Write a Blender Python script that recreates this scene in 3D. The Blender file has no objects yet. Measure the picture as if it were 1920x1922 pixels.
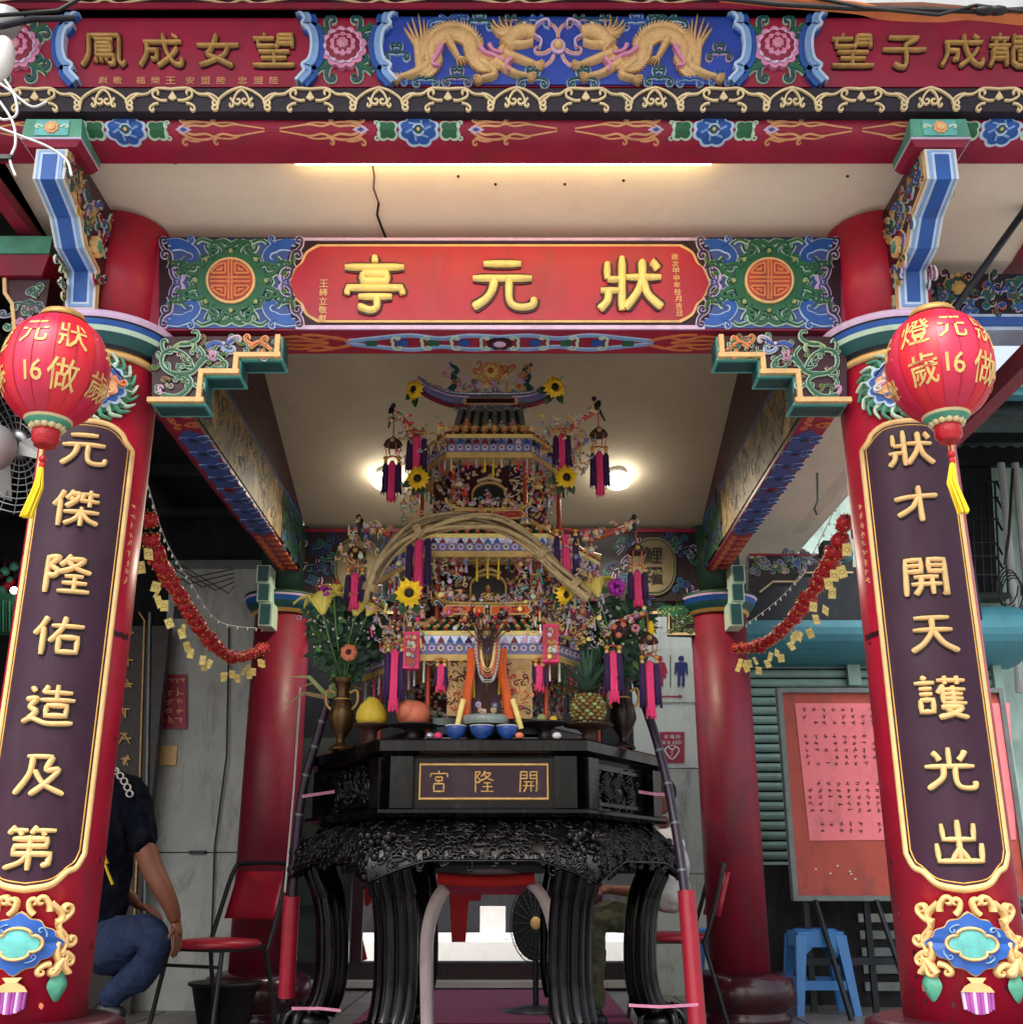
import bpy, bmesh, math, random
from mathutils import Vector, Matrix
random.seed(7)
R = math.radians
SC = bpy.context.scene
COL = SC.collection
# ------------------------------------------------------------------ camera
FPX = 2050.0; PITCH = R(18.6); ZC = 0.75
cam_d = bpy.data.cameras.new('camera'); cam = bpy.data.objects.new('camera', cam_d); COL.objects.link(cam)
cam_d.sensor_width = 36; cam_d.lens = 36*FPX/1922; cam_d.clip_start = .05; cam_d.clip_end = 500
cam.location = (0, 0, ZC); cam.rotation_euler = (math.pi/2+PITCH, 0, 0)
SC.camera = cam
# ------------------------------------------------------------------ world, sun, exposure
SUN_EL, SUN_AZ = R(52), R(200)      # azimuth measured clockwise from +Y: behind the camera, a little to its left
w = bpy.data.worlds.new('World'); SC.world = w; w.use_nodes = True
nt = w.node_tree; nt.nodes.clear()
sky = nt.nodes.new('ShaderNodeTexSky'); sky.sky_type = 'NISHITA'; sky.sun_disc = False
sky.sun_elevation = SUN_EL; sky.sun_rotation = SUN_AZ; sky.dust_density = 4; sky.air_density = 1.4; sky.ozone_density = .6
hs = nt.nodes.new('ShaderNodeHueSaturation'); hs.inputs['Saturation'].default_value = .5
bg = nt.nodes.new('ShaderNodeBackground'); bg.inputs[1].default_value = .15
ow = nt.nodes.new('ShaderNodeOutputWorld')
nt.links.new(sky.outputs[0], hs.inputs['Color']); nt.links.new(hs.outputs[0], bg.inputs[0]); nt.links.new(bg.outputs[0], ow.inputs[0])
sd = bpy.data.lights.new('sun', 'SUN'); sd.energy = 1.1; sd.angle = R(25); sd.color = (1, .97, .94)
sun = bpy.data.objects.new('sun', sd); COL.objects.link(sun); sun.location = (0, -5, 12)
_dv = Vector((math.sin(SUN_AZ)*math.cos(SUN_EL), math.cos(SUN_AZ)*math.cos(SUN_EL), math.sin(SUN_EL)))
sun.rotation_euler = _dv.to_track_quat('Z', 'Y').to_euler()
SC.view_settings.view_transform = 'Standard'; SC.view_settings.look = 'None'
SC.view_settings.exposure = 1.0; SC.view_settings.gamma = 1
SC.view_settings.use_curve_mapping = False

# ------------------------------------------------------------------ image ray -> place in the world
CT, ST = math.cos(PITCH), math.sin(PITCH)
def ray(px, py):
    x = (px-960)/FPX; y = (961-py)/FPX
    return x, CT-ST*y, ST+CT*y
def at(px, py, Y):
    x, f, u = ray(px, py); return Vector((x/f*Y, Y, ZC+u/f*Y))
def zr(py, Y): return at(960, py, Y).z
def xr(px, py, Y): return at(px, py, Y).x

# ------------------------------------------------------------------ materials
def lin(h):
    h = h.lstrip('#'); out = []
    for i in (0, 2, 4):
        c = int(h[i:i+2], 16)/255; out.append(c/12.92 if c < .04045 else ((c+.055)/1.055)**2.4)
    return out
MATS = {}; DIRT = .38
def M(name):
    if name in MATS: return MATS[name]
    hx, rough, metal, var, bump, scale = PAL[name]
    m = bpy.data.materials.new(name); m.use_nodes = True; t = m.node_tree; b = t.nodes['Principled BSDF']
    c = lin(hx)
    tc = t.nodes.new('ShaderNodeTexCoord')
    n = t.nodes.new('ShaderNodeTexNoise'); n.inputs['Scale'].default_value = scale; n.inputs['Detail'].default_value = 6
    n.inputs['Roughness'].default_value = .62
    t.links.new(tc.outputs['Object'], n.inputs['Vector'])
    cr_ = t.nodes.new('ShaderNodeValToRGB')
    cr_.color_ramp.elements[0].position = .28; cr_.color_ramp.elements[1].position = .72
    cr_.color_ramp.elements[0].color = [max(0, v*(1-var)) for v in c]+[1]
    cr_.color_ramp.elements[1].color = [min(1, v*(1+var*.6)) for v in c]+[1]
    t.links.new(n.outputs['Fac'], cr_.inputs[0])
    n3 = t.nodes.new('ShaderNodeTexNoise'); n3.inputs['Scale'].default_value = 2.2; n3.inputs['Detail'].default_value = 9; n3.inputs['Roughness'].default_value = .75; n3.inputs['Distortion'].default_value = .6
    mp3 = t.nodes.new('ShaderNodeMapping'); mp3.inputs['Scale'].default_value = (3.2, 3.2, 1.0); t.links.new(tc.outputs['Object'], mp3.inputs[0]); t.links.new(mp3.outputs[0], n3.inputs['Vector'])
    r3 = t.nodes.new('ShaderNodeValToRGB'); r3.color_ramp.elements[0].position = .50; r3.color_ramp.elements[1].position = .74; r3.color_ramp.elements[1].color = ((.10,)*3 if name in ('cream', 'inner_cream', 'white', 'bright_white', 'lily', 'petal_yellow', 'card_yellow', 'lantern_red', 'lantern_pink', 'skin') else (.72,)*3 if name in ('red', 'red_back', 'off_white', 'wall_white', 'mint_wall', 'board_red') else (DIRT,)*3)+(1,); r3.color_ramp.elements[0].color = (0, 0, 0, 1)
    t.links.new(n3.outputs['Fac'], r3.inputs[0])
    mx = t.nodes.new('ShaderNodeMix'); mx.data_type = 'RGBA'; mx.inputs['B'].default_value = (.055, .045, .045, 1)
    t.links.new(r3.outputs[0], mx.inputs['Factor']); t.links.new(cr_.outputs[0], mx.inputs['A']); t.links.new(mx.outputs['Result'], b.inputs['Base Color'])
    n2 = t.nodes.new('ShaderNodeTexNoise'); n2.inputs['Scale'].default_value = scale*3.1; n2.inputs['Detail'].default_value = 4
    t.links.new(tc.outputs['Object'], n2.inputs['Vector'])
    mr = t.nodes.new('ShaderNodeMapRange'); mr.inputs[3].default_value = max(.02, rough-.1); mr.inputs[4].default_value = min(1, rough+.14)
    t.links.new(n2.outputs['Fac'], mr.inputs[0]); t.links.new(mr.outputs[0], b.inputs['Roughness'])
    b.inputs['Metallic'].default_value = metal
    b.inputs['Specular IOR Level'].default_value = {'navy': .08, 'jeans': .1, 'lacquer': .22, 'carved_black': .35, 'black_panel': .3, 'aubergine': .3, 'panel_aubergine': .3, 'dark_maroon': .35, 'red': .42}.get(name, .5)
    if bump:
        bp = t.nodes.new('ShaderNodeBump'); bp.inputs['Strength'].default_value = bump; bp.inputs['Distance'].default_value = .004
        t.links.new(n2.outputs['Fac'], bp.inputs['Height']); t.links.new(bp.outputs[0], b.inputs['Normal'])
    MATS[name] = m; return m
# name: (colour, roughness, metallic, colour variation, bump, noise scale)
PAL = {
 'faded_gold': ('7A6E50', .6, .1, .3, .2, 20), 'card_yellow': ('F0E08A', .6, 0, .1, .1, 20), 'bright_white': ('F2EFEA', .6, 0, .04, .05, 10), 'paper_blue': ('8084B4', .6, 0, .25, .2, 40), 'paper_tan': ('B08C5C', .6, 0, .3, .3, 40),
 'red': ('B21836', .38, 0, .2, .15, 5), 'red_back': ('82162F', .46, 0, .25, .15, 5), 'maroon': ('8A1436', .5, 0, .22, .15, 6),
 'beam_red': ('9C183C', .5, 0, .25, .2, 6), 'sign_red': ('AC1030', .42, 0, .12, .08, 5), 'aubergine': ('36172C', .4, 0, .25, .12, 6),
 'dark_maroon': ('3A1220', .4, 0, .3, .2, 8), 'gold': ('D2A04A', .38, .45, .22, .3, 30), 'gold_paint': ('E6BC7E', .5, .05, .14, .2, 24),
 'leaf_gold': ('F6DC82', .42, .08, .1, .2, 30), 'antique_gold': ('C29A58', .45, .2, .3, .3, 30), 'dragon_gold': ('E0B880', .6, .05, .2, .4, 90),
 'cream': ('EFE2CE', .8, 0, .07, .1, 3), 'inner_cream': ('D6C8AC', .85, 0, .08, .1, 2.5), 'blue': ('1C55A8', .45, 0, .2, .15, 14), 'royal': ('2446AC', .5, 0, .18, .15, 12),
 'slate_blue': ('3D5598', .55, 0, .15, .15, 12), 'sky_blue': ('7FA8DC', .5, 0, .18, .15, 16), 'pale_blue': ('BDD4F0', .5, 0, .12, .1, 16),
 'teal': ('175052', .45, 0, .25, .15, 14), 'turquoise': ('5FB5B0', .45, 0, .3, .15, 14), 'shutter_teal': ('90B2AA', .5, .05, .12, .1, 8),
 'box_teal': ('428494', .5, .05, .14, .1, 4), 'jade': ('4F9A80', .5, 0, .3, .2, 14), 'green': ('1F6442', .5, 0, .25, .15, 14), 'dark_green': ('143C2C', .55, 0, .3, .2, 14),
 'mint': ('C3DEC8', .55, 0, .12, .1, 20), 'olive': ('9AA868', .6, 0, .2, .1, 20), 'lilac': ('D6BADD', .55, 0, .12, .1, 20), 'pink': ('D98CB0', .5, 0, .2, .15, 20),
 'hot_pink': ('F0407C', .75, 0, .12, .3, 40), 'magenta': ('B02AA8', .6, 0, .25, .2, 30), 'purple': ('35194F', .75, 0, .2, .3, 40), 'violet_petal': ('A04A9A', .5, 0, .25, .2, 16),
 'orange': ('D87A48', .55, 0, .16, .1, 20), 'cloth_orange': ('EE6420', .75, 0, .12, .2, 20), 'flame': ('E0A272', .55, 0, .2, .15, 20), 'white': ('D8D4D0', .6, 0, .1, .1, 10),
 'off_white': ('B4B6B4', .6, 0, .18, .12, 3), 'wall_white': ('AEB6B0', .45, 0, .1, .1, 3), 'grey_wall': ('7E8484', .7, 0, .2, .2, 3), 'mint_wall': ('A6BFB6', .75, 0, .3, .3, 3),
 'lacquer': ('040307', .16, 0, .4, .04, 10), 'black': ('0A0B0F', .5, 0, .4, .2, 20), 'carved_black': ('07060A', .25, 0, .4, .25, 60), 'unlit_black': ('0C0D14', .8, 0, .4, .3, 5),
 'dark_wood': ('23161A', .45, 0, .4, .3, 14), 'black_panel': ('241E2A', .5, 0, .25, .1, 14), 'dark_blue_panel': ('1A2340', .5, 0, .25, .1, 14), 'panel_aubergine': ('2C1020', .5, 0, .25, .1, 14),
 'scroll_gold': ('DCC698', .5, .05, .15, .1, 30), 'steel': ('9A9C9E', .3, .9, .15, .1, 12), 'backlit_pink': ('E4CCCC', .35, 0, .12, .1, 8), 'grey_metal': ('6C7474', .45, .5, .2, .2, 10),
 'dark_metal': ('20242A', .4, .5, .3, .2, 12), 'pale_metal': ('A6A8A8', .5, .2, .15, .2, 4), 'lantern_red': ('D21A30', .42, 0, .1, .1, 12), 'lantern_pink': ('C62448', .38, 0, .14, .1, 12),
 'lantern_stripe': ('B01430', .42, 0, .1, .1, 12), 'paint_gold': ('DDB96E', .5, .05, .18, .2, 30), 'garland_red': ('B40D1E', .35, 0, .25, .6, 60), 'yellow': ('F0D020', .7, 0, .12, .2, 20),
 'petal_yellow': ('F4C81A', .6, 0, .14, .2, 40), 'lily': ('F4E272', .5, 0, .1, .1, 16), 'pomelo': ('E8C63A', .5, 0, .14, .8, 70), 'peach': ('D87858', .6, 0, .22, .3, 14),
 'brown': ('3A1E14', .6, 0, .3, .4, 20), 'rattan': ('A89066', .7, 0, .35, .7, 40), 'rattan_dark': ('6E5C40', .75, 0, .35, .7, 40), 'leaf': ('1E4A2A', .5, 0, .35, .2, 20),
 'leaf_light': ('5B8A46', .5, 0, .3, .2, 20), 'pine_leaf': ('4A6A58', .5, 0, .35, .2, 20), 'pine_skin': ('8A6A32', .6, 0, .4, .6, 40), 'bronze': ('5E4426', .35, .7, .4, .4, 20), 'dark_bronze': ('2A1C1A', .3, .5, .4, .4, 20),
 'navy': ('070B18', .85, 0, .3, .3, 30), 'jeans': ('28344F', .9, 0, .3, .6, 60), 'skin': ('75432F', .55, 0, .15, .2, 30), 'hair': ('0E0B0B', .6, 0, .3, .5, 60), 'camo': ('4B4A32', .9, 0, .6, .3, 30),
 'shirt_white': ('C8C8C8', .85, 0, .1, .2, 30), 'vinyl_red': ('A01A30', .35, 0, .15, .15, 10), 'stool_blue': ('2F74B4', .38, 0, .08, .05, 10), 'board_red': ('B04A3C', .6, 0, .15, .2, 8), 'paper_pink': ('F08088', .7, 0, .06, .1, 4),
 'ink': ('5A1A30', .7, 0, .2, 0, 20), 'dark_ink': ('1A1214', .7, 0, .2, 0, 20), 'sign_white': ('C9D2CC', .5, 0, .05, .05, 4), 'sign_blue': ('20306C', .5, 0, .05, 0, 10), 'sign_crimson': ('A02044', .5, 0, .08, 0, 10),
 'cup_blue': ('26509C', .3, 0, .45, .1, 40), 'glass': ('8E9A94', .12, 0, .2, .1, 10), 'floor_tile': ('6E6A66', .35, 0, .25, .15, 3), 'carpet': ('6A2348', .9, 0, .25, .4, 10), 'pavement': ('A3A19C', .85, 0, .15, .3, 2), 'marble': ('A7A6A2', .4, 0, .2, .1, 4),
 'cloth_red': ('D02428', .8, 0, .15, .3, 10), 'wall_green': ('3E463C', .8, 0, .4, .4, 6), 'wine_base': ('3A101C', .2, 0, .3, .2, 6), 'cane': ('2B1C30', .35, 0, .4, .3, 14),
 'wire': ('C9C9C9', .5, 0, .05, 0, 10), 'black_wire': ('0C0C0E', .5, 0, .05, 0, 10), 'corrugated': ('6E767A', .5, .3, .2, .1, 8), 'silver_foil': ('B9BCCC', .25, .7, .25, .5, 50), 'tile_orange': ('C24A2C', .4, 0, .2, .1, 30),
}
# ------------------------------------------------------------------ mesh builder
class MB:
    def __init__(s): s.v = []; s.f = []; s.m = []; s.ms = []; s.j = 0; s.sm = []
    def mi(s, mat):
        if mat not in s.ms: s.ms.append(mat)
        return s.ms.index(mat)
    def add(s, vs, fs, mat, smooth=False):
        b = len(s.v); k = s.mi(mat); s.v.extend([tuple(v) for v in vs])
        for f in fs: s.f.append([i+b for i in f]); s.m.append(k); s.sm.append(smooth)
    def jit(s):
        s.j = (s.j+1) % 41; return s.j*3e-5
    def box(s, c, d, mat, rot=None):
        c = Vector(c); hx, hy, hz = d[0]/2, d[1]/2, d[2]/2; vs = []
        for z in (-hz, hz):
            for y in (-hy, hy):
                for x in (-hx, hx):
                    p = Vector((x, y, z)); p = (rot @ p) if rot else p; vs.append(c+p)
        s.add(vs, [(0, 2, 3, 1), (4, 5, 7, 6), (0, 1, 5, 4), (2, 6, 7, 3), (0, 4, 6, 2), (1, 3, 7, 5)], mat)
    def prism(s, bot, top, mat, side=None):      # two rings of 3-D points
        n = len(bot); s.add(list(bot)+list(top), [tuple(range(n))[::-1], tuple(range(n, 2*n))], mat)
        s.add(list(bot)+list(top), [(i, (i+1) % n, n+(i+1) % n, n+i) for i in range(n)], side or mat)
    def lathe(s, prof, mat, c=(0, 0, 0), n=32, smooth=True, a0=0, caps=True, squash=(1, 1)):
        vs = []; c = Vector(c); cm = mat if callable(mat) else None
        for r, z in prof:
            for i in range(n):
                a = a0+i/n*2*math.pi; vs.append(c+Vector((r*math.cos(a)*squash[0], r*math.sin(a)*squash[1], z)))
        for k in range(len(prof)-1):
            b = len(s.v) if False else 0
            fs = [(k*n+i, k*n+(i+1) % n, (k+1)*n+(i+1) % n, (k+1)*n+i) for i in range(n)]
            if k == 0: base = len(s.v); s.v.extend([tuple(v) for v in vs])
            kk = s.mi(cm(k) if cm else mat)
            for f in fs: s.f.append([i+base for i in f]); s.m.append(kk); s.sm.append(smooth)
        if caps:
            kk = s.mi(cm(0) if cm else mat); s.f.append([base+i for i in range(n)][::-1]); s.m.append(kk); s.sm.append(False)
            kk = s.mi(cm(len(prof)-2) if cm else mat); s.f.append([base+(len(prof)-1)*n+i for i in range(n)]); s.m.append(kk); s.sm.append(False)
    def tube(s, pts, r, mat, n=6, smooth=True, caps=True, flat=1.0):
        pts = [Vector(p) for p in pts]; k = len(pts); vs = []; up = None
        for i, p in enumerate(pts):
            t = (pts[min(i+1, k-1)]-pts[max(i-1, 0)])
            t = t.normalized() if t.length > 1e-9 else Vector((0, 0, 1))
            if up is None: up = Vector((0, 0, 1)) if abs(t.z) < .9 else Vector((0, 1, 0))
            a = up-t*up.dot(t); a = a.normalized() if a.length > 1e-6 else t.orthogonal().normalized(); up = a
            b = t.cross(a); rr = r(i/(k-1)) if callable(r) else r
            for q in range(n):
                an = q/n*2*math.pi; vs.append(p+a*math.cos(an)*rr+b*math.sin(an)*rr*flat)
        fs = [(i*n+q, i*n+(q+1) % n, (i+1)*n+(q+1) % n, (i+1)*n+q) for i in range(k-1) for q in range(n)]
        s.add(vs, fs, mat, smooth)
        if caps: s.add(vs[:n]+vs[-n:], [tuple(range(n))[::-1], tuple(range(n, 2*n))], mat)
    def ball(s, c, r, mat, nu=10, nv=7, rot=None):
        c = Vector(c); r = (r, r, r) if not isinstance(r, (tuple, list)) else r; vs = []
        for j in range(nv+1):
            ph = math.pi*j/nv
            for i in range(nu):
                a = 2*math.pi*i/nu; p = Vector((r[0]*math.sin(ph)*math.cos(a), r[1]*math.sin(ph)*math.sin(a), r[2]*math.cos(ph)))
                vs.append(c+((rot @ p) if rot else p))
        s.add(vs, [(j*nu+i, (j+1)*nu+i, (j+1)*nu+(i+1) % nu, j*nu+(i+1) % nu) for j in range(nv) for i in range(nu)], mat, True)
    # ---- shapes laid on a mapped surface mp(u, v, w)
    def ribbon(s, mp, pts, w, h, mat, rnd=False, closed=False, taper=None, base=0.0):
        k = len(pts)
        if k < 2: return
        h = h+s.jit(); n = 5 if rnd else 4
        off = (-1, -.72, 0, .72, 1) if rnd else (-1, -1, 1, 1); hh = (base, h*.72+base*.28, h, h*.72+base*.28, base) if rnd else (base, h, h, base)
        vs = []
        for i, p in enumerate(pts):
            if closed: a, b = pts[i-1], pts[(i+1) % k]
            else: a, b = pts[max(i-1, 0)], pts[min(i+1, k-1)]
            dx, dy = b[0]-a[0], b[1]-a[1]; L = math.hypot(dx, dy) or 1; nx, ny = -dy/L, dx/L
            t = i/(k-1); ww = (w(t) if callable(w) else w)/2
            if taper: ww *= min(1, taper[0]+(1-taper[0])*t*k/3 if taper[0] < 1 else 1)*min(1, taper[1]+(1-taper[1])*(1-t)*k/3 if taper[1] < 1 else 1)
            for o, z in zip(off, hh): vs.append(mp(p[0]+nx*ww*o, p[1]+ny*ww*o, z))
        m = k if closed else k-1
        fs = [(i*n+q, i*n+q+1, ((i+1) % k)*n+q+1, ((i+1) % k)*n+q) for i in range(m) for q in range(n-1)]
        s.add(vs, fs, mat, rnd)
        if not closed: s.add(vs[:n]+vs[-n:], [tuple(range(n)), tuple(range(n, 2*n))[::-1]], mat)
    def poly(s, mp, pts, h, mat, base=0.0, side=None):
        h = h+s.jit(); n = len(pts)
        s.add([mp(p[0], p[1], h) for p in pts], [tuple(range(n))], mat)
        s.add([mp(p[0], p[1], base) for p in pts]+[mp(p[0], p[1], h) for p in pts], [(i, (i+1) % n, n+(i+1) % n, n+i) for i in range(n)], side or mat)
    def build(s, name, parent=None, loc=None):
        me = bpy.data.meshes.new(name); me.from_pydata(s.v, [], s.f)
        for m in s.ms: me.materials.append(M(m) if isinstance(m, str) else m)
        me.polygons.foreach_set('material_index', s.m); me.polygons.foreach_set('use_smooth', s.sm); me.update()
        bm = bmesh.new(); bm.from_mesh(me); bmesh.ops.recalc_face_normals(bm, faces=bm.faces); bm.to_mesh(me); bm.free()
        o = bpy.data.objects.new(name, me); COL.objects.link(o)
        if loc is not None:
            L = Vector(loc); me.transform(Matrix.Translation(-L)); o.location = L
        if parent is not None:
            o.parent = parent; o.location = o.location-parent_loc(parent)
        return o
def parent_loc(p):
    L = Vector(p.location)
    while p.parent: p = p.parent; L = L+Vector(p.location)
    return L
def tag(o, label=None, cat=None, group=None, kind=None):
    if label: o['label'] = label
    if cat: o['category'] = cat
    if group: o['group'] = group
    if kind: o['kind'] = kind
    return o
def thing(name, loc, label, cat, group=None):
    o = bpy.data.objects.new(name, None); o.empty_display_size = .1; COL.objects.link(o); o.location = loc
    return tag(o, label, cat, group)
def structure(mb, name, label=None):
    o = mb.build(name); o['kind'] = 'structure'
    if label: o['label'] = label
    return o
def copy_thing(root, loc, label, group=None):     # a copy of a thing with copies of its parts and sub-parts
    r = root.copy(); COL.objects.link(r); r.location = loc; r['label'] = label
    if group: r['group'] = group; root['group'] = group
    for ch in list(root.children):
        c = ch.copy(); COL.objects.link(c); c.parent = r
        for g in list(ch.children):
            d = g.copy(); COL.objects.link(d); d.parent = c
    return r
# ------------------------------------------------------------------ maps
def pxmap(Y, mir=None):                    # a wall facing the viewer at distance Y, measured in photograph units
    if mir: return lambda u, v, w: at(mir-u, v, Y)-Vector((0, w, 0))
    return lambda u, v, w: at(u, v, Y)-Vector((0, w, 0))
def plmap(o, U, V):
    o = Vector(o); U = Vector(U); V = Vector(V); N = U.cross(V).normalized()
    return lambda u, v, w: o+U*u+V*v+N*w
def cylmap(cx, cy, rad, a0, z0):
    return lambda u, v, w: Vector((cx+(rad+w)*math.sin(a0+u/rad), cy-(rad+w)*math.cos(a0+u/rad), z0+v))
# ------------------------------------------------------------------ curves
def cr(pts, n=6, closed=False):
    out = []; k = len(pts)
    rng = range(k) if closed else range(k-1)
    for i in rng:
        p0 = pts[(i-1) % k] if closed else pts[max(i-1, 0)]; p1 = pts[i]; p2 = pts[(i+1) % k]; p3 = pts[(i+2) % k] if closed else pts[min(i+2, k-1)]
        for j in range(n):
            t = j/n; t2 = t*t; t3 = t2*t
            out.append(tuple(.5*((2*p1[d])+(-p0[d]+p2[d])*t+(2*p0[d]-5*p1[d]+4*p2[d]-p3[d])*t2+(-p0[d]+3*p1[d]-3*p2[d]+p3[d])*t3) for d in range(len(p1))))
    if not closed: out.append(tuple(pts[-1]))
    return out
def hook(x, y, ang, L, curl=1, turns=1.15, bend=.0, n=18):
    r = L*.27; cx, cy = L*.64, curl*r; pts = []
    for i in range(5): t = i/5; pts.append((t*L*.64, -curl*math.sin(t*math.pi)*L*(.07+bend)))
    for i in range(n+1):
        t = i/n; a = -curl*math.pi/2+curl*t*turns*2*math.pi; rr = r*(1-.78*t); pts.append((cx+rr*math.cos(a), cy+rr*math.sin(a)))
    c, s_ = math.cos(ang), math.sin(ang)
    return [(x+c*p[0]-s_*p[1], y+s_*p[0]+c*p[1]) for p in pts]
def circ(x, y, r, n=24, ry=None, a0=0):
    return [(x+r*math.cos(a0+i/n*2*math.pi), y+(ry or r)*math.sin(a0+i/n*2*math.pi)) for i in range(n)]
def orn(mb, mp, pts, w, mat, line=None, h=.004, lw=None, taper=True):
    wf = (lambda t: w*(1-.55*t)) if taper else (lambda t: w)
    if line:
        lw = lw or w*.45; mb.ribbon(mp, pts, lambda t: wf(t)+2*lw, h*.6, line)
    mb.ribbon(mp, pts, wf, h, mat)
def scroll(mb, mp, x, y, ang, L, curl, w, mat, line='mint', h=.004): orn(mb, mp, hook(x, y, ang, L, curl), w, mat, line, h)
def cloud(mb, mp, x, y, s, mat='sky_blue', line='white', h=.004, flip=1):
    for a, l, c in ((0, 1, 1), (math.pi, 1, -1), (R(-50), .8, -1), (R(230), .8, 1)):
        scroll(mb, mp, x, y, a if flip > 0 else -a, s*l, c*flip, s*.12, mat, line, h)
def petal_disc(mb, mp, x, y, r, n, mat, h, amp=.16, sy=1.0):
    pts = []
    for i in range(n*6):
        a = i/(n*6)*2*math.pi; rr = r*(1-amp+amp*abs(math.sin(a*n/2))); pts.append((x+rr*math.cos(a), y+rr*math.sin(a)*sy))
    c = (x, y); m = len(pts); hh = h+mb.jit()
    mb.add([mp(p[0], p[1], hh) for p in pts]+[mp(x, y, hh*1.25)], [(i, (i+1) % m, m) for i in range(m)], mat)
    mb.add([mp(p[0], p[1], 0) for p in pts]+[mp(p[0], p[1], hh) for p in pts], [(i, (i+1) % m, m+(i+1) % m, m+i) for i in range(m)], mat)
# ------------------------------------------------------------------ brush characters, strokes on a 100 x 100 grid ('~' = curved)
def S(t):
    out = []
    for st in t.split('/'):
        st = st.strip(); cv = st.startswith('~'); st = st.lstrip('~')
        p = [tuple(float(q) for q in a.split(',')) for a in st.split()]
        out.append((cv, p))
    return out
BOX = lambda a, b, c, d: f'{a},{b} {c},{b} {c},{d} {a},{d} {a},{b}'
CH = {
 '元': S('22,14 78,14/6,40 94,40/~38,42 34,62 24,78 6,92/~60,42 60,74 66,88 80,92 95,88 97,76'),
 '狀': S('38,2 38,98/16,12 16,42/16,42 38,42/6,62 38,62/~18,62 16,80 4,96/44,38 96,38/~68,8 68,40 60,66 42,94/~69,42 78,70 98,92/~82,10 86,14 92,24'),
 '亭': S('50,0 50,12/6,20 94,20/'+BOX(32, 31, 68, 45)+'/8,70 10,57 90,57 92,70/26,73 76,73/~52,73 53,90 44,97 26,90'),
 '才': S('~6,34 30,30 70,28 94,26/~56,2 57,50 58,96/~54,32 40,58 10,78'),
 '傑': S('~24,4 16,24 4,42/18,28 18,98/~44,4 38,16 30,26/~42,13 56,13 50,30 30,46/~40,24 48,32/60,12 94,12/58,30 96,30/78,2 78,46/64,12 62,30/28,60 98,60/63,48 63,98/~62,62 50,80 30,92/~64,62 78,80 98,90'),
 '隆': S('10,4 10,98/~10,8 32,8 18,28 32,42 26,54 12,52/~56,2 48,16 36,28/~52,13 82,13 62,34 34,46/~50,18 70,36 98,46/48,56 84,56/44,73 92,73/68,54 68,94/36,94 98,94'),
 '佑': S('~26,4 16,26 2,46/20,30 20,98/36,26 98,26/~62,4 56,32 34,66/'+BOX(52, 54, 88, 90)),
 '造': S('14,8 22,18/~6,36 26,36 14,54 26,66 12,84/~2,90 20,82 50,94 98,92/~46,4 38,22/38,20 92,20/64,2 64,38/34,38 98,38/'+BOX(46, 51, 84, 75)),
 '及': S('24,8 72,8/~72,8 62,38 84,38 66,66 36,96/~34,10 30,50 6,94/~40,40 60,72 98,94'),
 '第': S('~20,2 8,18/14,11 44,11/28,12 34,22/~60,2 50,18/54,11 94,11/70,12 76,22/18,30 80,30 80,46 22,46 20,63 88,63 86,84 74,90/50,22 50,99/~48,64 34,82 6,94'),
 '開': S('8,98 12,6 42,6 42,36 12,36/12,21 42,21/82,90 90,94 90,6 58,6 58,36 90,36/58,21 90,21/26,51 74,51/20,69 80,69/~40,51 38,76 26,96/62,51 62,96'),
 '天': S('16,12 84,12/12,42 88,42/~50,12 48,46 30,76 6,94/~52,46 70,76 98,94'),
 '護': S('~16,0 24,8/2,15 40,15/10,29 34,29/10,42 34,42/'+BOX(10, 56, 34, 84)+'/44,10 99,10/60,0 60,20/84,0 84,20/~56,22 44,42/54,32 54,64/54,32 98,32/54,43 92,43/54,54 92,54/52,65 98,65/74,24 74,65/~48,75 88,75 72,90 42,99/~58,78 76,92 99,99'),
 '光': S('50,0 50,42/~20,10 28,20 32,30/~82,8 76,20 68,30/4,43 96,43/~38,44 34,70 6,94/~60,44 60,78 70,92 94,92 97,78'),
 '出': S('50,2 50,92/20,10 22,45 78,45 80,10/8,54 10,93 90,93 92,54/50,64 34,92/50,64 66,92'),
 '望': S('28,0 30,10/4,14 50,14/14,14 14,36 50,36/~60,4 58,28 52,42/60,4 90,4 90,42/60,17 90,17/60,29 90,29/16,54 84,54/22,73 78,73/4,94 96,94/50,54 50,94'),
 '女': S('~46,2 34,46 26,60 50,74 84,96/~72,34 60,66 10,94/4,34 96,34'),
 '成': S('12,24 96,24/~18,24 18,60 4,96/20,48 42,48 40,76 30,74/~54,2 62,50 78,84 94,92 97,74/~86,42 70,70 44,96/76,4 88,14'),
 '鳳': S('~16,4 16,60 2,96/16,4 84,4 84,78 92,94 99,82/30,17 70,17/'+BOX(34, 28, 66, 52)+'/34,40 66,40/34,52 34,65 74,65 72,90 62,90/34,74 32,86/46,74 45,86/57,74 58,86'),
 '龍': S('26,0 26,10/6,13 46,13/16,18 20,30/38,18 34,30/2,34 50,34/~12,44 12,70 4,98/12,44 42,44 42,96/12,58 42,58/12,72 42,72/58,2 58,24/58,10 92,10/56,24 94,24 94,40 56,40 56,84 66,95 96,95 98,82/66,53 92,53/66,65 92,65/66,77 92,77'),
 '子': S('16,10 82,10/~82,10 54,32 56,60 54,92 44,98 28,88/2,46 98,46'),
 '宮': S('50,0 50,12/8,30 10,14 90,14 92,30/'+BOX(34, 30, 66, 46)+'/50,46 46,60/'+BOX(26, 60, 74, 94)),
}
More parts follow.
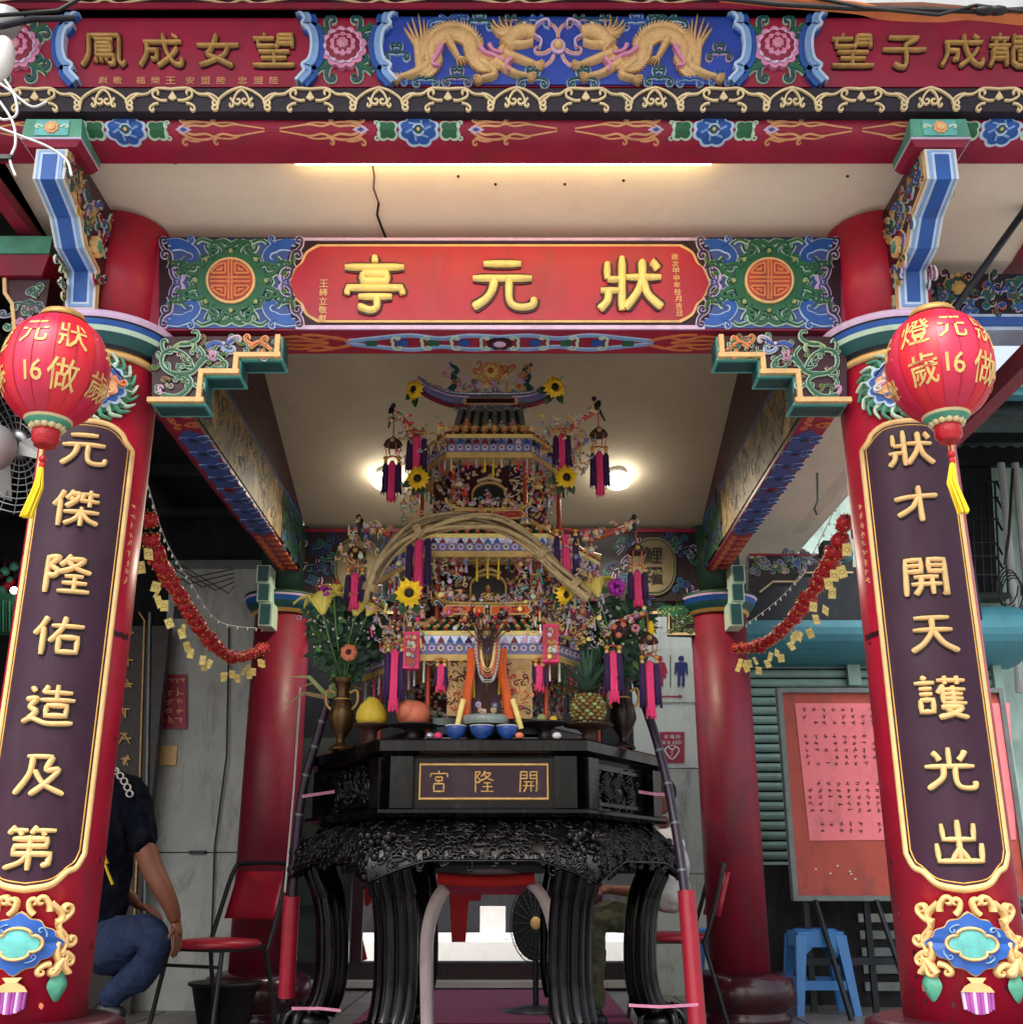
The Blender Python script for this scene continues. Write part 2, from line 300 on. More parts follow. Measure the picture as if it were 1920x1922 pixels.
def glyph(mb, mp, ch, x, y, sx, sy, w, h, mat, rim=None):
    """x, y centre; sy may be negative when the second axis points down"""
    for cv, p in CH[ch]:
        q = []
        if cv: p = cr(p, 6)
        else:
            pp = []
            for i in range(len(p)-1):
                a, b = p[i], p[i+1]; L = math.hypot(b[0]-a[0], b[1]-a[1]); m = max(2, int(L/12))
                for j in range(m): pp.append((a[0]+(b[0]-a[0])*j/m, a[1]+(b[1]-a[1])*j/m))
            pp.append(p[-1]); p = pp
        k = len(p)
        q = [(x+(a[0]-50)/100*sx, y+(50-a[1])/100*sy) for a in p]
        horiz = abs(p[-1][0]-p[0][0]) > abs(p[-1][1]-p[0][1])
        def wf(t, horiz=horiz, k=k):
            e = min(t, 1-t)*k; b = .62 if e < .5 else (.92 if e < 1.5 else 1)
            return w*b*(1.0+.22*(abs(t-.5)*2)**2)*(.92 if horiz else 1.05)
        if rim: mb.ribbon(mp, q, lambda t: wf(t)*1.45, h*.3, rim)
        mb.ribbon(mp, q, wf, h, mat, rnd=True)
_fc = {}
def font_tris(ch):
    if ch in _fc: return _fc[ch]
    cu = bpy.data.curves.new('t', 'FONT'); cu.body = ch; cu.size = 1; cu.align_x = 'CENTER'; cu.resolution_u = 2; cu.offset = .008
    o = bpy.data.objects.new('t', cu); COL.objects.link(o); dg = bpy.context.evaluated_depsgraph_get(); dg.update()
    me = bpy.data.meshes.new_from_object(o.evaluated_get(dg))
    vs = [(v.co.x, v.co.y) for v in me.vertices]; fs = [tuple(p.vertices) for p in me.polygons]
    bpy.data.objects.remove(o); bpy.data.curves.remove(cu); bpy.data.meshes.remove(me)
    if vs:
        y0 = min(v[1] for v in vs); y1 = max(v[1] for v in vs); x0 = min(v[0] for v in vs); x1 = max(v[0] for v in vs)
        s_ = 1/max(y1-y0, (x1-x0)*.9, .2) if ord(ch) > 255 else 1/.73
        vs = [((v[0]-(x0+x1)/2)*s_, (v[1]-(y0+y1)/2)*s_) for v in vs]
    _fc[ch] = (vs, fs); return _fc[ch]
def ftext(mb, mp, ch, x, y, sx, sy, h, mat):
    vs, fs = font_tris(ch)
    if vs: mb.add([mp(x+a*sx, y+b*sy, h) for a, b in vs], fs, mat)
def scribble(mb, mp, x, y, s, mat, h, flip=1):       # an illegible little written character
    for _ in range(4):
        a = random.choice((0, 0, math.pi/2, R(60), R(120))); L = s*random.uniform(.3, .5); cx, cy = x+random.uniform(-.28, .28)*s, y+random.uniform(-.28, .28)*s
        mb.ribbon(mp, [(cx-math.cos(a)*L, cy-math.sin(a)*L), (cx+math.cos(a)*L, cy+math.sin(a)*L)], s*.13, h, mat)
def emit_mat(name, col, strength):
    m = bpy.data.materials.new(name); m.use_nodes = True; b = m.node_tree.nodes['Principled BSDF']; b.inputs['Base Color'].default_value = col+(1,)
    b.inputs['Emission Color'].default_value = col+(1,); b.inputs['Emission Strength'].default_value = strength; return m
LAMP_W = emit_mat('lamp_glow', (1, .93, .82), 8); LAMP_Y = emit_mat('warm_tube_glow', (1, .76, .32), 16)
# ================================================================== SETTING
XL, XR = -1.35, 1.259            # column axes, front row
YF, YB = 3.30, 6.60
XBL, XBR = -1.41, 1.275
b = MB(); b.add([(-60, -60, -.62), (60, -60, -.62), (60, 60, -.62), (-60, 60, -.62)], [(0, 1, 2, 3)], 'pavement'); structure(b, 'ground')
b = MB(); b.box((0, 7.1, -.3), (8, 8.4, .6), 'floor_tile'); fl = structure(b, 'floor')
nb = 0
for i in range(9):                     # floor tiles laid on the platform behind the columns, joints recessed
    for j in range(6):
        t = MB(); x0 = -2.3+i*.52; y0 = 5.55+j*.52
        t.box((x0, y0, .006), (.505, .505, .012), 'floor_tile'); t.build('floor_tile', fl)
b = MB(); b.box((-.1, 7.45, .018), (1.5, 2.1, .012), 'carpet'); o = b.build('carpet'); tag(o, 'plum purple carpet lying on the floor below the black altar table', 'carpet')
# ---- ceilings
b = MB()
def plank_ceiling(x0, x1, y0, y1, za, zb, mat, t=.03):
    b.add([(x0, y0, za), (x1, y0, za), (x1, y1, zb), (x0, y1, zb), (x0, y0, za+t), (x1, y0, za+t), (x1, y1, zb+t), (x0, y1, zb+t)],
          [(0, 1, 2, 3), (7, 6, 5, 4), (0, 4, 5, 1), (1, 5, 6, 2), (2, 6, 7, 3), (3, 7, 4, 0)], mat)
plank_ceiling(-1.62, 1.80, 2.86, 3.43, 2.937, 2.862, 'cream')
plank_ceiling(-1.62, -1.44, 3.432, 6.7, 2.86, 2.86, 'cream'); plank_ceiling(1.33, 1.80, 3.432, 5.2, 2.86, 2.86, 'cream'); plank_ceiling(1.33, 1.95, 5.202, 7.5, 2.86, 2.86, 'cream')
plank_ceiling(-1.305, 1.195, 3.434, 6.66, 3.87, 2.83, 'inner_cream')
ceil = structure(b, 'ceiling')
cb = MB(); mpc = lambda u, v, w: Vector((u, v, 2.9365-w-(v-2.86)*.1316))
def ray_on(px, py, z):
    x, f, u = ray(px, py); Y = (z-ZC)/(u/f); return (x/f*Y, Y)
def ray_ceil(px, py):
    x, f, u = ray(px, py); Y = (2.937+.1316*2.86-ZC)/(u/f+.1316); return (x/f*Y, Y)
crk = [ray_ceil(a, c) for a, c in ((698, 300), (703, 330), (701, 352), (711, 380), (708, 402), (716, 425), (724, 444))]
cb.ribbon(mpc, crk[:4], .004, .003, 'ink'); cb.ribbon(mpc, crk[3:], .007, .003, 'dark_ink')
for a, c in ((860, 330), (1060, 345), (1170, 338), (330, 305), (1590, 330), (930, 345)):
    p = ray_ceil(a, c); cb.poly(mpc, circ(p[0], p[1], .005, 7), .003, 'dark_ink')
cb.build('ceiling_crack', ceil)
# roof deck above, closing the attic so daylight only comes in under the eaves
b = MB(); b.box((-.02, 4.72, 4.05), (3.8, 4.0, .08), 'grey_wall')
b.box((.05, 2.87, 3.46), (4.4, .04, 1.1), 'maroon'); b.box((-1.66, 4.75, 3.46), (.08, 3.9, 1.2), 'maroon'); b.box((1.84, 4.75, 3.46), (.08, 3.9, 1.2), 'maroon')
b.prism([(-2.5, 2.80, 3.72), (2.5, 2.80, 3.72), (2.5, 1.95, 3.60), (-2.5, 1.95, 3.60)], [(-2.5, 2.80, 4.05), (2.5, 2.80, 4.05), (2.5, 1.95, 3.68), (-2.5, 1.95, 3.68)], 'maroon')  # unseen eave slab added to shade the frieze and upper columns
for i in range(50): b.tube([(-2.45+i*.1, 1.93, 3.70), (-2.45+i*.1, 2.8, 4.08)], .03, 'tile_orange', 7)
o = b.build('pavilion_roof'); tag(o, 'pavilion roof with maroon edge boards and an added unseen eave shading the dragon frieze', 'roof')
b = MB(); b.box((-1.645, 4.4, 2.87), (.05, 3.0, .1), 'beam_red'); o = b.build('eave_board'); tag(o, 'plain red eave board running back along the left edge of the cream ceiling', 'eave board')

# ================================================================== EAVE BEAM (the top of the picture)
EB = thing('eave_beam', (0, 2.8, 2.9), 'carved maroon eave beam with golden dragons on blue across the top', 'beam')
YP = 2.78
m = pxmap(YP); z0, z1 = zr(163, YP), zr(-14, YP)
b = MB(); b.box((.05, YP+.04, (z0+z1)/2), (4.6, .08, z1-z0), 'beam_red'); b.build('frieze_board', EB)
b = MB()     # upper mould and its gold line
za = zr(16, 2.74); b.box((.05, 2.79, za+.06), (4.6, .09, .12), 'dark_maroon'); b.box((.05, 2.787, za+.010), (4.62, .1, .02), 'maroon')
mu = pxmap(2.743)
for i in range(9):
    x = -60+i*258; pts = cr([(x-100, 2), (x-60, 8), (x-26, 14), (x, 6), (x+26, 14), (x+60, 8), (x+100, 2)], 5); b.ribbon(mu, [(p[0], p[1]-6) for p in pts], 4, .004, 'scroll_gold')
b.build('upper_moulding', EB)
b = MB()     # dark moulding with the gold cloud scroll
zt, zb_ = zr(166, 2.72), zr(209, 2.72)
b.box((.05, 2.76, (zt+zb_)/2), (4.6, .08, zt-zb_), 'black_panel')
b.build('scroll_moulding', EB)
b = MB(); mm = pxmap(2.719)
per = 258
for i in range(-1, 9):
    for sgn in (1, -1):
        X = 325+i*per-per
        f = lambda pts: [(X+sgn*p[0], p[1]) for p in pts]
        g = lambda pts, wd=3.4: b.ribbon(mm, f(pts), wd, .007, 'scroll_gold')
        g(cr([(0, 169), (30, 168), (48, 178), (66, 180), (74, 186)], 6)); g(hook(74, 186, R(52), 26, 1, 1.0)); g(hook(62, 178, R(20), 34, 1, .9))
        g(hook(10, 190, R(-10), 34, -1, .9)); g(hook(26, 196, R(20), 22, 1, .8))
        g(cr([(129, 166), (110, 172), (92, 184), (84, 196)], 6)); g(hook(129, 170, R(130), 32, -1, 1.0)); g(hook(108, 186, R(60), 18, 1, .8))
    b.poly(mm, [(X-8, 186), (X, 173), (X+8, 186), (X, 190)], .006, 'scroll_gold')
b.build('gold_scrollwork', EB)
# round bead beam
ZR, YR, RR, RZ = 2.927, 2.845, .085, .044
b = MB(); prof = []
for i in range(17):
    a = math.pi*i/16; prof.append((YR-RR*math.sin(a), ZR+RZ*math.cos(a)))
prof += [(YR+.06, ZR-RZ), (YR+.06, ZR+RZ)]
b.prism([(-2.25, y, z) for y, z in prof], [(2.35, y, z) for y, z in prof], 'beam_red'); b.build('bead_beam', EB)
hc = lambda u, v, w: Vector((u, YR-(RR+w)*math.cos((v-.032)/.062), ZR+(RZ+w*.6)*math.sin((v-.032)/.062)))
def flame_set(b, cx, s=1.0):
    def F(pts): return [(cx+p[0]*s, p[1]*s) for p in pts]
    for sg in (1, -1):
        for up in (1, -1):
            for pts in (cr([(.16, .005), (.2, .026), (.25, .026), (.29, .012), (.33, .018), (.37, .012), (.42, .004)], 5),
                        cr([(.17, .0), (.2, .014), (.24, .012), (.27, .022), (.31, .026), (.34, .02)], 5), hook(.19, .022, R(160), .035, -1, .8), hook(.28, .02, R(150), .03, -1, .8), cr([(.22, .03), (.2, .033), (.17, .026)], 4)):
                b.ribbon(hc, F([(sg*p[0], up*p[1]) for p in pts]), lambda t: .0085*(1-.5*t)*s, .003, 'flame')
        b.poly(hc, F([(sg*.15, 0), (sg*.172, .013), (sg*.2, 0), (sg*.172, -.013)]), .005, 'lilac')
        b.poly(hc, F([(sg*.163, 0), (sg*.174, .007), (sg*.187, 0), (sg*.174, -.007)]), .0065, 'slate_blue')
        petal_disc(b, hc, cx+sg*.095*s, 0, .038*s, 4, 'mint', .003, .3); petal_disc(b, hc, cx+sg*.095*s, 0, .03*s, 4, 'green', .0045, .3)
        for up in (1, -1): b.ribbon(hc, F(hook(sg*.12, up*.004, R(90-sg*up*0)*up, .03, -sg*up, .8)), .005*s, .006, 'mint')
    petal_disc(b, hc, cx, 0, .066*s, 8, 'pale_blue', .005, .14, .78); petal_disc(b, hc, cx, 0, .056*s, 8, 'blue', .0065, .14, .78)
    for k in range(6):
        a = k*math.pi/3; b.ribbon(hc, F([(math.cos(a)*.02, math.sin(a)*.018), (math.cos(a+.3)*.04, math.sin(a+.3)*.032)]), .006*s, .0085, 'sky_blue')
    b.poly(hc, circ(cx, 0, .019*s, 16), .009, 'pale_blue'); b.poly(hc, circ(cx, 0, .013*s, 14), .0105, 'teal'); b.poly(hc, circ(cx, 0, .005*s, 10), .012, 'gold_paint')
for px in (235, 785, 1340, 1880, -320):
    t = MB(); flame_set(t, xr(px, 240, 2.76)); t.build('flame_motif', EB)
# panel borders, rosettes, characters, dragons
def wave_border(px, sg, name='panel_border'):
    t = MB(); c = [(px-sg*12, 27), (px+sg*0, 34), (px+sg*8, 46), (px+sg*4, 56), (px+sg*16, 66), (px+sg*21, 84), (px+sg*21, 104), (px+sg*16, 122), (px+sg*4, 132), (px+sg*8, 142), (px-sg*0, 152), (px-sg*8, 161)]
    c = cr(c, 5); t.ribbon(m, [(p[0]+sg*5, p[1]) for p in c], 26, .018, 'blue'); t.ribbon(m, c, 15, .026, 'sky_blue'); t.ribbon(m, [(p[0]-sg*6, p[1]) for p in c], 5, .030, 'pale_blue')
    t.build(name, EB)
for px, sg in ((140, -1), (572, 1), (733, -1), (1378, 1), (1535, -1), (1990, 1)): wave_border(px, sg)
def rosette(px, py, r=44):
    t = MB()
    for a, cu in ((R(-48), 1), (R(-132), -1), (R(48), -1), (R(132), 1)):
        x, y = px+math.cos(a)*r*.75, py+math.sin(a)*r*.75
        for da, L, c2 in ((.35, 42, 1), (-.35, 40, -1), (.9, 26, 1)):
            orn(t, m, hook(x, y, a+da*(1 if cu > 0 else -1), L, c2*cu, .8), 9, 'teal', 'mint', .012, 1.6)
        orn(t, m, cr([(x, y), (x+math.cos(a)*26, y+math.sin(a)*14), (x+math.cos(a)*46, y+math.sin(a)*30)], 5), 10, 'green', 'mint', .012, 1.6)
    petal_disc(t, m, px, py, r, 13, 'pink', .016, .13, .9); petal_disc(t, m, px, py, r*.84, 13, 'lilac', .022, .13, .9); petal_disc(t, m, px, py, r*.74, 12, 'maroon', .024, .08, .9)
    petal_disc(t, m, px, py, r*.56, 10, 'pink', .03, .16, .9); petal_disc(t, m, px, py, r*.4, 8, 'maroon', .032, .1, .9); petal_disc(t, m, px, py, r*.26, 8, 'pink', .036, .2, .9); t.poly(m, circ(px, py, r*.15, 12), .04, 'gold_paint')
    t.build('rosette', EB)
for px in (36, 646, 1455): rosette(px, 95)
for ch, px in zip('鳳成女望', (197, 304, 411, 516)): t = MB(); glyph(t, m, ch, px, 99, 84, -62, 8.2, .02, 'antique_gold', 'dark_maroon'); t.build('character', EB)
for ch, px in zip('望子成龍', (1598, 1694, 1802, 1893)): t = MB(); glyph(t, m, ch, px, 100, 84, -62, 8.2, .02, 'antique_gold', 'dark_maroon'); t.build('character', EB)
t = MB()
for ch, px in zip('獻敬福榮王安盟陸忠盟陸', (195, 222, 265, 293, 321, 358, 387, 416, 456, 486, 515)): ftext(t, m, ch, px, 152, 17, -14, .003, 'flame')
t.build('donor_line', EB)
# blue dragon panel
b = MB(); b.poly(m, cr([(745, 29), (722, 50), (716, 84), (718, 108), (728, 138), (738, 161)], 4)+cr([(1370, 161), (1384, 138), (1394, 108), (1396, 84), (1388, 50), (1366, 29)], 4), .006, 'royal'); b.build('blue_ground', EB)
def dragon(mir):
    t = MB(); mp = pxmap(YP-.006, mir)
    D = 'dragon_gold'
    body = cr([(785, 128), (800, 138), (815, 120), (812, 92), (830, 70), (862, 66), (884, 82), (890, 106), (905, 124), (934, 120), (952, 96), (960, 76)], 7)
    wid = lambda q: 12+17*math.sin(math.pi*min(1, q*1.05))**.8
    t.ribbon(mp, body, wid, .018, D, rnd=True)
    k = len(body)
    for i in range(1, k-1):                                  # mane of back spikes
        a, c = body[i-1], body[i+1]; dx, dy = c[0]-a[0], c[1]-a[1]; L = math.hypot(dx, dy) or 1; nx, ny = dy/L, -dx/L; w_ = wid(i/k)/2; p = body[i]
        t.poly(mp, [(p[0]+nx*w_*.7-dx*.6, p[1]+ny*w_*.7-dy*.6), (p[0]+nx*(w_+8)-dx*1.2, p[1]+ny*(w_+8)-dy*1.2), (p[0]+nx*w_*.7+dx*.6, p[1]+ny*w_*.7+dy*.6)], .014, D)
        t.poly(mp, [(p[0]-nx*w_*.7-dx*.6, p[1]-ny*w_*.7-dy*.6), (p[0]-nx*(w_+4)-dx, p[1]-ny*(w_+4)-dy), (p[0]-nx*w_*.7+dx*.6, p[1]-ny*w_*.7+dy*.6)], .012, D)
    for da in range(7):                                      # tail plume
        a = R(-118+da*12); L = 60-abs(da-3)*7; t.ribbon(mp, cr([(790, 118), (784+math.cos(a)*L*.5+4, 96+math.sin(a)*L*.3), (778+math.cos(a)*L, 92+math.sin(a)*L)], 5), lambda q: 13*(1-q*.85), .016, D, rnd=True)
    t.ribbon(mp, cr([(790, 132), (786, 110), (782, 80)], 5), lambda q: 20*(1-.4*q), .02, D, rnd=True)
    def leg(pts):
        t.ribbon(mp, cr(pts, 5), lambda q: 17*(1-.5*q), .026, D, rnd=True); x, y = pts[-1]
        a0 = math.atan2(pts[-1][1]-pts[-2][1], pts[-1][0]-pts[-2][0])
        for d in (-.9, -.3, .3, .9): t.ribbon(mp, cr([(x, y), (x+math.cos(a0+d)*9, y+math.sin(a0+d)*7), (x+math.cos(a0+d*.6)*17, y+math.sin(a0+d*.6)*14)], 3), lambda q: 5*(1-.7*q), .022, D, rnd=True)
    leg([(800, 130), (776, 142), (752, 150)]); leg([(842, 76), (852, 96), (862, 114)]); leg([(902, 116), (930, 142), (905, 152)]); leg([(948, 104), (985, 118), (1005, 126)]); leg([(930, 118), (962, 140), (990, 148)])
    # head: skull, jaw, horns, mane, whiskers
    t.ribbon(mp, cr([(948, 92), (966, 70), (984, 62), (1004, 66)], 6), lambda q: 32-12*q, .034, D, rnd=True)
    t.ribbon(mp, cr([(962, 88), (982, 88), (1000, 84)], 4), lambda q: 13-5*q, .028, D, rnd=True)
    t.ball(mp(984, 58, .036), .006, 'white', 6, 5); t.ball(mp(984, 58, .041), .003, 'black', 5, 4)
    for a, L in ((200, 46), (215, 40), (232, 34), (250, 26), (185, 44), (170, 34)):
        t.ribbon(mp, cr([(964, 70), (964+math.cos(R(a))*L*.6, 70+math.sin(R(a))*L*.5), (964+math.cos(R(a+12))*L, 70+math.sin(R(a+12))*L)], 4), lambda q: 9*(1-.8*q), .026, D, rnd=True)
    for pts in (cr([(1000, 62), (1012, 48), (1028, 44), (1030, 56)], 5), cr([(1002, 72), (1016, 82), (1012, 96)], 5)): t.ribbon(mp, pts, 3, .02, 'lilac')
    for pts in (cr([(900, 96), (912, 108), (926, 112), (946, 124)], 4), cr([(918, 92), (926, 104), (944, 108)], 4), cr([(830, 92), (822, 110), (812, 128), (826, 132)], 4), cr([(960, 118), (950, 130), (956, 142)], 4)):
        t.ribbon(mp, pts, lambda q: 6*(1-.6*q)+1.5, .026, 'pink')
    t.build('dragon', EB)
    c = MB()
    for x, y, s in ((840, 42, 30), (866, 50, 22), (900, 44, 22), (958, 40, 18), (745, 104, 20), (800, 152, 20), (858, 150, 22), (744, 152, 16), (1000, 152, 24), (1008, 40, 20)): cloud(c, mp, x, y, s*1.35, random.choice(('teal', 'blue')), random.choice(('pale_blue', 'lilac', 'pale_blue')), .012)
    c.build('cloud_scroll', EB)
dragon(None); dragon(2094)
t = MB(); t.poly(m, circ(1047, 92, 14, 16), .014, 'lilac'); t.ball(m(1047, 92, .02), .015, 'gold_paint')
for sx in (1, -1):
    for pts in (hook(1047, 76, R(-90+sx*18), 34, sx, .5), hook(1047+sx*14, 98, R(90-sx*70), 34, -sx, .6), hook(1047+sx*8, 108, R(90-sx*35), 34, -sx, .6)): t.ribbon(m, pts, lambda q: 7*(1-.6*q), .013, 'lilac'); t.ribbon(m, pts, lambda q: 3*(1-.6*q), .016, 'flame')
t.build('flaming_pearl', EB)

# ================================================================== SIGN BEAM
YS = 3.24; ms = pxmap(YS)
SB = thing('sign_beam', (-.04, 3.3, 2.5), 'red name board beam reading 狀元亭 in raised gold between the two front columns', 'beam')
zt, zb_ = zr(446, YS), zr(620, YS)
b = MB(); b.box(((XL+XR)/2, YS+.085, (zt+zb_)/2), (2.46, .17, zt-zb_), 'beam_red'); b.build('beam_core', SB)
def pill(x0, x1, y0, y1, d):                       # lobed end outline
    L = [(x0+56+d, y0+d), (x0+34+d*.9, y0+14+d*.7), (x0+24+d, y0+34+d*.3), (x0+12+d, y0+46), (x0+d, (y0+y1)/2)]
    Ls = cr(L, 5); Ls = Ls[:-1]+[(p[0], y0+y1-p[1]) for p in reversed(Ls)]
    Rr = [(x0+x1-p[0], p[1]) for p in reversed(Ls)]
    return Ls+Rr
b = MB(); b.poly(ms, [(556, 449), (1322, 449), (1322, 617), (556, 617)], .003, 'panel_aubergine'); b.ribbon(ms, [(556, 451), (1322, 451)], 5, .008, 'lilac'); b.ribbon(ms, [(556, 616), (1322, 616)], 7, .008, 'lilac')
b.poly(ms, pill(541, 1334, 461, 607, 0), .008, 'gold_paint'); b.poly(ms, pill(541, 1334, 461, 607, 4.5), .0105, 'sign_red'); b.build('name_panel', SB)
for ch, px, s in (('亭', 704, 112), ('元', 943, 112), ('狀', 1182, 112)):
    t = MB(); glyph(t, pxmap(YS-.010), ch, px, 535, s*1.12, -s*.93, 15, .019, 'leaf_gold', 'dark_maroon'); t.build('character', SB)
t = MB()
for i, ch in enumerate('王緒立敬獻'): ftext(t, pxmap(YS-.013), ch, 608-i*.6, 532+i*16.5, 15, -14, .001, 'gold_paint')
for i, ch in enumerate('歲次甲申年桂月吉旦'): ftext(t, pxmap(YS-.013), ch, 1266+i*1.1, 482+i*13.2, 13, -11.5, .001, 'gold_paint')
t.build('small_inscription', SB)
def end_panel(mir):
    mp = pxmap(YS, mir); t = MB()
    t.poly(mp, [(300, 448), (562, 448), (562, 617), (300, 617)], .004, 'slate_blue')
    t.poly(mp, [(562, 449), (546, 470), (536, 500), (524, 532), (536, 566), (548, 596), (562, 616), (600, 616), (600, 449)], .005, 'panel_aubergine')
    t.poly(mp, [(300, 449), (318, 449), (316, 500), (332, 532), (312, 570), (310, 616), (300, 616)], .005, 'panel_aubergine')
    t.ribbon(mp, [(300, 449), (562, 449)], 3, .007, 'dark_blue_panel')
    cx, cy = 436, 532
    for sx in (1, -1):
        for sy in (1, -1):
            def tr(pts): return [(cx+sx*p[0], cy+sy*p[1]) for p in pts]
            Y_ = lambda pts, w_, mt, ln, h=.011, lw=2.1: orn(t, mp, tr(pts), w_*.72, mt, ln, h, lw*1.15)
            Y_(hook(112, -66, R(172), 56, -1, .75), 15, 'blue', 'pale_blue'); Y_(cr([(120, -74), (96, -76), (70, -62), (62, -44), (74, -32)], 5), 13, 'blue', 'pale_blue')
            Y_(hook(84, -46, R(60), 34, 1, .9), 8, 'teal', 'mint'); Y_(hook(100, -40, R(120), 28, -1, .9), 6, 'green', 'olive')
            Y_(cr([(0, -70), (14, -78), (34, -74), (54, -80), (66, -74)], 5), 8, 'green', 'mint'); Y_(hook(48, -70, R(120), 26, 1, .9), 6, 'teal', 'mint')
            Y_(hook(118, -26, R(-100), 36, 1, 1.0), 7, 'dark_blue_panel', 'lilac'); Y_(hook(104, -4, R(-60), 30, -1, 1.0), 6, 'dark_blue_panel', 'lilac'); Y_(hook(124, -60, R(-60), 26, -1, 1.0), 5, 'dark_blue_panel', 'lilac')
            Y_(hook(72, -58, R(-20), 28, -1, .9), 6, 'blue', 'pale_blue'); Y_(hook(20, -74, R(160), 24, -1, .9), 5, 'green', 'mint', .012, 1.8); Y_(hook(88, -70, R(200), 22, 1, .9), 5, 'blue', 'pale_blue', .013, 1.8); Y_(hook(80, -30, R(-30), 26, 1, .9), 5, 'teal', 'mint', .013, 1.8); Y_(hook(116, -50, R(100), 24, 1, .9), 5, 'green', 'olive', .014, 1.8); Y_(hook(96, -12, R(80), 22, -1, .9), 4, 'slate_blue', 'lilac', .012, 1.8); Y_(cr([(98, 0), (90, -10), (96, -24), (106, -28)], 4), 3.5, 'lilac', 'lilac')
    t.build('scroll_panel', SB)
    t = MB()
    t.poly(mp, circ(cx, cy, 66, 40, 56), .0145, 'green')
    for i in range(8):
        for s_ in (1, -1):
            a = i*math.pi/4+s_*.20; hk = hook(math.cos(a)*54, math.sin(a)*54, a+s_*.25, 27, s_, .95); big = 1.12 if i % 2 == 0 else 1.0
            orn(t, mp, [(cx+p[0]*1.10*big, cy+p[1]*.92*big) for p in hk], 6.5, 'green', 'mint', .018, 2.0)
        a = i*math.pi/4; p = (cx+math.cos(a)*71*1.1, cy+math.sin(a)*71*.92); orn(t, mp, [(cx+math.cos(a-.16)*66*1.1, cy+math.sin(a-.16)*66*.92), p, (cx+math.cos(a+.16)*66*1.1, cy+math.sin(a+.16)*66*.92)], 5, 'green', 'mint', .018, 2.0)
    for i in range(8): a = i*math.pi/4; t.poly(mp, circ(cx+math.cos(a)*60*1.1, cy+math.sin(a)*60*.93, 4, 8), .021, 'olive')
    t.poly(mp, circ(cx, cy, 46, 40, 43), .022, 'gold_paint'); t.poly(mp, circ(cx, cy, 41.5, 40, 38.5), .0235, 'board_red')
    G = lambda p: t.ribbon(mp, [(cx+a_*.98, cy+c_*.92) for a_, c_ in p], 4.0, .027, 'orange')
    G([(-38, -4), (38, -4)]); G([(-38, 4), (38, 4)]); G([(-3, -40), (-3, 40)]); G([(3, -40), (3, 40)])
    for sx in (1, -1):
        for sy in (1, -1):
            q = lambda p: [(sx*a_, sy*c_) for a_, c_ in p]
            G(q([(9, 13), (9, 34)])); G(q([(9, 13), (35, 13)])); G(q([(9, 34), (22, 30), (32, 21), (36, 13)])); G(q([(16, 20), (26, 20)])); G(q([(16, 20), (16, 26)]))
    t.build('medallion', SB)
end_panel(None); end_panel(1877)
# painted underside
b = MB(); und = lambda u, v, w: Vector((u, v, zb_-w)); cx = -.04; ym = YS+.085
for s in (1, -1):
    for e in (1, -1):
        for pts in (cr([(.0, .04), (.10, .05), (.2, .03), (.3, .052), (.42, .03), (.52, .008)], 5), ):
            orn(b, und, [(cx+s*p[0], ym+e*p[1]) for p in pts], .016, 'sky_blue', 'pale_blue', .004, .004, False)
        for pts in (cr([(.5, .01), (.56, .04), (.62, .02), (.68, .045), (.76, .03), (.84, .02)], 5), cr([(.52, .02), (.6, .052), (.66, .055)], 4), cr([(.58, .0), (.66, .016), (.74, .01)], 4)):
            b.ribbon(und, [(cx+s*p[0], ym+e*p[1]) for p in pts], .01, .004, 'orange')
        for k in range(4): b.ribbon(und, [(p[0], p[1]) for p in hook(cx+s*(.06+k*.1), ym, R(90*e), .055, s*e, .9)], .009, .005, 'mint')
    for k in range(4): petal_disc(b, und, cx+s*(.12+k*.105), ym, .024, 4, 'green' if k % 2 else 'blue', .005, .3)
petal_disc(b, und, cx, ym, .045, 8, 'dark_maroon', .007); petal_disc(b, und, cx, ym, .022, 8, 'lilac', .009)
b.build('underside_painting', SB)

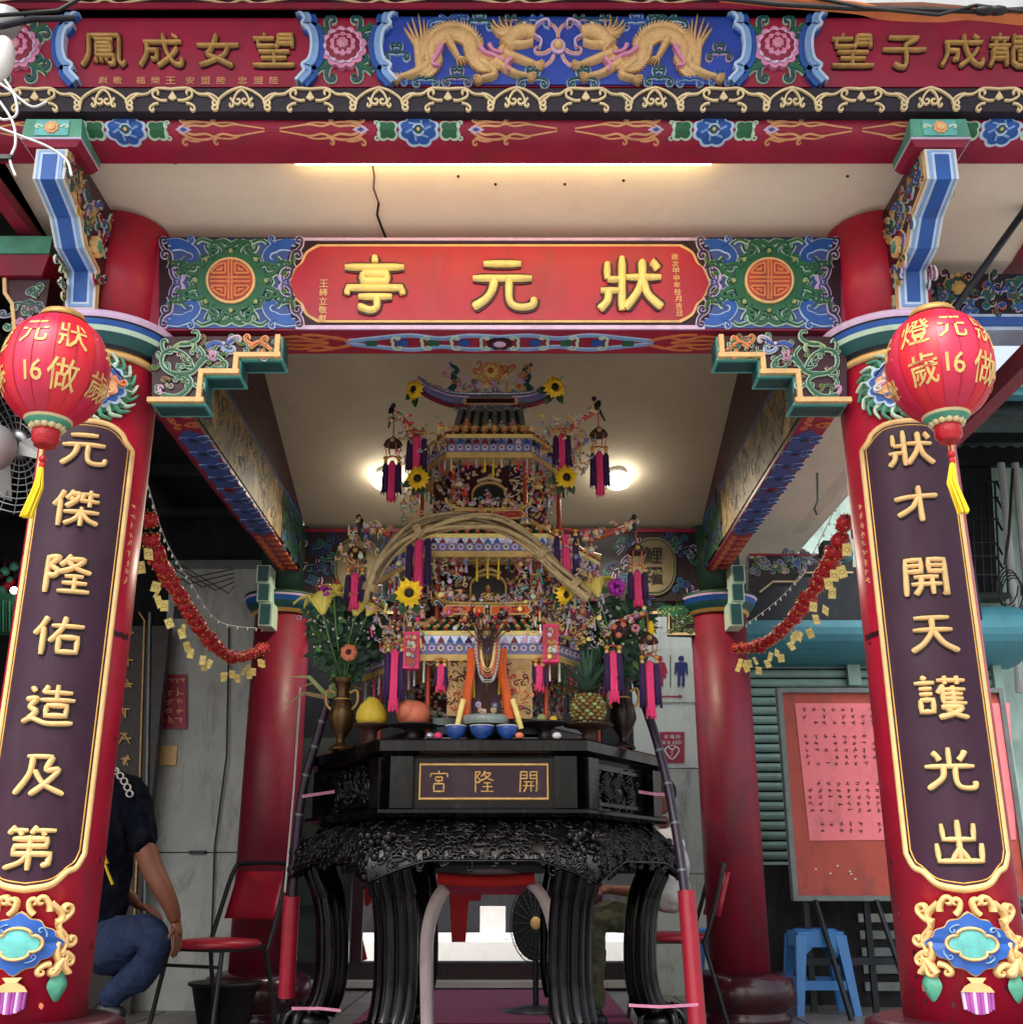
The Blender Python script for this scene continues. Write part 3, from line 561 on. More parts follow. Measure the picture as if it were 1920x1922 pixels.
# ================================================================== SPANDRELS under the sign beam
def spandrel(mir, label):
    poly_px = [(286, 632), (528, 631), (528, 673), (450, 673), (450, 704), (384, 704), (384, 757), (286, 757)]
    mp = pxmap(3.22, mir); mb_ = pxmap(3.38, mir)
    wpt = [mp(x, y, 0) for x, y in poly_px]
    root = thing('corner_bracket', (wpt[0].x, 3.3, wpt[0].z), label, 'corner bracket', 'stepped spandrels under the name board')
    t = MB()
    t.prism([(p.x, 3.315, p.z) for p in wpt], [(p.x, 3.22, p.z) for p in wpt], 'dark_maroon', 'teal'); t.build('bracket_board', root)
    t = MB(); e = [(528, 632), (528, 673), (450, 673), (450, 704), (384, 704), (384, 757), (288, 757)]
    sgn = -1 if mir else 1
    for i in range(len(e)-1):
        a, c = mp(*e[i], 0), mp(*e[i+1], 0); th = .016
        horiz = abs(a.z-c.z) < .02
        if horiz:
            t.box(((a.x+c.x)/2-sgn*th*.5, 3.2125, a.z+th*.5), (abs(a.x-c.x)+th, .018, th), 'gold_paint')
            t.box(((a.x+c.x)/2, 3.27, a.z-.002), (abs(a.x-c.x)+.01, .098, .006), 'turquoise'); t.box(((a.x+c.x)/2, 3.268, a.z-.006), (abs(a.x-c.x)-.008, .066, .006), 'teal')
        else:
            t.box((a.x-sgn*th*.5, 3.213, (a.z+c.z)/2), (th, .018, abs(a.z-c.z)+.002), 'gold_paint')
            t.box((a.x+sgn*.002, 3.27, (a.z+c.z)/2), (.006, .098, abs(a.z-c.z)), 'turquoise'); t.box((a.x+sgn*.006, 3.268, (a.z+c.z)/2), (.006, .066, abs(a.z-c.z)-.008), 'teal')
    t.build('gilt_edge', root)
    t = MB(); mp = pxmap(3.218, mir); O = lambda pts, w_, mt, ln='mint', h=.012, lw=2.1: orn(t, mp, pts, w_*.62, mt, ln, h, lw)
    O(cr([(304, 742), (330, 746), (350, 736), (360, 718), (348, 706), (320, 700), (306, 686), (308, 666), (326, 658), (350, 668), (364, 690), (352, 690)], 6), 9, 'green')
    O(cr([(340, 704), (362, 700), (378, 684), (392, 672), (412, 672), (424, 684)], 6), 9, 'green'); O(cr([(372, 688), (384, 668), (374, 652)], 5), 8, 'green')
    O(hook(312, 664, R(-110), 28, 1, .5), 6, 'green'); O(hook(328, 655, R(-20), 44, 1, .5), 6, 'olive'); O(hook(340, 648, R(-14), 46, -1, .6), 6, 'green'); O(hook(352, 706, R(60), 26, 1, .8), 5, 'green')
    O(hook(306, 742, R(-120), 18, 1, .6), 5, 'pink', 'lilac'); O(hook(400, 690, R(10), 30, -1, .9), 6, 'green'); O(hook(365, 722, R(30), 20, -1, .9), 5, 'green')
    O(cr([(390, 654), (404, 646), (424, 648), (440, 640)], 5), 12, 'blue', 'lilac'); O(hook(418, 654, R(30), 26, -1, .8), 6, 'sky_blue', 'white'); O(hook(430, 642, R(-30), 26, 1, .7), 4, 'lilac', 'white'); O(hook(396, 660, R(80), 16, 1, .6), 5, 'pink', 'lilac'); O(hook(404, 662, R(80), 16, 1, .6), 5, 'pink', 'lilac')
    t.ball(mp(422, 648, .014), .006, 'white', 6, 5)
    O(cr([(470, 654), (486, 644), (500, 650), (512, 660)], 5), 7, 'orange', 'gold_paint'); O(hook(480, 648, R(200), 26, 1, .8), 5, 'orange', 'gold_paint'); O(hook(490, 646, R(-60), 18, 1, .7), 4, 'orange', 'gold_paint'); O(hook(496, 658, R(100), 16, -1, .8), 4, 'orange', 'gold_paint')
    for q in range(44):
        x = random.uniform(300, 515); lo = 744 if x < 372 else (692 if x < 440 else 662); y = random.uniform(642, lo)
        O(hook(x, y, random.uniform(0, 6.28), random.uniform(13, 20), random.choice((1, -1)), .8), 3.2, random.choice(('green', 'teal', 'green', 'maroon')), random.choice(('mint', 'olive', 'mint')), .008, 1.5)
    t.build('dragon_scroll', root)
spandrel(None, 'stepped dragon bracket at the left column, under the left end of the name board')
spandrel(1875, 'stepped dragon bracket at the right column, under the right end of the name board')

# ================================================================== FRONT COLUMNS
RC = .171
LEFT_CH = [('元', 845, 157), ('傑', 957, 138), ('隆', 1080, 120), ('佑', 1195, 102), ('造', 1325, 80), ('及', 1455, 62), ('第', 1592, 46)]
RIGHT_CH = [('狀', 845, 1710), ('才', 950, 1722), ('開', 1085, 1738), ('天', 1190, 1757), ('護', 1310, 1775), ('光', 1445, 1790), ('出', 1580, 1808)]
def front_column(cx, sg, chars, label, group):
    root = thing('front_column', (cx, YF, 0), label, 'column', group)
    t = MB(); t.lathe([(.25, -.6), (.25, .28), (.275, .31), (.275, .375), (.24, .39)], 'dark_maroon', (cx, YF, 0), 40); t.build('plinth', root)
    t = MB(); t.lathe([(RC, .386), (RC, 2.37)], 'red', (cx, YF, 0), 64); t.lathe([(RC*.93, 2.44), (RC*.93, 2.875)], 'red', (cx, YF, 0), 48); t.build('shaft', root)
    t = MB(); P = [(RC+.004, 2.330), (RC+.012, 2.334), (RC+.015, 2.344), (RC+.008, 2.353), (RC+.010, 2.360), (RC+.017, 2.368), (RC+.034, 2.393), (RC+.038, 2.402), (RC+.047, 2.416), (RC+.051, 2.435), (RC+.054, 2.441), (RC+.060, 2.450), (RC+.057, 2.464), (RC-.02, 2.47)]
    MC = ['gold_paint', 'gold_paint', 'gold', 'black', 'black', 'teal', 'teal', 'mint', 'blue', 'black_panel', 'lilac', 'lilac', 'pink', 'dark_maroon']
    t.lathe(P, lambda k: MC[k], (cx, YF, 0), 72, caps=True); t.build('capital', root)
    # couplet board hugging the shaft
    A0 = sg*R(11.5); rp = RC+.004; mp = cylmap(cx, YF, rp, A0, 0); HW = .152
    zt_, zb2 = 2.105, .715
    def outline(d):
        hw = HW-d; L = [(-.0, zb2+d), (-.062, zb2+.012+d), (-.098, zb2+.046+d*.9), (-.128+d*.5, zb2+.058+d), (-hw, zb2+.098+d*.6)]
        Tp = [(-hw, zt_-.075), (-.124+d*.6, zt_-.05-d*.4), (-.104+d*.4, zt_-.02-d), (-.06, zt_-d), (0, zt_+.004-d)]
        L = cr(L, 5); Tp = cr(Tp, 4)
        mid = [(-hw, L[-1][1]+(Tp[0][1]-L[-1][1])*i/12) for i in range(1, 12)]
        half = L+mid+Tp
        return half+[(-p[0], p[1]) for p in reversed(half[1:-1])]
    def fill(t, mp, out, h, mat):       # curved fill in horizontal strips
        n = len(out); half = out[:n//2+1]; other = [out[0]]+list(reversed(out[n//2:]))
        m_ = min(len(half), len(other)); vs = []; K = 9
        for i in range(m_):
            a, c = half[i], other[i]
            for q in range(K): vs.append(mp(a[0]+(c[0]-a[0])*q/(K-1), a[1], h))
        t.add(vs, [(i*K+q, i*K+q+1, (i+1)*K+q+1, (i+1)*K+q) for i in range(m_-1) for q in range(K-1)], mat, True)
    bd = MB(); fill(bd, mp, outline(.016), .010, 'aubergine'); board = bd.build('couplet_board', root)
    t = MB(); oo = outline(.010); t.ribbon(mp, oo, .021, .017, 'gold_paint', rnd=True, closed=True); t.ribbon(mp, outline(.025), .007, .012, 'gold', rnd=True, closed=True); t.build('gilt_frame', board)
    for ch, py, px in chars:
        z = zr(py, YF-RC*.98)
        t = MB(); glyph(t, cylmap(cx, YF, rp+.010, A0, 0), ch, 0, z, .137, .118, .0165, .014, 'gold_paint', 'dark_ink'); t.build('character', board)
    # lion roundel above the board
    t = MB(); zc = 2.225; u0 = .02*sg
    for i in range(22):
        a = i/22*2*math.pi; t.ribbon(mp, cr([(u0+math.cos(a)*.07, zc+math.sin(a)*.07), (u0+math.cos(a)*.1, zc+math.sin(a)*.1), (u0+math.cos(a+.25)*.118, zc+math.sin(a+.25)*.118)], 3), lambda q: .022*(1-.7*q), .014, 'jade' if i % 2 else 'mint', rnd=True)
    t.poly(mp, circ(u0, zc, .095, 26), .012, 'green'); petal_disc(t, mp, u0, zc, .08, 12, 'pale_blue', .018); petal_disc(t, mp, u0, zc, .07, 12, 'blue', .022); petal_disc(t, mp, u0, zc-.005, .052, 8, 'flame', .03)
    for q in range(9): scroll(t, mp, u0+random.uniform(-.04, .04), zc+random.uniform(-.04, .04), random.uniform(0, 6), .04, random.choice((1, -1)), .008, random.choice(('gold_paint', 'orange', 'white', 'blue', 'pink')), 'pale_blue', .036)
    t.ball(mp(u0, zc-.01, .035), (.026, .02, .022), 'gold_paint'); t.ball(mp(u0-.022, zc+.02, .036), .009, 'white', 8, 6); t.ball(mp(u0+.022, zc+.02, .036), .009, 'white', 8, 6)
    t.build('lion_roundel', root)
    # drop ornament below the board
    t = MB(); zc = .588
    pts = []
    for i in range(64):
        a = i/64*2*math.pi; r_ = 1/(abs(math.cos(a))**1.25+abs(math.sin(a))**1.25)**(1/1.25); r_ *= 1+.05*math.cos(a*12); pts.append((math.cos(a)*.106*r_, zc+math.sin(a)*.074*r_))
    t.poly(mp, [(p[0]*1.05, zc+(p[1]-zc)*1.05) for p in pts], .010, 'gold_paint'); K = len(pts); t.add([mp(p[0], p[1], .020) for p in pts]+[mp(0, zc, .026)], [(i, (i+1) % K, K) for i in range(K)], 'blue')
    for a in (0, 90, 180, 270): t.ribbon(mp, hook(math.cos(R(a+20))*.07, zc+math.sin(R(a+20))*.05, R(a+110), .03, 1, .9), .006, .028, 'sky_blue', True)
    def lobed(s): return [(math.cos(a)*s*(.78+.30*abs(math.cos(a*2))**.55)*1.18, zc+math.sin(a)*s*(.78+.30*abs(math.cos(a*2))**.55)*.80) for a in [i/48*2*math.pi for i in range(48)]]
    t.ribbon(mp, lobed(.045), .012, .034, 'gold_paint', True, closed=True); q = lobed(.040); t.add([mp(p[0], p[1], .027) for p in q]+[mp(0, zc, .034)], [(i, (i+1) % 48, 48) for i in range(48)], 'turquoise', True)
    t.build('medallion', root)
    t = MB()
    for s in (1, -1):
        for pts in (hook(s*.068, .668, R(90+s*20), .05, s, .9), hook(s*.085, .64, R(90-s*60), .06, s, 1.0), hook(s*.098, .62, R(-60 if s > 0 else 240), .06, s, 1.0), hook(s*.100, .59, R(-90), .055, s, 1.0), hook(s*.105, .565, R(-20 if s > 0 else 200), .05, -s, 1.0),
                    hook(s*.085, .535, R(200 if s > 0 else -20), .04, s, .9), hook(s*.03, .66, R(90+s*30), .045, -s, .9), hook(s*.11, .545, R(-100), .045, -s, .9), cr([(s*.07, .69), (s*.1, .66), (s*.095, .63), (s*.118, .60), (s*.11, .56)], 5)):
            t.ribbon(mp, pts, lambda q: .019*(1-.5*q), .022, 'gold_paint', True)
    t.build('gilt_scroll', root)
    def leafpend(u, z, w_, hgt, m1, m2, name):
        t = MB(); out = cr([(u-w_*.35, z), (u-w_*.9, z-hgt*.35), (u-w_*.8, z-hgt*.62), (u, z-hgt), (u+w_*.8, z-hgt*.62), (u+w_*.9, z-hgt*.35), (u+w_*.35, z)], 5); K = len(out)
        t.add([mp(p[0], p[1], .004) for p in out]+[mp(u, z-hgt*.45, .03)], [(i, (i+1) % K, K) for i in range(K)], m1, True)
        t.ribbon(mp, cr([(u-w_*.75, z-.004), (u-w_*.3, z+.012), (u, z+.03), (u+w_*.3, z+.012), (u+w_*.75, z-.004)], 4), .018, .026, m2, True); t.build(name, root)
    leafpend(-.112, .515, .030, .075, 'jade', 'gold_paint', 'leaf_pendant'); leafpend(.112, .515, .030, .075, 'jade', 'gold_paint', 'leaf_pendant')
    t = MB(); t.poly(mp, [(-.022, .505), (.022, .505), (.012, .493), (.030, .482), (.038, .470), (-.038, .470), (-.030, .482), (-.012, .493)], .020, 'gold_paint')
    K = 9; top = [(-.034+.068*i/8, .470) for i in range(K)]; bot = [(-.032+.064*i/8, .428-.012*math.sin(math.pi*i/8)) for i in range(K)]
    for i in range(K-1):
        x = (top[i][0]+top[i+1][0])/2; t.ribbon(mp, [top[i], bot[i]], .012, .018, 'violet_petal' if i % 3 else 'lilac', True)
    t.ribbon(mp, [top[-1], bot[-1]], .012, .018, 'violet_petal', True); t.build('tassel_pendant', root)
    # little gold donor characters on the side of the shaft
    t = MB(); mq = cylmap(cx, YF, RC, A0, 0)
    for i in range(9): scribble(t, mq, sg*.185 if sg > 0 else -.185, 1.86-i*.03, .02, 'flame', .001)
    t.build('donor_line', root)
    for z, u in ((1.52, -sg*0+.17), (1.33, -.175)):
        pass
    for q in range(16):
        t = MB(); u_, z_ = random.uniform(-.24, .24), random.choice((random.uniform(.45, .7), random.uniform(.7, 2.3), random.uniform(.43, .5)))
        if abs(u_) < .165 and .68 < z_ < 2.3: u_ = math.copysign(random.uniform(.17, .25), u_)
        t.poly(mq, [(u_+random.uniform(.6, 1.2)*.006*math.cos(a_), z_+random.uniform(.6, 1.9)*.006*math.sin(a_)) for a_ in [k_*1.05 for k_ in range(6)]], .0012, random.choice(('dark_maroon', 'maroon', 'dark_maroon', 'dark_maroon', 'peach'))); t.build('paint_chip', root)
    t = MB(); t.ribbon(mq, [(sg*(.155+.012*i), 1.455-.002*(i % 3)) for i in range(8)], .016, .0015, 'dark_maroon'); t.build('stain', root)
    return root
front_column(XL, 1, LEFT_CH, 'left front red column, its couplet board ending in 及第, crouching person behind it', None)
front_column(XR, -1, RIGHT_CH, 'right front red column, its couplet board starting with 狀才開天, red notice board behind it', None)

# ================================================================== EAVE BRACKETS reaching forward from the columns
def eave_bracket(cx, sg, label):
    root = thing('eave_bracket', (cx, 3.1, 2.47), label, 'bracket', 'zigzag brackets holding the eave beam')
    path = [(2.757, 2.822), (2.760, 2.725), (2.895, 2.685), (2.96, 2.62), (3.07, 2.60), (3.095, 2.472)]
    dense = []
    for i in range(len(path)-1):
        for j in range(4): dense.append((path[i][0]+(path[i+1][0]-path[i][0])*j/4, path[i][1]+(path[i+1][1]-path[i][1])*j/4))
    dense.append(path[-1]); w2 = .042
    ply = path+[(3.14, 2.472), (3.14, 2.86), (2.87, 2.86), (2.87, 2.822)]
    t = MB(); t.prism([(cx-w2, y, z) for y, z in ply], [(cx+w2, y, z) for y, z in ply], 'dark_maroon'); t.build('bracket_body', root)
    t = MB()
    for k, (wd, mat, h) in enumerate(((.094, 'white', .006), (.076, 'sky_blue', .010), (.058, 'pale_blue', .012), (.042, 'blue', .015))):
        e = k*.008
        pp = list(path); 
        vs = []; n_ = len(pp)
        for i, (y, z) in enumerate(pp):
            a = pp[max(i-1, 0)]; c = pp[min(i+1, n_-1)]; dy, dz = c[0]-a[0], c[1]-a[1]; L = math.hypot(dy, dz); ny, nz = dz/L, -dy/L
            if ny > 0: ny, nz = -ny, -nz
            if i == 0: z -= e
            if i == n_-1: z += e
            vs += [(cx-wd/2, y, z), (cx-wd/2, y+ny*h, z+nz*h), (cx+wd/2, y+ny*h, z+nz*h), (cx+wd/2, y, z)]
        t.add(vs, [(i*4+q, i*4+q+1, (i+1)*4+q+1, (i+1)*4+q) for i in range(n_-1) for q in range(3)]+[(0, 1, 2, 3), tuple(range(n_*4-4, n_*4))], mat)
    t.build('blue_face', root)
    for s in (1, -1):
        t = MB(); mp = (lambda u, v, w, s=s: Vector((cx+s*(w2+w), u, v)))
        t.ribbon(mp, [(p[0]+.012, p[1]+.008) for p in path], .012, .007, 'gold_paint')
        for q in range(60):
            f = random.random(); y = 2.79+f*.34; lo = 2.73 if y < 2.9 else (2.64 if y < 3.0 else 2.50); z = random.uniform(lo+.02, 2.82)
            scroll(t, mp, y, z, random.uniform(0, 6.28), random.uniform(.03, .055), random.choice((1, -1)), .007, random.choice(('green', 'slate_blue', 'maroon', 'teal', 'antique_gold')), random.choice(('mint', 'lilac', 'scroll_gold')), .009)
        petal_disc(t, mp, 3.03, 2.66, .035, 7, 'gold_paint', .018); petal_disc(t, mp, 3.03, 2.66, .022, 6, 'jade', .022)
        t.build('carved_side', root)
    # capital block under the bead beam
    t = MB(); zc = 2.895
    def ring(hx, y0, y1, z): return [(cx-hx, y0, z), (cx+hx, y0, z), (cx+hx, y1, z), (cx-hx, y1, z)]
    t.prism(ring(.074, 2.745, 2.88, 2.8245), ring(.088, 2.735, 2.885, 2.843), 'maroon'); t.prism(ring(.090, 2.733, 2.89, 2.8485), ring(.084, 2.733, 2.89, 2.915), 'jade')
    t.prism(ring(.091, 2.730, 2.89, 2.8435), ring(.091, 2.730, 2.89, 2.848), 'lilac')
    mf = lambda u, v, w: Vector((cx+u, 2.733-w, v))
    t.poly(mf, [(-.05, 2.855), (.05, 2.855), (.05, 2.908), (-.05, 2.908)], .004, 'turquoise'); petal_disc(t, mf, 0, 2.882, .022, 8, 'flame', .008); petal_disc(t, mf, 0, 2.882, .013, 8, 'gold_paint', .012)
    for s in (1, -1): t.ribbon(mf, hook(s*.026, 2.882, R(90-s*60), .025, -s, .8), .006, .007, 'mint')
    t.build('capital_block', root)
eave_bracket(-1.373, 1, 'zigzag blue faced bracket above the left front column')
eave_bracket(1.28, -1, 'zigzag blue faced bracket above the right front column, its paint flaked at the top')
# side bracket, left of the left column
SBk = thing('side_bracket', (-1.63, 3.3, 2.4), 'small carved maroon bracket with a grey green block left of the left column', 'bracket')
t = MB(); cx = -1.635
t.prism([(cx-.07, 3.2, 2.66), (cx+.07, 3.2, 2.66), (cx+.07, 3.34, 2.66), (cx-.07, 3.34, 2.66)], [(cx-.1, 3.17, 2.72), (cx+.1, 3.17, 2.72), (cx+.1, 3.37, 2.72), (cx-.1, 3.37, 2.72)], 'maroon')
t.prism([(cx-.1, 3.168, 2.724), (cx+.1, 3.168, 2.724), (cx+.1, 3.37, 2.724), (cx-.1, 3.37, 2.724)], [(cx-.1, 3.168, 2.79), (cx+.1, 3.168, 2.79), (cx+.1, 3.37, 2.79), (cx-.1, 3.37, 2.79)], 'jade'); t.build('capital_block', SBk)
t = MB(); ply = [(-1.545, 2.656), (-1.70, 2.656), (-1.69, 2.60), (-1.66, 2.56), (-1.64, 2.47), (-1.545, 2.40)]; t.prism([(x, 3.32, z) for x, z in ply], [(x, 3.22, z) for x, z in ply], 'dark_maroon')
mf = lambda u, v, w: Vector((u, 3.22-w, v))
t.ribbon(mf, [(p[0]+.006, p[1]) for p in ply[1:]], .012, .01, 'gold_paint')
for q in range(16): scroll(t, mf, random.uniform(-1.65, -1.57), random.uniform(2.49, 2.63), random.uniform(0, 6), .045, random.choice((1, -1)), .007, random.choice(('green', 'pink', 'teal')), random.choice(('mint', 'lilac')), .008)
t.build('carved_wing', SBk)

# ================================================================== SIDE BEAMS running back
def side_beam(x_in, x_out, s, label):
    root = thing('side_beam', ((x_in+x_out)/2, 5, 2.55), label, 'beam', 'painted side beams running back')
    z0 = 2.55; t = MB(); y0, y1 = 3.46, 6.5
    t.box(((x_in+x_out)/2, (y0+y1)/2, (z0+3.6)/2+.0), (abs(x_in-x_out), y1-y0, 3.6-z0), 'dark_maroon'); t.build('beam_core', root)
    mp = lambda u, v, w: Vector((x_in-s*w, u, v))
    t = MB(); t.poly(mp, [(y0+.05, z0+.02), (y1-.05, z0+.02), (y1-.05, 2.86), (y0+.05, 2.86)], .006, LANDSCAPE); t.ribbon(mp, [(y0+.05, 2.866), (y1-.05, 2.866)], .012, .008, 'blue')
    for q in range(60):       # painted rocks, pines and cloud wisps
        yy, zz = random.uniform(y0+.65, y1-.7), random.uniform(z0+.05, 2.8); m_ = random.choice(('dark_green', 'brown', 'faded_gold', 'faded_gold', 'dark_ink'))
        t.ribbon(mp, cr([(yy, zz), (yy+random.uniform(-.05, .05), zz+random.uniform(.02, .06)), (yy+random.uniform(-.08, .08), zz+random.uniform(.03, .09))], 4), lambda q_: .018*(1-.8*q_), .0068, m_)
    for a in (y0+.0, y1-.62):
        t.poly(mp, [(a, z0+.02), (a+.6, z0+.02), (a+.52, 2.7), (a+.6, 2.86), (a, 2.86)], .008, 'dark_green')
        for q in range(46): scroll(t, mp, a+random.uniform(.03, .52), random.uniform(z0+.04, 2.84), random.uniform(0, 6), random.uniform(.05, .08), random.choice((1, -1)), .008, random.choice(('green', 'slate_blue', 'dark_maroon')), random.choice(('olive', 'antique_gold', 'slate_blue')), .011)
    t.build('landscape_painting', root)
    t = MB(); mu_ = lambda u, v, w: Vector((v, u, z0-w)); xm = (x_in+x_out)/2; hw = abs(x_in-x_out)/2
    t.poly(mu_, [(y0, xm-hw), (y1, xm-hw), (y1, xm+hw), (y0, xm+hw)], .003, 'beam_red')
    t.poly(mu_, [(4.25, xm), (4.32, xm-hw*.85), (5.68, xm-hw*.85), (5.75, xm), (5.68, xm+hw*.85), (4.32, xm+hw*.85)], .0045, 'slate_blue')
    n_ = 9
    for i in range(n_):
        y = 4.36+i*(1.28/(n_-1)); petal_disc(t, mu_, y, xm, .035, 6, 'maroon' if i == 4 else 'slate_blue', .008); petal_disc(t, mu_, y, xm, .02, 6, 'dark_blue_panel', .01)
        for e in (1, -1):
            for f_ in (1, -1): scroll(t, mu_, y+f_*.02, xm+e*.02, R(90*e-f_*30), .055, e*f_, .006, 'slate_blue', 'pale_blue', .009)
    for a, b2 in ((3.5, 4.2), (5.8, 6.45)):
        for i in range(int((b2-a)/.1)+1):
            y = a+i*.1
            for e in (1, -1):
                for f_ in (1, -1): t.ribbon(mu_, hook(y, xm+e*.008, R(90*e-f_*35), .06, e*f_, .9), .009, .006, 'orange')
    t.build('painted_underside', root)
PAL['landscape'] = ('9A8350', .7, 0, .2, .1, 5)
LANDSCAPE = bpy.data.materials.new('landscape_paint'); LANDSCAPE.use_nodes = True
_t = LANDSCAPE.node_tree; _b = _t.nodes['Principled BSDF']; _tc = _t.nodes.new('ShaderNodeTexCoord'); _mp = _t.nodes.new('ShaderNodeMapping'); _mp.inputs['Scale'].default_value = (1, 3.2, 2.2)
_n = _t.nodes.new('ShaderNodeTexNoise'); _n.inputs['Scale'].default_value = 2.4; _n.inputs['Detail'].default_value = 10; _n.inputs['Distortion'].default_value = 1.2; _r = _t.nodes.new('ShaderNodeValToRGB')
_e = _r.color_ramp.elements; _e[0].position = .3; _e[0].color = lin('1E2216')+[1]; _e[1].position = .7; _e[1].color = lin('B08A50')+[1]
for p_, c_ in ((.40, '3C3820'), (.48, '8C7038'), (.53, '4E4A28'), (.60, '9A7C46')): q_ = _e.new(p_); q_.color = lin(c_)+[1]
_t.links.new(_tc.outputs['Object'], _mp.inputs[0]); _t.links.new(_mp.outputs[0], _n.inputs['Vector']); _t.links.new(_n.outputs['Fac'], _r.inputs[0]); _t.links.new(_r.outputs[0], _b.inputs['Base Color']); _b.inputs['Roughness'].default_value = .6
side_beam(-1.305, -1.43, -1, 'painted side beam running back from the left front column')
side_beam(1.195, 1.325, 1, 'painted side beam running back from the right front column')

# ================================================================== BACK COLUMNS, BACK BEAM
def back_column(cx, label):
    root = thing('back_column', (cx, YB, 0), label, 'column')
    r = .168
    t = MB(); t.lathe([(.26, 0), (.27, .04), (.25, .06), (.25, .075), (.285, .10), (.30, .16), (.285, .235), (.23, .262), (.18, .268)], 'wine_base', (cx, YB, 0), 48); t.build('stone_base', root)
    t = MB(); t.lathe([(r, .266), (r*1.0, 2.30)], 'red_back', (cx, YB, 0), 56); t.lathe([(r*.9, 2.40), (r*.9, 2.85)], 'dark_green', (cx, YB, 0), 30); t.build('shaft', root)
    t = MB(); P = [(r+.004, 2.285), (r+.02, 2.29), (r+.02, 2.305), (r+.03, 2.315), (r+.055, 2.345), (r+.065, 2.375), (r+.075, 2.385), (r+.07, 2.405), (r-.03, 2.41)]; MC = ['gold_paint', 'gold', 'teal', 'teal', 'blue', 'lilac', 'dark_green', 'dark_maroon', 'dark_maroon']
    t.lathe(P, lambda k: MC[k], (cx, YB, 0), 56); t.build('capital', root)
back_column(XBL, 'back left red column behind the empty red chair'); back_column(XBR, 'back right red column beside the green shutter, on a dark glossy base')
BB = thing('back_beam', (-.06, 6.6, 2.4), 'dark scroll painted back beam behind the pavilion, with a gold oval 鯉躍', 'beam')
YBB = 6.52; mb3 = pxmap(YBB)
b = MB(); zt, zb_ = zr(993, YBB), zr(1128, YBB); b.box((-.065, YBB+.08, (zt+zb_)/2), (2.5, .16, zt-zb_), 'dark_wood'); b.box((-.065, YBB-.004, zt-.012), (2.5, .012, .024), 'maroon'); b.build('beam_core', BB)
t = MB()
for q in range(230):
    x = random.uniform(555, 1330); y = random.uniform(1006, 1122)
    if 760 < x < 1140: continue
    scroll(t, mb3, x, y, random.uniform(0, 6.28), random.uniform(16, 28), random.choice((1, -1)), 3.4, random.choice(('dark_blue_panel', 'teal', 'panel_aubergine')), random.choice(('slate_blue', 'slate_blue', 'jade', 'lilac')), .008)
t.build('scroll_painting', BB)
for px, tx in ((1225, '鯉躍'), (672, '龍門')):
    t = MB(); petal_disc(t, mb3, px, 1064, 46, 4, 'faded_gold', .014, .06, 1.25); petal_disc(t, mb3, px, 1064, 43, 4, 'dark_green', .017, .06, 1.25); petal_disc(t, mb3, px, 1064, 41, 4, 'faded_gold', .0185, .06, 1.25)
    ftext(t, pxmap(YBB-.026), tx[0], px, 1042, 36, -32, .001, 'black'); ftext(t, pxmap(YBB-.026), tx[1], px, 1080, 36, -32, .001, 'black'); t.build('oval_plaque', BB)
# spandrels of the back beam
def back_spandrel(mir, label):
    mp = pxmap(6.55, mir); pp = [(1312, 1130), (1130, 1130), (1130, 1150), (1200, 1150), (1200, 1152), (1255, 1152), (1255, 1190), (1312, 1192)]
    t = MB(); w_ = [mp(x, y, 0) for x, y in pp]; t.prism([(p.x, 6.63, p.z) for p in w_], [(p.x, 6.55, p.z) for p in w_], 'dark_wood')
    t.ribbon(mp, [(1130, 1150), (1255, 1150), (1255, 1190), (1310, 1190)], 5, .008, 'scroll_gold')
    for q in range(34): scroll(t, mp, random.choice((random.uniform(1262, 1305), random.uniform(1140, 1305))), random.uniform(1134, 1146) if q % 2 else random.uniform(1134, 1180) if False else 1140, random.uniform(0, 6), 18, random.choice((1, -1)), 3, 'green', 'olive', .008)
    for q in range(14): scroll(t, mp, random.uniform(1264, 1304), random.uniform(1140, 1182), random.uniform(0, 6), 18, random.choice((1, -1)), 3, 'dark_green', 'olive', .008)
    o = t.build('back_corner_bracket'); tag(o, label, 'corner bracket', 'stepped spandrels of the back beam')
back_spandrel(None, 'stepped dark bracket in the right corner below the back beam'); back_spandrel(1880, 'stepped dark bracket in the left corner below the back beam')
# teal stepped end brackets beside the back columns
def teal_bracket(px, sg, label):
    t = MB(); Y = 6.3
    root = None; c = at(px, 1100, Y)
    zs = [(zr(1062, Y), 0), (zr(1095, Y), .0), (zr(1096, Y), -.012*sg), (zr(1130, Y), -.012*sg), (zr(1132, Y), -.03*sg), (zr(1176, Y), -.03*sg)]
    for k in range(3):
        za, dx = zs[k*2]; zb2, _ = zs[k*2+1]; x = c.x+dx
        t.box((x, Y+.06, (za+zb2)/2), (.082, .15, za-zb2), 'mint'); t.box((x, Y-.02, (za+zb2)/2), (.058, .02, (za-zb2)*.84), 'teal')
    o = t.build('teal_bracket'); tag(o, label, 'bracket', 'small teal brackets by the back columns')
teal_bracket(1386, 1, 'small teal stepped bracket in front of the right back column'); teal_bracket(494, -1, 'small teal stepped bracket in front of the left back column')
# ================================================================== BEHIND AND BESIDE THE PAVILION
def wallbox(name, x0, x1, y0, y1, z0, z1, mat, label, cat='wall', group=None):
    t = MB(); t.box(((x0+x1)/2, (y0+y1)/2, (z0+z1)/2), (x1-x0, y1-y0, z1-z0), mat); o = t.build(name); tag(o, label, cat, group); return o
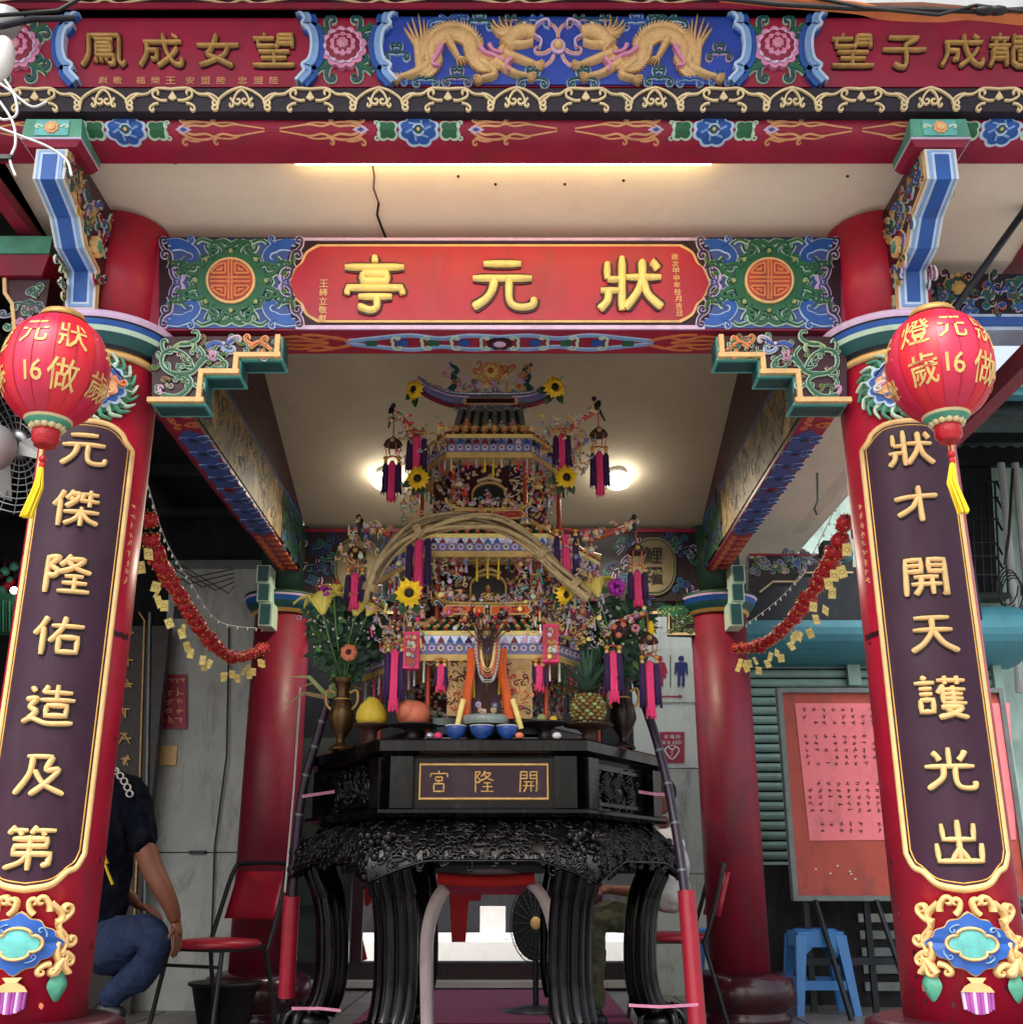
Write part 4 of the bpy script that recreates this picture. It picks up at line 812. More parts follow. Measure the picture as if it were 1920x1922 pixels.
# ---- left: dark interior
YL = 7.1
wl = thing('panel_wall', (-1.75, YL, 0), 'pale grey panel wall with a small red notice, between the left columns', 'wall')
t = MB(); xa, xb = xr(278, 1500, YL), xr(470, 1500, YL); zt = zr(1068, YL)
zs = [(0, zr(1600, YL)-.004), (zr(1600, YL)+.004, zt)]
for i, (za, zb2) in enumerate(zs):
    p = MB(); p.box(((xa+xb)/2, YL+.03, (za+zb2)/2), (xb-xa, .06, zb2-za), 'off_white'); p.build('panel', wl)
p = MB(); p.box(((xa+xb)/2, YL+.045, zt/2), (xb-xa, .06, zt), 'dark_metal'); p.box(((xa+xb)/2, YL+.03, zt+.03), (xb-xa+.04, .08, .06), 'grey_metal'); p.build('backing', wl)
p = MB(); p.tube([(xr(432, 1180, YL), YL-.02, zr(1180, YL)), (xr(428, 1420, YL), YL-.03, zr(1420, YL)), (xr(405, 1590, YL), YL-.02, zr(1590, YL)), (xr(398, 1800, YL), YL-.02, zr(1800, YL))], .006, 'black_wire'); p.build('cable', wl)
p = MB(); p.box((xr(372, 1605, YL), YL-.01, zr(1600, YL)), (.1, .03, .02), 'dark_metal'); p.build('latch', wl)
for (x0_, y0_, x1_, y1_, m_, lb) in ((330, 1120, 352, 1160, 'dark_metal', 'small black switch box high on the pale panel wall'), (300, 1400, 330, 1436, 'gold_paint', 'small yellow sticker on the pale panel wall below the red notice')):
    t = MB(); a_, c_ = at(x0_, y0_, YL-.02), at(x1_, y1_, YL-.02); t.box(((a_.x+c_.x)/2, YL-.01, (a_.z+c_.z)/2), (c_.x-a_.x, .03, a_.z-c_.z), m_); tag(t.build('wall_box'), lb, 'box')
t = MB()
for q in range(5): t.tube([at(290+q*12, 1060, YL-.3), at(330+q*25, 1090+q*6, YL-.3), at(440, 1068+q*8, YL-.3)], .004, 'black_wire', 5)
tag(t.build('cable_loops'), 'black cables looping over the top of the pale panel wall', 'cable')
t = MB(); mp = pxmap(YL-.02); t.poly(mp, [(291, 1266), (351, 1266), (351, 1368), (288, 1368)], .006, 'sign_crimson')
for i in range(3):
    for j in range(4): scribble(t, mp, 304+i*17, 1300+j*17, 13, 'flame', .008)
for i in range(5): scribble(t, mp, 300+i*11, 1277, 9, 'flame', .008)
tag(t.build('red_notice'), 'small crimson notice with gold writing on the pale panel wall', 'notice')
dd = thing('couplet_door', (-2.1, 7.0, 0), 'tall dark lacquered door board with thin gold trim, just right of the left front column', 'door')
t = MB(); x0, x1 = xr(150, 1500, 6.9), xr(284, 1500, 6.9); t.box(((x0+x1)/2, 6.95, 1.15), (x1-x0, .08, 2.3), 'dark_wood'); t.build('door_leaf', dd)
t = MB(); mp = pxmap(6.9); t.ribbon(mp, [(262, 1150), (272, 1165), (262, 1500), (250, 1800)], 3, .006, 'antique_gold'); t.ribbon(mp, [(282, 1150), (270, 1850)], 4, .01, 'grey_metal')
for i in range(9): scribble(t, mp, 240-i*1.5, 1190+i*48, 22, 'antique_gold', .004)
t.build('gold_trim', dd)
wallbox('dark_wall', -4.6, -1.5, 7.3, 7.4, -.6, 3.2, 'unlit_black', 'hall wall at the far left behind the left columns, unlit look painted near black')  # near-black colour stands in for the unlit interior
t = MB(); t.box((-4.6, 5.2, 1.3), (.1, 4.4, 3.8), 'unlit_black'); t.box((-3.2, 5.3, 3.24), (3.0, 4.6, .08), 'unlit_black'); tag(t.build('side_hall'), 'side hall left of the left front column, wall and ceiling added to darken it', 'building')  # near-black wall and ceiling added so the left side goes dark
t = MB()
for i in range(5):
    x = -2.3-i*.33; t.box((x, 5.2, 3.1), (.07, 4, .1), 'dark_wood')
for i in range(5): t.box((-3.1, 3.6+i*.8, 3.03), (2.6, .05, .05), 'dark_metal')
tag(t.build('roof_rafters'), 'dark roof rafters and pipes under the side hall ceiling', 'rafters')
# green altar cloth and red lamp things far left
t = MB(); mp = pxmap(6.6)
p = at(20, 1150, 6.6); t.box((p.x, 6.65, p.z), (.34, .06, .26), 'green')
for i in range(12): t.ribbon(mp, [(-18+i*6, 1130), (-18+i*6, 1188)], 3, .04, 'jade' if i % 2 else 'green')
tag(t.build('green_drape'), 'green altar drape glimpsed at the left edge behind the column', 'drape')
t = MB()
for i in range(26):
    a = at(random.uniform(-10, 55), random.uniform(1050, 1135), 6.7); t.ball(a, random.uniform(.015, .035), random.choice(('dark_maroon', 'garland_red', 'dark_wood', 'jade')), 7, 5)
for i in range(6): a = at(-5+i*12, 1090, 6.75); t.box(a, (.025, .03, .25), 'dark_maroon')
tag(t.build('altar_carving'), 'dark red and green altar carving above the green drape at the left edge', 'carving')
p = at(27, 1108, 6.5); t = MB(); t.ball(p, .022, LAMP_W); tag(t.build('altar_lamp'), 'tiny white lit lamp by the green drape at the left edge', 'lamp')
# metal wall fan, far left behind the lantern
fan = thing('wall_fan', at(20, 830, 3.4), 'shiny steel oscillating fan at the left edge below the left lantern', 'fan')
c = at(22, 835, 3.4); t = MB(); Rm = Matrix.Rotation(R(-62), 3, 'X') @ Matrix.Rotation(R(20), 3, 'Y')
for k in range(10):
    rr = .03+k*.022; t.tube([c+Rm @ Vector((rr*math.cos(a*R(15)), rr*math.sin(a*R(15)), .03-.04*(k/9)**2)) for a in range(25)], .0028, 'steel', 4)
for k in range(24):
    a = k*R(15); t.tube([c+Rm @ Vector((r_*math.cos(a), r_*math.sin(a), .03-.04*((r_-.03)/.2)**2)) for r_ in (.03, .1, .18, .235)], .002, 'steel', 4)
t.build('grille', fan); t = MB(); t.ball(c+Rm @ Vector((0, 0, .03)), (.055, .055, .03), 'steel', 16, 8, Rm.to_3x3()); t.ball(c+Rm @ Vector((0, 0, -.08)), (.075, .075, .08), 'pale_metal', 16, 10); t.build('motor', fan)
for k in range(3):
    t = MB(); a = k*R(120); pts = [c+Rm @ Vector((r_*math.cos(a+d), r_*math.sin(a+d), -.01+z_)) for r_, d, z_ in ((.04, -.3, .01), (.2, -.35, .03), (.21, .25, -.01), (.05, .5, -.02))]; t.add(pts, [(0, 1, 2, 3)], 'pale_metal'); t.build('blade', fan)
# ---- middle: hall behind the table
YM = 8.5
hall = thing('temple_hall', (-.1, YM, 0), 'dark temple hall front with an opening low behind the altar table', 'building')
t = MB(); zo = zr(1640, YM); zsill = zr(1832, YM); xo0, xo1 = xr(655, 1750, YM), xr(1300, 1750, YM)
t.box((-.15, YM+.1, (zo+3.3)/2), (3.4, .2, 3.3-zo), 'unlit_black'); t.box(((xo0-1.85)/2, YM+.1, zo/2), (xo0+1.85, .2, zo), 'wall_green'); t.box(((xo1+1.6)/2, YM+.1, zo/2), (1.6-xo1, .2, zo), 'unlit_black'); t.build('front_wall', hall)  # near-black wall colour stands in for the dim temple interior
t = MB(); t.box((-.1, YM, zr(1165, YM)), (1.9, .08, .16), 'dark_maroon'); t.box((-.1, YM-.03, zr(1107, YM)), (2.9, .06, .26), 'maroon'); t.build('lintel', hall)
t = MB()
for i in range(16): t.box((-1.05+i*.03 if False else xr(730, 1200, YM), YM-.03, zr(1140, YM)-i*.035), (.42, .03, .016), 'dark_metal')
t.build('louvre', hall)
mp = pxmap(YM-.02)
for x in (690, 1110): t = MB(); t.box((xr(x, 1300, YM), YM-.02, 1.2), (.08, .06, 2.4), 'dark_maroon'); t.build('door_post', hall)
t = MB(); t.poly(mp, [(565, 1385), (640, 1385), (640, 1700), (560, 1700)], .004, 'wall_green'); t.build('wall_panel', hall)
t = MB(); t.box((-.1, YM+.02, zr(1822, YM)), (3.2, .16, .12), 'dark_wood'); t.box((-.1, YM-.12, zr(1848, 8.3)), (3.2, .2, .04), 'marble'); t.box((-.1, YM-.10, zr(1862, 8.3)), (3.2, .14, .06), 'black_panel')
for i in range(40): t.box((-.9+i*.04, YM-.065, zr(1822, YM)), (.012, .012, .1), 'dark_maroon')
t.build('threshold', hall)
t = MB(); t.box((-.1, 12.6, zr(1768, 11.6)-.5), (4, 2.0, 1.0), 'bright_white'); t.box((-.1, 13.7, 1.2), (5, .1, 2.4), 'unlit_black'); tag(t.build('courtyard_step'), 'bright white stone step seen through the opening under the table', 'step')
t = MB(); mp = pxmap(9.3); t.poly(mp, [(842, 1650), (905, 1650), (903, 1690), (880, 1692), (874, 1768), (848, 1768)], .02, 'cloth_red'); tag(t.build('red_cloth'), 'red cloth hanging in the opening under the table', 'cloth')
t = MB(); p = at(925, 1736, 12.0); t.box(p, (.26, .16, .36), 'white'); tag(t.build('white_carton'), 'white carton standing on the bright step under the table', 'carton')
t = MB(); mp = pxmap(8.9); t.poly(mp, [(676, 1650), (694, 1650), (700, 1690), (690, 1702), (678, 1690)], .02, 'cloth_red'); t.poly(mp, [(676, 1740), (690, 1800), (676, 1806)], .02, 'lantern_pink'); tag(t.build('red_banner'), 'small red banner in the gap between the two left table legs', 'banner')
# standing fan behind the table
sf = thing('floor_fan', (at(1003, 1800, 6.9).x, 6.9, 0), 'dark standing fan with a yellow hub seen between the front table legs', 'fan')
c = at(1005, 1732, 6.9); t = MB()
for k in range(8):
    rr = .03+k*.024; t.tube([c+Vector((rr*.75*math.cos(a*R(15)), -.05+.05*(k/7)**2, rr*math.sin(a*R(15))*1.15)) for a in range(25)], .003, 'dark_metal', 4)
for k in range(20):
    a = k*R(18); t.tube([c+Vector((r_*.75*math.cos(a), -.05+.05*(r_/.2)**2, r_*math.sin(a)*1.15)) for r_ in (.02, .1, .2)], .002, 'grey_metal', 4)
t.build('grille', sf); t = MB(); t.ball(c+Vector((0, -.055, 0)), (.032, .015, .036), 'gold_paint', 14, 8); t.build('hub', sf)
t = MB(); t.poly(lambda u, v, w: Vector((u, c.y-w, v)), circ(c.x, c.z, .14, 24, .21), .01, 'dark_metal'); t.build('blades', sf)
t = MB(); t.tube([(c.x, 6.95, .03), (c.x, 6.95, c.z)], .02, 'dark_metal'); t.lathe([(.2, .012), (.2, .03), (.03, .06)], 'dark_metal', (c.x, 6.95, 0), 24); t.build('stand', sf)
# ---- right: white wall with restroom sign, shutter, wall above
YW = 8.0
rw = thing('restroom_wall', (xr(1260, 1300, YW), YW, 0), 'pale tiled wall left of the right back column, carrying the restroom sign', 'wall')
x0, x1 = xr(1190, 1400, YW), xr(1412, 1400, YW)
rows = [0.0, zr(1640, YW), zr(1442, YW), zr(1135, YW), zr(1010, YW)]
for i in range(len(rows)-1):
    xm = xr(1309, 1400, YW)
    for a, c in ((x0, xm-.004), (xm+.004, x1)):
        t = MB(); t.box(((a+c)/2, YW+.03, (rows[i]+rows[i+1])/2), (c-a, .06, rows[i+1]-rows[i]-.008), 'wall_white' if i < 2 else 'sign_white'); t.build('panel', rw)
t = MB(); t.box(((x0+x1)/2, YW+.045, 1.3), (x1-x0, .06, 2.6), 'grey_metal'); t.build('backing', rw)
rs = thing('restroom_sign', at(1258, 1280, YW-.01), 'white restroom sign with red woman, blue man and arrow', 'sign')
t = MB(); mp = pxmap(YW-.003); t.poly(mp, [(1206, 1215), (1306, 1215), (1306, 1318), (1206, 1318)], .006, 'sign_white'); t.build('sign_plate', rs)
def person_icon(name, cx, mat, skirt):
    t = MB(); mp = pxmap(YW-.012); t.poly(mp, circ(cx, 1236, 5.5, 12), .002, mat)
    if skirt:
        t.poly(mp, [(cx-7, 1243), (cx+7, 1243), (cx+12, 1272), (cx-12, 1272)], .002, mat)
        for s in (1, -1): t.ribbon(mp, [(cx+s*8, 1244), (cx+s*13, 1264)], 3.4, .003, mat); t.ribbon(mp, [(cx+s*4, 1271), (cx+s*4, 1288)], 4.4, .003, mat)
    else:
        t.poly(mp, [(cx-9, 1243), (cx+9, 1243), (cx+7, 1268), (cx-7, 1268)], .002, mat)
        for s in (1, -1): t.ribbon(mp, [(cx+s*10, 1244), (cx+s*11, 1266)], 3.6, .003, mat); t.ribbon(mp, [(cx+s*4, 1266), (cx+s*4, 1288)], 5.4, .003, mat)
    t.build(name, rs)
person_icon('woman_symbol', 1238, 'sign_crimson', True); person_icon('man_symbol', 1278, 'sign_blue', False)
t = MB(); mp = pxmap(YW-.012); t.ribbon(mp, [(1258, 1230), (1258, 1290)], 1.6, .002, 'dark_green'); t.ribbon(mp, [(1222, 1307), (1276, 1307)], 2.6, .002, 'sign_crimson'); t.poly(mp, [(1274, 1303), (1281, 1307), (1274, 1311)], .003, 'sign_crimson'); t.build('arrow', rs)
ae = thing('defibrillator_sign', at(1262, 1405, YW-.01), 'small crimson AED notice with a white heart, at the right edge of the altar table', 'sign')
t = MB(); mp = pxmap(YW-.003); t.poly(mp, [(1238, 1374), (1284, 1374), (1284, 1432), (1238, 1432)], .006, 'sign_crimson'); t.build('sign_plate', ae)
t = MB(); mp = pxmap(YW-.011)
for i, ch in enumerate('本場所'): ftext(t, mp, ch, 1250+i*11, 1383, 9, -8, .002, 'white')
for i, ch in enumerate('設有'): ftext(t, mp, ch, 1246+i*8.5, 1393.5, 7, -7, .002, 'white')
for i, ch in enumerate('AED'): ftext(t, mp, ch, 1264+i*6, 1393.5, 7, -7, .002, 'white')
ht = [(1261, 1425), (1250, 1413), (1248, 1406), (1254, 1402), (1261, 1407), (1268, 1402), (1274, 1406), (1272, 1413)]
t.ribbon(mp, cr(ht, 3, True), 2.6, .003, 'white', closed=True); t.ribbon(mp, [(1263, 1408), (1259, 1413), (1263, 1413), (1259, 1419)], 1.5, .003, 'white'); t.ribbon(mp, [(1252, 1401), (1258, 1399), (1264, 1399), (1270, 1401)], 1.5, .003, 'white'); t.build('heart_symbol', ae)
# shutter
sh = thing('roller_shutter', (1.9, 7.85, 0), 'closed grey green roller shutter with its round teal housing, behind the notice board', 'shutter')
YH = 7.85; xa, xb = xr(1398, 1500, YH), xr(1893, 1500, YH)
zz = 0.02; ztop = zr(1238, YH)
while zz < ztop:
    t = MB(); L = [(0, 0), (-.012, .012), (-.016, .03), (-.010, .046), (.0, .054), (.012, .054), (.012, 0)]
    t.prism([(xa, YH+p[0], zz+p[1]) for p in L], [(xb, YH+p[0], zz+p[1]) for p in L], 'shutter_teal'); t.build('slat', sh); zz += .066
t = MB(); t.box(((xa+xb)/2, YH+.05, ztop/2), (xb-xa, .04, ztop), 'dark_metal'); t.box((xa-.02, YH-.01, ztop/2), (.05, .1, ztop), 'grey_metal'); t.box((xb+.02, YH-.01, ztop/2), (.06, .1, ztop), 'shutter_teal'); t.box((xr(1600, 1270, YH-.03), YH-.05, zr(1268, YH)), (.09, .05, .16), 'shutter_teal'); t.build('guide_rail', sh)
zc = (zr(1128, YH-.25)+zr(1242, YH-.2))/2; rr = (zr(1128, YH-.25)-zr(1242, YH-.2))/2
t = MB(); pr = [(YH-.02-(.34*math.sin(a)), zc+rr*math.cos(a)) for a in [math.pi*i/14 for i in range(15)]]; pr += [(YH+.1, zc-rr), (YH+.1, zc+rr)]
xe = xr(1915, 1180, YH-.2); t.prism([(xa-.05, y, z) for y, z in pr], [(xe, y, z) for y, z in pr], 'box_teal'); t.build('housing', sh)
# wall above with barred window
bw = thing('street_house', (2.6, 8.3, 1.5), 'weathered mint house wall with a barred window and pipes at the right edge', 'building')
t = MB(); t.box((3.2, 8.5, 2.0), (4.0, .2, 5.2), 'mint_wall'); t.build('wall', bw)
t = MB(); mp = pxmap(8.35)
w_ = [(1782, 870), (1858, 870), (1872, 1128), (1800, 1128)]; t.poly(mp, w_, .01, 'unlit_black'); t.build('window', bw)
t = MB(); mg = pxmap(8.22)
for i in range(7): t.ribbon(mg, [(1790+i*15, 905), (1800+i*15, 1115)], 2, .02, 'dark_metal')
for r_ in (905, 935, 975, 1020, 1045, 1080, 1115): t.ribbon(mg, [(1785, r_), (1872, r_)], 2.5, .02, 'dark_metal'); t.ribbon(mg, [(1868, r_), (1880, r_+22)], 2, .02, 'dark_metal')
t.box(at(1835, 1122, 8.25), (.42, .18, .04), 'dark_metal'); t.build('window_bars', bw)
t = MB()
for x in (1892, 1918): t.tube([at(x-14, 870, 8.2), at(x+8, 1100, 8.2), at(x+20, 1300, 8.2)], .03, 'off_white', 8)
t.tube([at(1900, 880, 8.1), at(1893, 1000, 8.1), at(1885, 1060, 8.1)], .012, 'black_wire'); t.build('drain_pipe', bw)
for q in range(6):
    t = MB(); p0 = (1890+q*3, 1000+q*22); t.tube([at(p0[0]+20*math.cos(a), 1100+36*math.sin(a)+q*5, 8.0) for a in [i*.5+q for i in range(10)]], .006, 'black_wire', 4); t.build('cable', bw)
# canopy of the street house
cn = thing('canopy', (2.9, 6.6, 2.9), 'corrugated grey street canopy with a teal edge beam, right of the right lantern', 'canopy')
t = MB(); t.box((3.9, 6.5, zr(735, 6.5)), (2.2, .1, .09), 'box_teal'); t.box((3.9, 6.45, zr(715, 6.4)), (2.2, .12, .04), 'mint'); t.build('edge_beam', cn)
t = MB(); ya, yb2 = 6.6, 8.4; za, zb2 = zr(748, 6.6), zr(830, 8.2)
for i in range(18):
    x = 2.8+i*.12; t.prism([(x, ya, za), (x+.06, ya, za+.03), (x+.06, yb2, zb2+.03), (x, yb2, zb2)], [(x, ya, za+.01), (x+.06, ya, za+.04), (x+.06, yb2, zb2+.04), (x, yb2, zb2+.01)], 'corrugated'); t.prism([(x+.06, ya, za+.03), (x+.12, ya, za), (x+.12, yb2, zb2), (x+.06, yb2, zb2+.03)], [(x+.06, ya, za+.04), (x+.12, ya, za+.01), (x+.12, yb2, zb2+.01), (x+.06, yb2, zb2+.04)], 'corrugated')
t.build('corrugated_sheet', cn)
t = MB(); t.box((3.9, 6.62, zr(765, 6.6)), (2.2, .08, .1), 'dark_metal'); t.box((3.9, 7.4, zr(800, 7.3)-.06), (2.2, .06, .08), 'dark_metal'); t.box((3.9, 8.3, zr(852, 8.3)), (2.2, .06, .22), 'dark_metal'); t.build('canopy_frame', cn)
# lintel right of the right column and the pole by it
sl = thing('side_lintel', (1.75, 3.5, 2.4), 'short painted lintel running right from the right front column, blue band below', 'beam')
YQ = 3.42; mp = pxmap(YQ); t = MB(); z1_, z0_ = zr(514, YQ), zr(592, YQ); t.box((2.05, YQ+.06, (z0_+z1_)/2), (1.3, .12, z1_-z0_), 'black_panel'); t.build('beam_core', sl)
t = MB(); petal_disc(t, mp, 1796, 543, 30, 14, 'antique_gold', .008); petal_disc(t, mp, 1796, 543, 23, 12, 'dark_green', .01); petal_disc(t, mp, 1796, 543, 14, 8, 'antique_gold', .012)
for q in range(70): scroll(t, mp, random.uniform(1730, 2000), random.uniform(522, 586), random.uniform(0, 6), random.uniform(16, 28), random.choice((1, -1)), 4, random.choice(('teal', 'green', 'blue', 'dark_maroon')), random.choice(('mint', 'sky_blue', 'lilac', 'orange')), .012)
t.build('scroll_painting', sl)
t = MB(); z2_ = zr(622, YQ); t.box((2.1, YQ+.05, (z0_+z2_)/2), (1.2, .12, z0_-z2_), 'pale_blue'); t.box((2.1, YQ-.012, (z0_+z2_)/2), (1.2, .01, (z0_-z2_)*.55), 'blue'); t.build('blue_band', sl)
t = MB(); t.box((1.82, 4.4, zr(630, 3.4)-.05), (.06, 2.2, .08), 'maroon'); t.build('side_board', sl)
t = MB(); t.tube([at(1990, 300, 3.15), at(1790, 580, 3.15)], .012, 'dark_metal', 8); tag(t.build('awning_pole'), 'dark slanting metal pole in front of the ceiling at the upper right', 'pole')
t = MB(); t.tube([at(1735, 505, 3.2), at(1748, 600, 3.2)], .003, 'black_wire', 5); t.tube([at(1755, 505, 3.2), at(1762, 600, 3.2)], .003, 'black_wire', 5); tag(t.build('hook_wires'), 'two thin black hanging rods just right of the right zigzag bracket', 'rod')
# painted lintel behind on the right
rl = thing('rear_side_lintel', (1.7, 6.6, 2.4), 'painted lintel with wavy gold edge, above the garland right of the right back column', 'beam')
YR2 = 6.55; mp = pxmap(YR2); t = MB(); pp = [(1405, 1040), (1600, 1040), (1600, 1075), (1510, 1075), (1495, 1092), (1450, 1092), (1425, 1112), (1405, 1112)]; wv = [mp(x, y, 0) for x, y in pp]
t.prism([(p.x, YR2+.1, p.z) for p in wv], [(p.x, YR2, p.z) for p in wv], 'dark_wood'); t.ribbon(mp, [(1600, 1075), (1510, 1075), (1495, 1092), (1450, 1092), (1425, 1112)], 3, .01, 'scroll_gold'); t.ribbon(mp, [(1405, 1042), (1600, 1042)], 4, .01, 'maroon')
for q in range(54): scroll(t, mp, random.uniform(1412, 1590), random.uniform(1046, 1072), random.uniform(0, 6), random.uniform(12, 20), random.choice((1, -1)), 2.6, random.choice(('teal', 'green', 'flame', 'slate_blue')), random.choice(('olive', 'lilac', 'mint')), .008)
t.build('painted_board', rl)
t = MB(); t.tube([at(1533, 885, 5.6), at(1534, 940, 5.6), at(1528, 955, 5.6), at(1533, 966, 5.6)], .006, 'grey_metal', 6); tag(t.build('iron_hook'), 'small iron hook hanging from the ceiling right of the right side beam', 'hook')
t = MB(); t.box(at(1560, 1035, 6.2), (.12, .12, .1), 'dark_metal'); t.ball(at(1585, 1040, 6.15), .05, 'box_teal', 12, 8); tag(t.build('security_camera'), 'dark camera housing under the ceiling above the right garland', 'camera')
wallbox('dim_gap_fascia', 1.45, 3.3, 7.5, 7.56, 2.40, 2.86, 'dark_metal', 'dark metal fascia added above the teal shutter housing, painting in the dim gap behind', 'fascia')  # dark sheet added to paint the dim space above the shutter
# ---- notice board
nbd = thing('notice_board', (1.75, 6.95, 0), 'red wooden notice board with pink lists, on a metal trestle behind the right front column', 'notice board')
YN = 6.95; mp = pxmap(YN); t = MB(); x0, x1 = xr(1478, 1500, YN), xr(1905, 1500, YN); z0, z1 = zr(1686, YN), zr(1296, YN)
t.box(((x0+x1)/2, YN+.03, (z0+z1)/2), (x1-x0, .04, z1-z0), 'board_red'); t.build('board', nbd)
t = MB()
for a in (x0, x1): t.box((a, YN+.02, (z0+z1)/2), (.03, .07, z1-z0+.03), 'grey_metal')
for a in (z0, z1): t.box(((x0+x1)/2, YN+.02, a), (x1-x0, .072, .03), 'grey_metal')
t.build('frame', nbd)
for a, c in ((1503, 1690), (1742, 1900)):
    t = MB(); mq = pxmap(YN+.008); o_ = 12 if a < 1600 else 14; pts = [(a-o_, 1320), (c-o_*.5, 1320), (c+o_*.4, 1576), (a+16, 1578)]
    t.poly(mq, pts, .003, 'paper_pink')
    for i in range(9 if a < 1600 else 7):
        for j in range(19):
            if j in (3, 9, 10, 16): continue
            if random.random() < .12: continue
            scribble(t, mq, a+2+i*18+j*.9+(0 if a > 1600 else 4), 1332+j*12.6, 8, 'ink', .0045)
    t.build('pink_list', nbd)
t = MB()
for x in (1512, 1625, 1890):
    a = at(x, 1690, YN+.05); t.box((a.x, YN+.06, a.z/2), (.035, .035, a.z), 'dark_metal')
    t.tube([(a.x+.04, YN-.02, a.z), (a.x+.10, YN-.35, 0)], .016, 'dark_metal', 6)
zz = zr(1805, YN); t.box(((x0+x1)/2, YN+.03, zz), (x1-x0, .03, .04), 'dark_metal'); t.build('trestle', nbd)
# white specks of old tape
for q in range(6): t = MB(); t.box((random.uniform(x0+.1, x0+.4), YN+.006, random.uniform(z0+.1, z0+.22)), (.012, .004, .008), 'white'); t.build('tape', nbd)
t = MB(); t.box((2.0, 7.55, .42), (.9, .3, .84), 'unlit_black'); 
for i in range(5): t.box((xr(1640, 1800, 7.3)+.1, 7.38, .12+i*.1), (.3, .02, .05), 'off_white' if i == 4 else 'grey_metal')
tag(t.build('stacked_crates'), 'dark crates stacked in the shade under the notice board', 'crate')
# ---- blue plastic stools
def stool(px, py, Y, label):
    c = at(px, py, Y); c.z = .004; root = thing('plastic_stool', c, label, 'stool', 'blue plastic stools'); H = .46; 
    t = MB(); t.box((c.x, c.y, H-.012), (.27, .27, .024), 'stool_blue'); t.lathe([(.135, H), (.12, H+.012), (.04, H+.010), (.03, H)], 'stool_blue', (c.x, c.y, 0), 24); t.build('seat', root)
    for sx in (1, -1):
        for sy in (1, -1):
            t = MB(); a = (c.x+sx*.115, c.y+sy*.115); d = (c.x+sx*.165, c.y+sy*.165)
            t.prism([(d[0]-.02, d[1]-.02, .01), (d[0]+.02, d[1]-.02, .01), (d[0]+.02, d[1]+.02, .01), (d[0]-.02, d[1]+.02, .01)], [(a[0]-.032, a[1]-.028, H-.02), (a[0]+.032, a[1]-.028, H-.02), (a[0]+.032, a[1]+.028, H-.02), (a[0]-.032, a[1]+.028, H-.02)], 'stool_blue'); t.build('leg', root)
    t = MB()
    for sy in (1, -1):
        y = c.y+sy*.135; t.box((c.x, y, H-.05), (.2, .012, .07), 'stool_blue'); t.box((c.x, c.y+sy*.15, .17), (.25, .012, .05), 'stool_blue')
        t.box((c.x+sy*.135, c.y, H-.05), (.012, .2, .07), 'stool_blue'); t.box((c.x+sy*.15, c.y, .17), (.012, .25, .05), 'stool_blue')
        for s in (1, -1): t.prism([(c.x+s*.05, y, H-.084), (c.x+s*.115, y, H-.084), (c.x+s*.12, y, H-.15)], [(c.x+s*.05, y+.01, H-.084), (c.x+s*.115, y+.01, H-.084), (c.x+s*.12, y+.01, H-.15)], 'stool_blue')
    t.build('apron', root)
stool(1540, 1890, 7.0, 'blue plastic stool standing under the notice board, right of the right back column')
stool(1352, 1890, 7.05, 'blue plastic stool mostly hidden behind the right back column')
# ---- red chairs
def red_chair(loc, rz, label):
    root = thing('metal_chair', loc, label, 'chair', 'red vinyl chairs'); root.rotation_euler = (0, 0, rz)
    def bl(t, name): o = t.build(name); o.parent = root; return o
    t = MB(); t.lathe([(.16, .43), (.205, .435), (.215, .455), (.20, .47), (.10, .478), (.0, .48)], 'vinyl_red', (0, 0, 0), 28, a0=R(45), squash=(1.0, .95), caps=False); t.box((0, 0, .432), (.36, .34, .016), 'black'); bl(t, 'seat')
    t = MB()       # backrest leaning back toward +y
    N = 7; f = []; k = []
    for i in range(N):
        x = -.17+.34*i/(N-1); bow = .025*(1-(2*i/(N-1)-1)**2)
        for j in range(4): z = .56+.23*j/3; f.append((x*(1-.06*j/3), .20+.09*(z-.48)/.3+bow, z)); k.append((x*(1-.06*j/3), .20+.09*(z-.48)/.3+bow+.028, z))
    n = len(f); t.add(f+k, [(i*4+j, (i+1)*4+j, (i+1)*4+j+1, i*4+j+1) for i in range(N-1) for j in range(3)]+[(n+i*4+j, n+i*4+j+1, n+(i+1)*4+j+1, n+(i+1)*4+j) for i in range(N-1) for j in range(3)]+[(i*4, n+i*4, n+(i+1)*4, (i+1)*4) for i in range(N-1)]+[(i*4+3, (i+1)*4+3, n+(i+1)*4+3, n+i*4+3) for i in range(N-1)]+[(0, 1, n+1, n), (1, 2, n+2, n+1), (2, 3, n+3, n+2)]+[tuple((N-1)*4+a for a in q)+tuple(n+(N-1)*4+a for a in reversed(q)) for q in ((0, 1), (1, 2), (2, 3))], 'vinyl_red', True); bl(t, 'backrest')
    t = MB(); t.tube(cr([(-.19, .15, .42), (-.19, .215, .6), (-.175, .28, .80), (-.12, .30, .83), (.12, .30, .83), (.175, .28, .80), (.19, .215, .6), (.19, .15, .42)], 5), .012, 'black', 8); bl(t, 'back_frame')
    for sx in (1, -1):
        t = MB(); t.tube([(sx*.17, -.15, .43), (sx*.20, -.22, 0)], .011, 'black', 8); bl(t, 'leg')
        t = MB(); t.tube([(sx*.18, .15, .43), (sx*.20, .26, 0)], .011, 'black', 8); bl(t, 'leg')
    t = MB(); t.tube([(-.18, -.17, .36), (.18, -.17, .36)], .008, 'black', 6); bl(t, 'stretcher')
c1 = at(408, 1775, 5.75); red_chair((c1.x, 5.75, 0), R(-28), 'empty red vinyl chair with black legs in front of the back left column')
c2 = at(1262, 1775, 6.35); red_chair((c2.x, 6.45, 0), R(-88), 'red vinyl chair occupied by the person in white, right of the altar table')
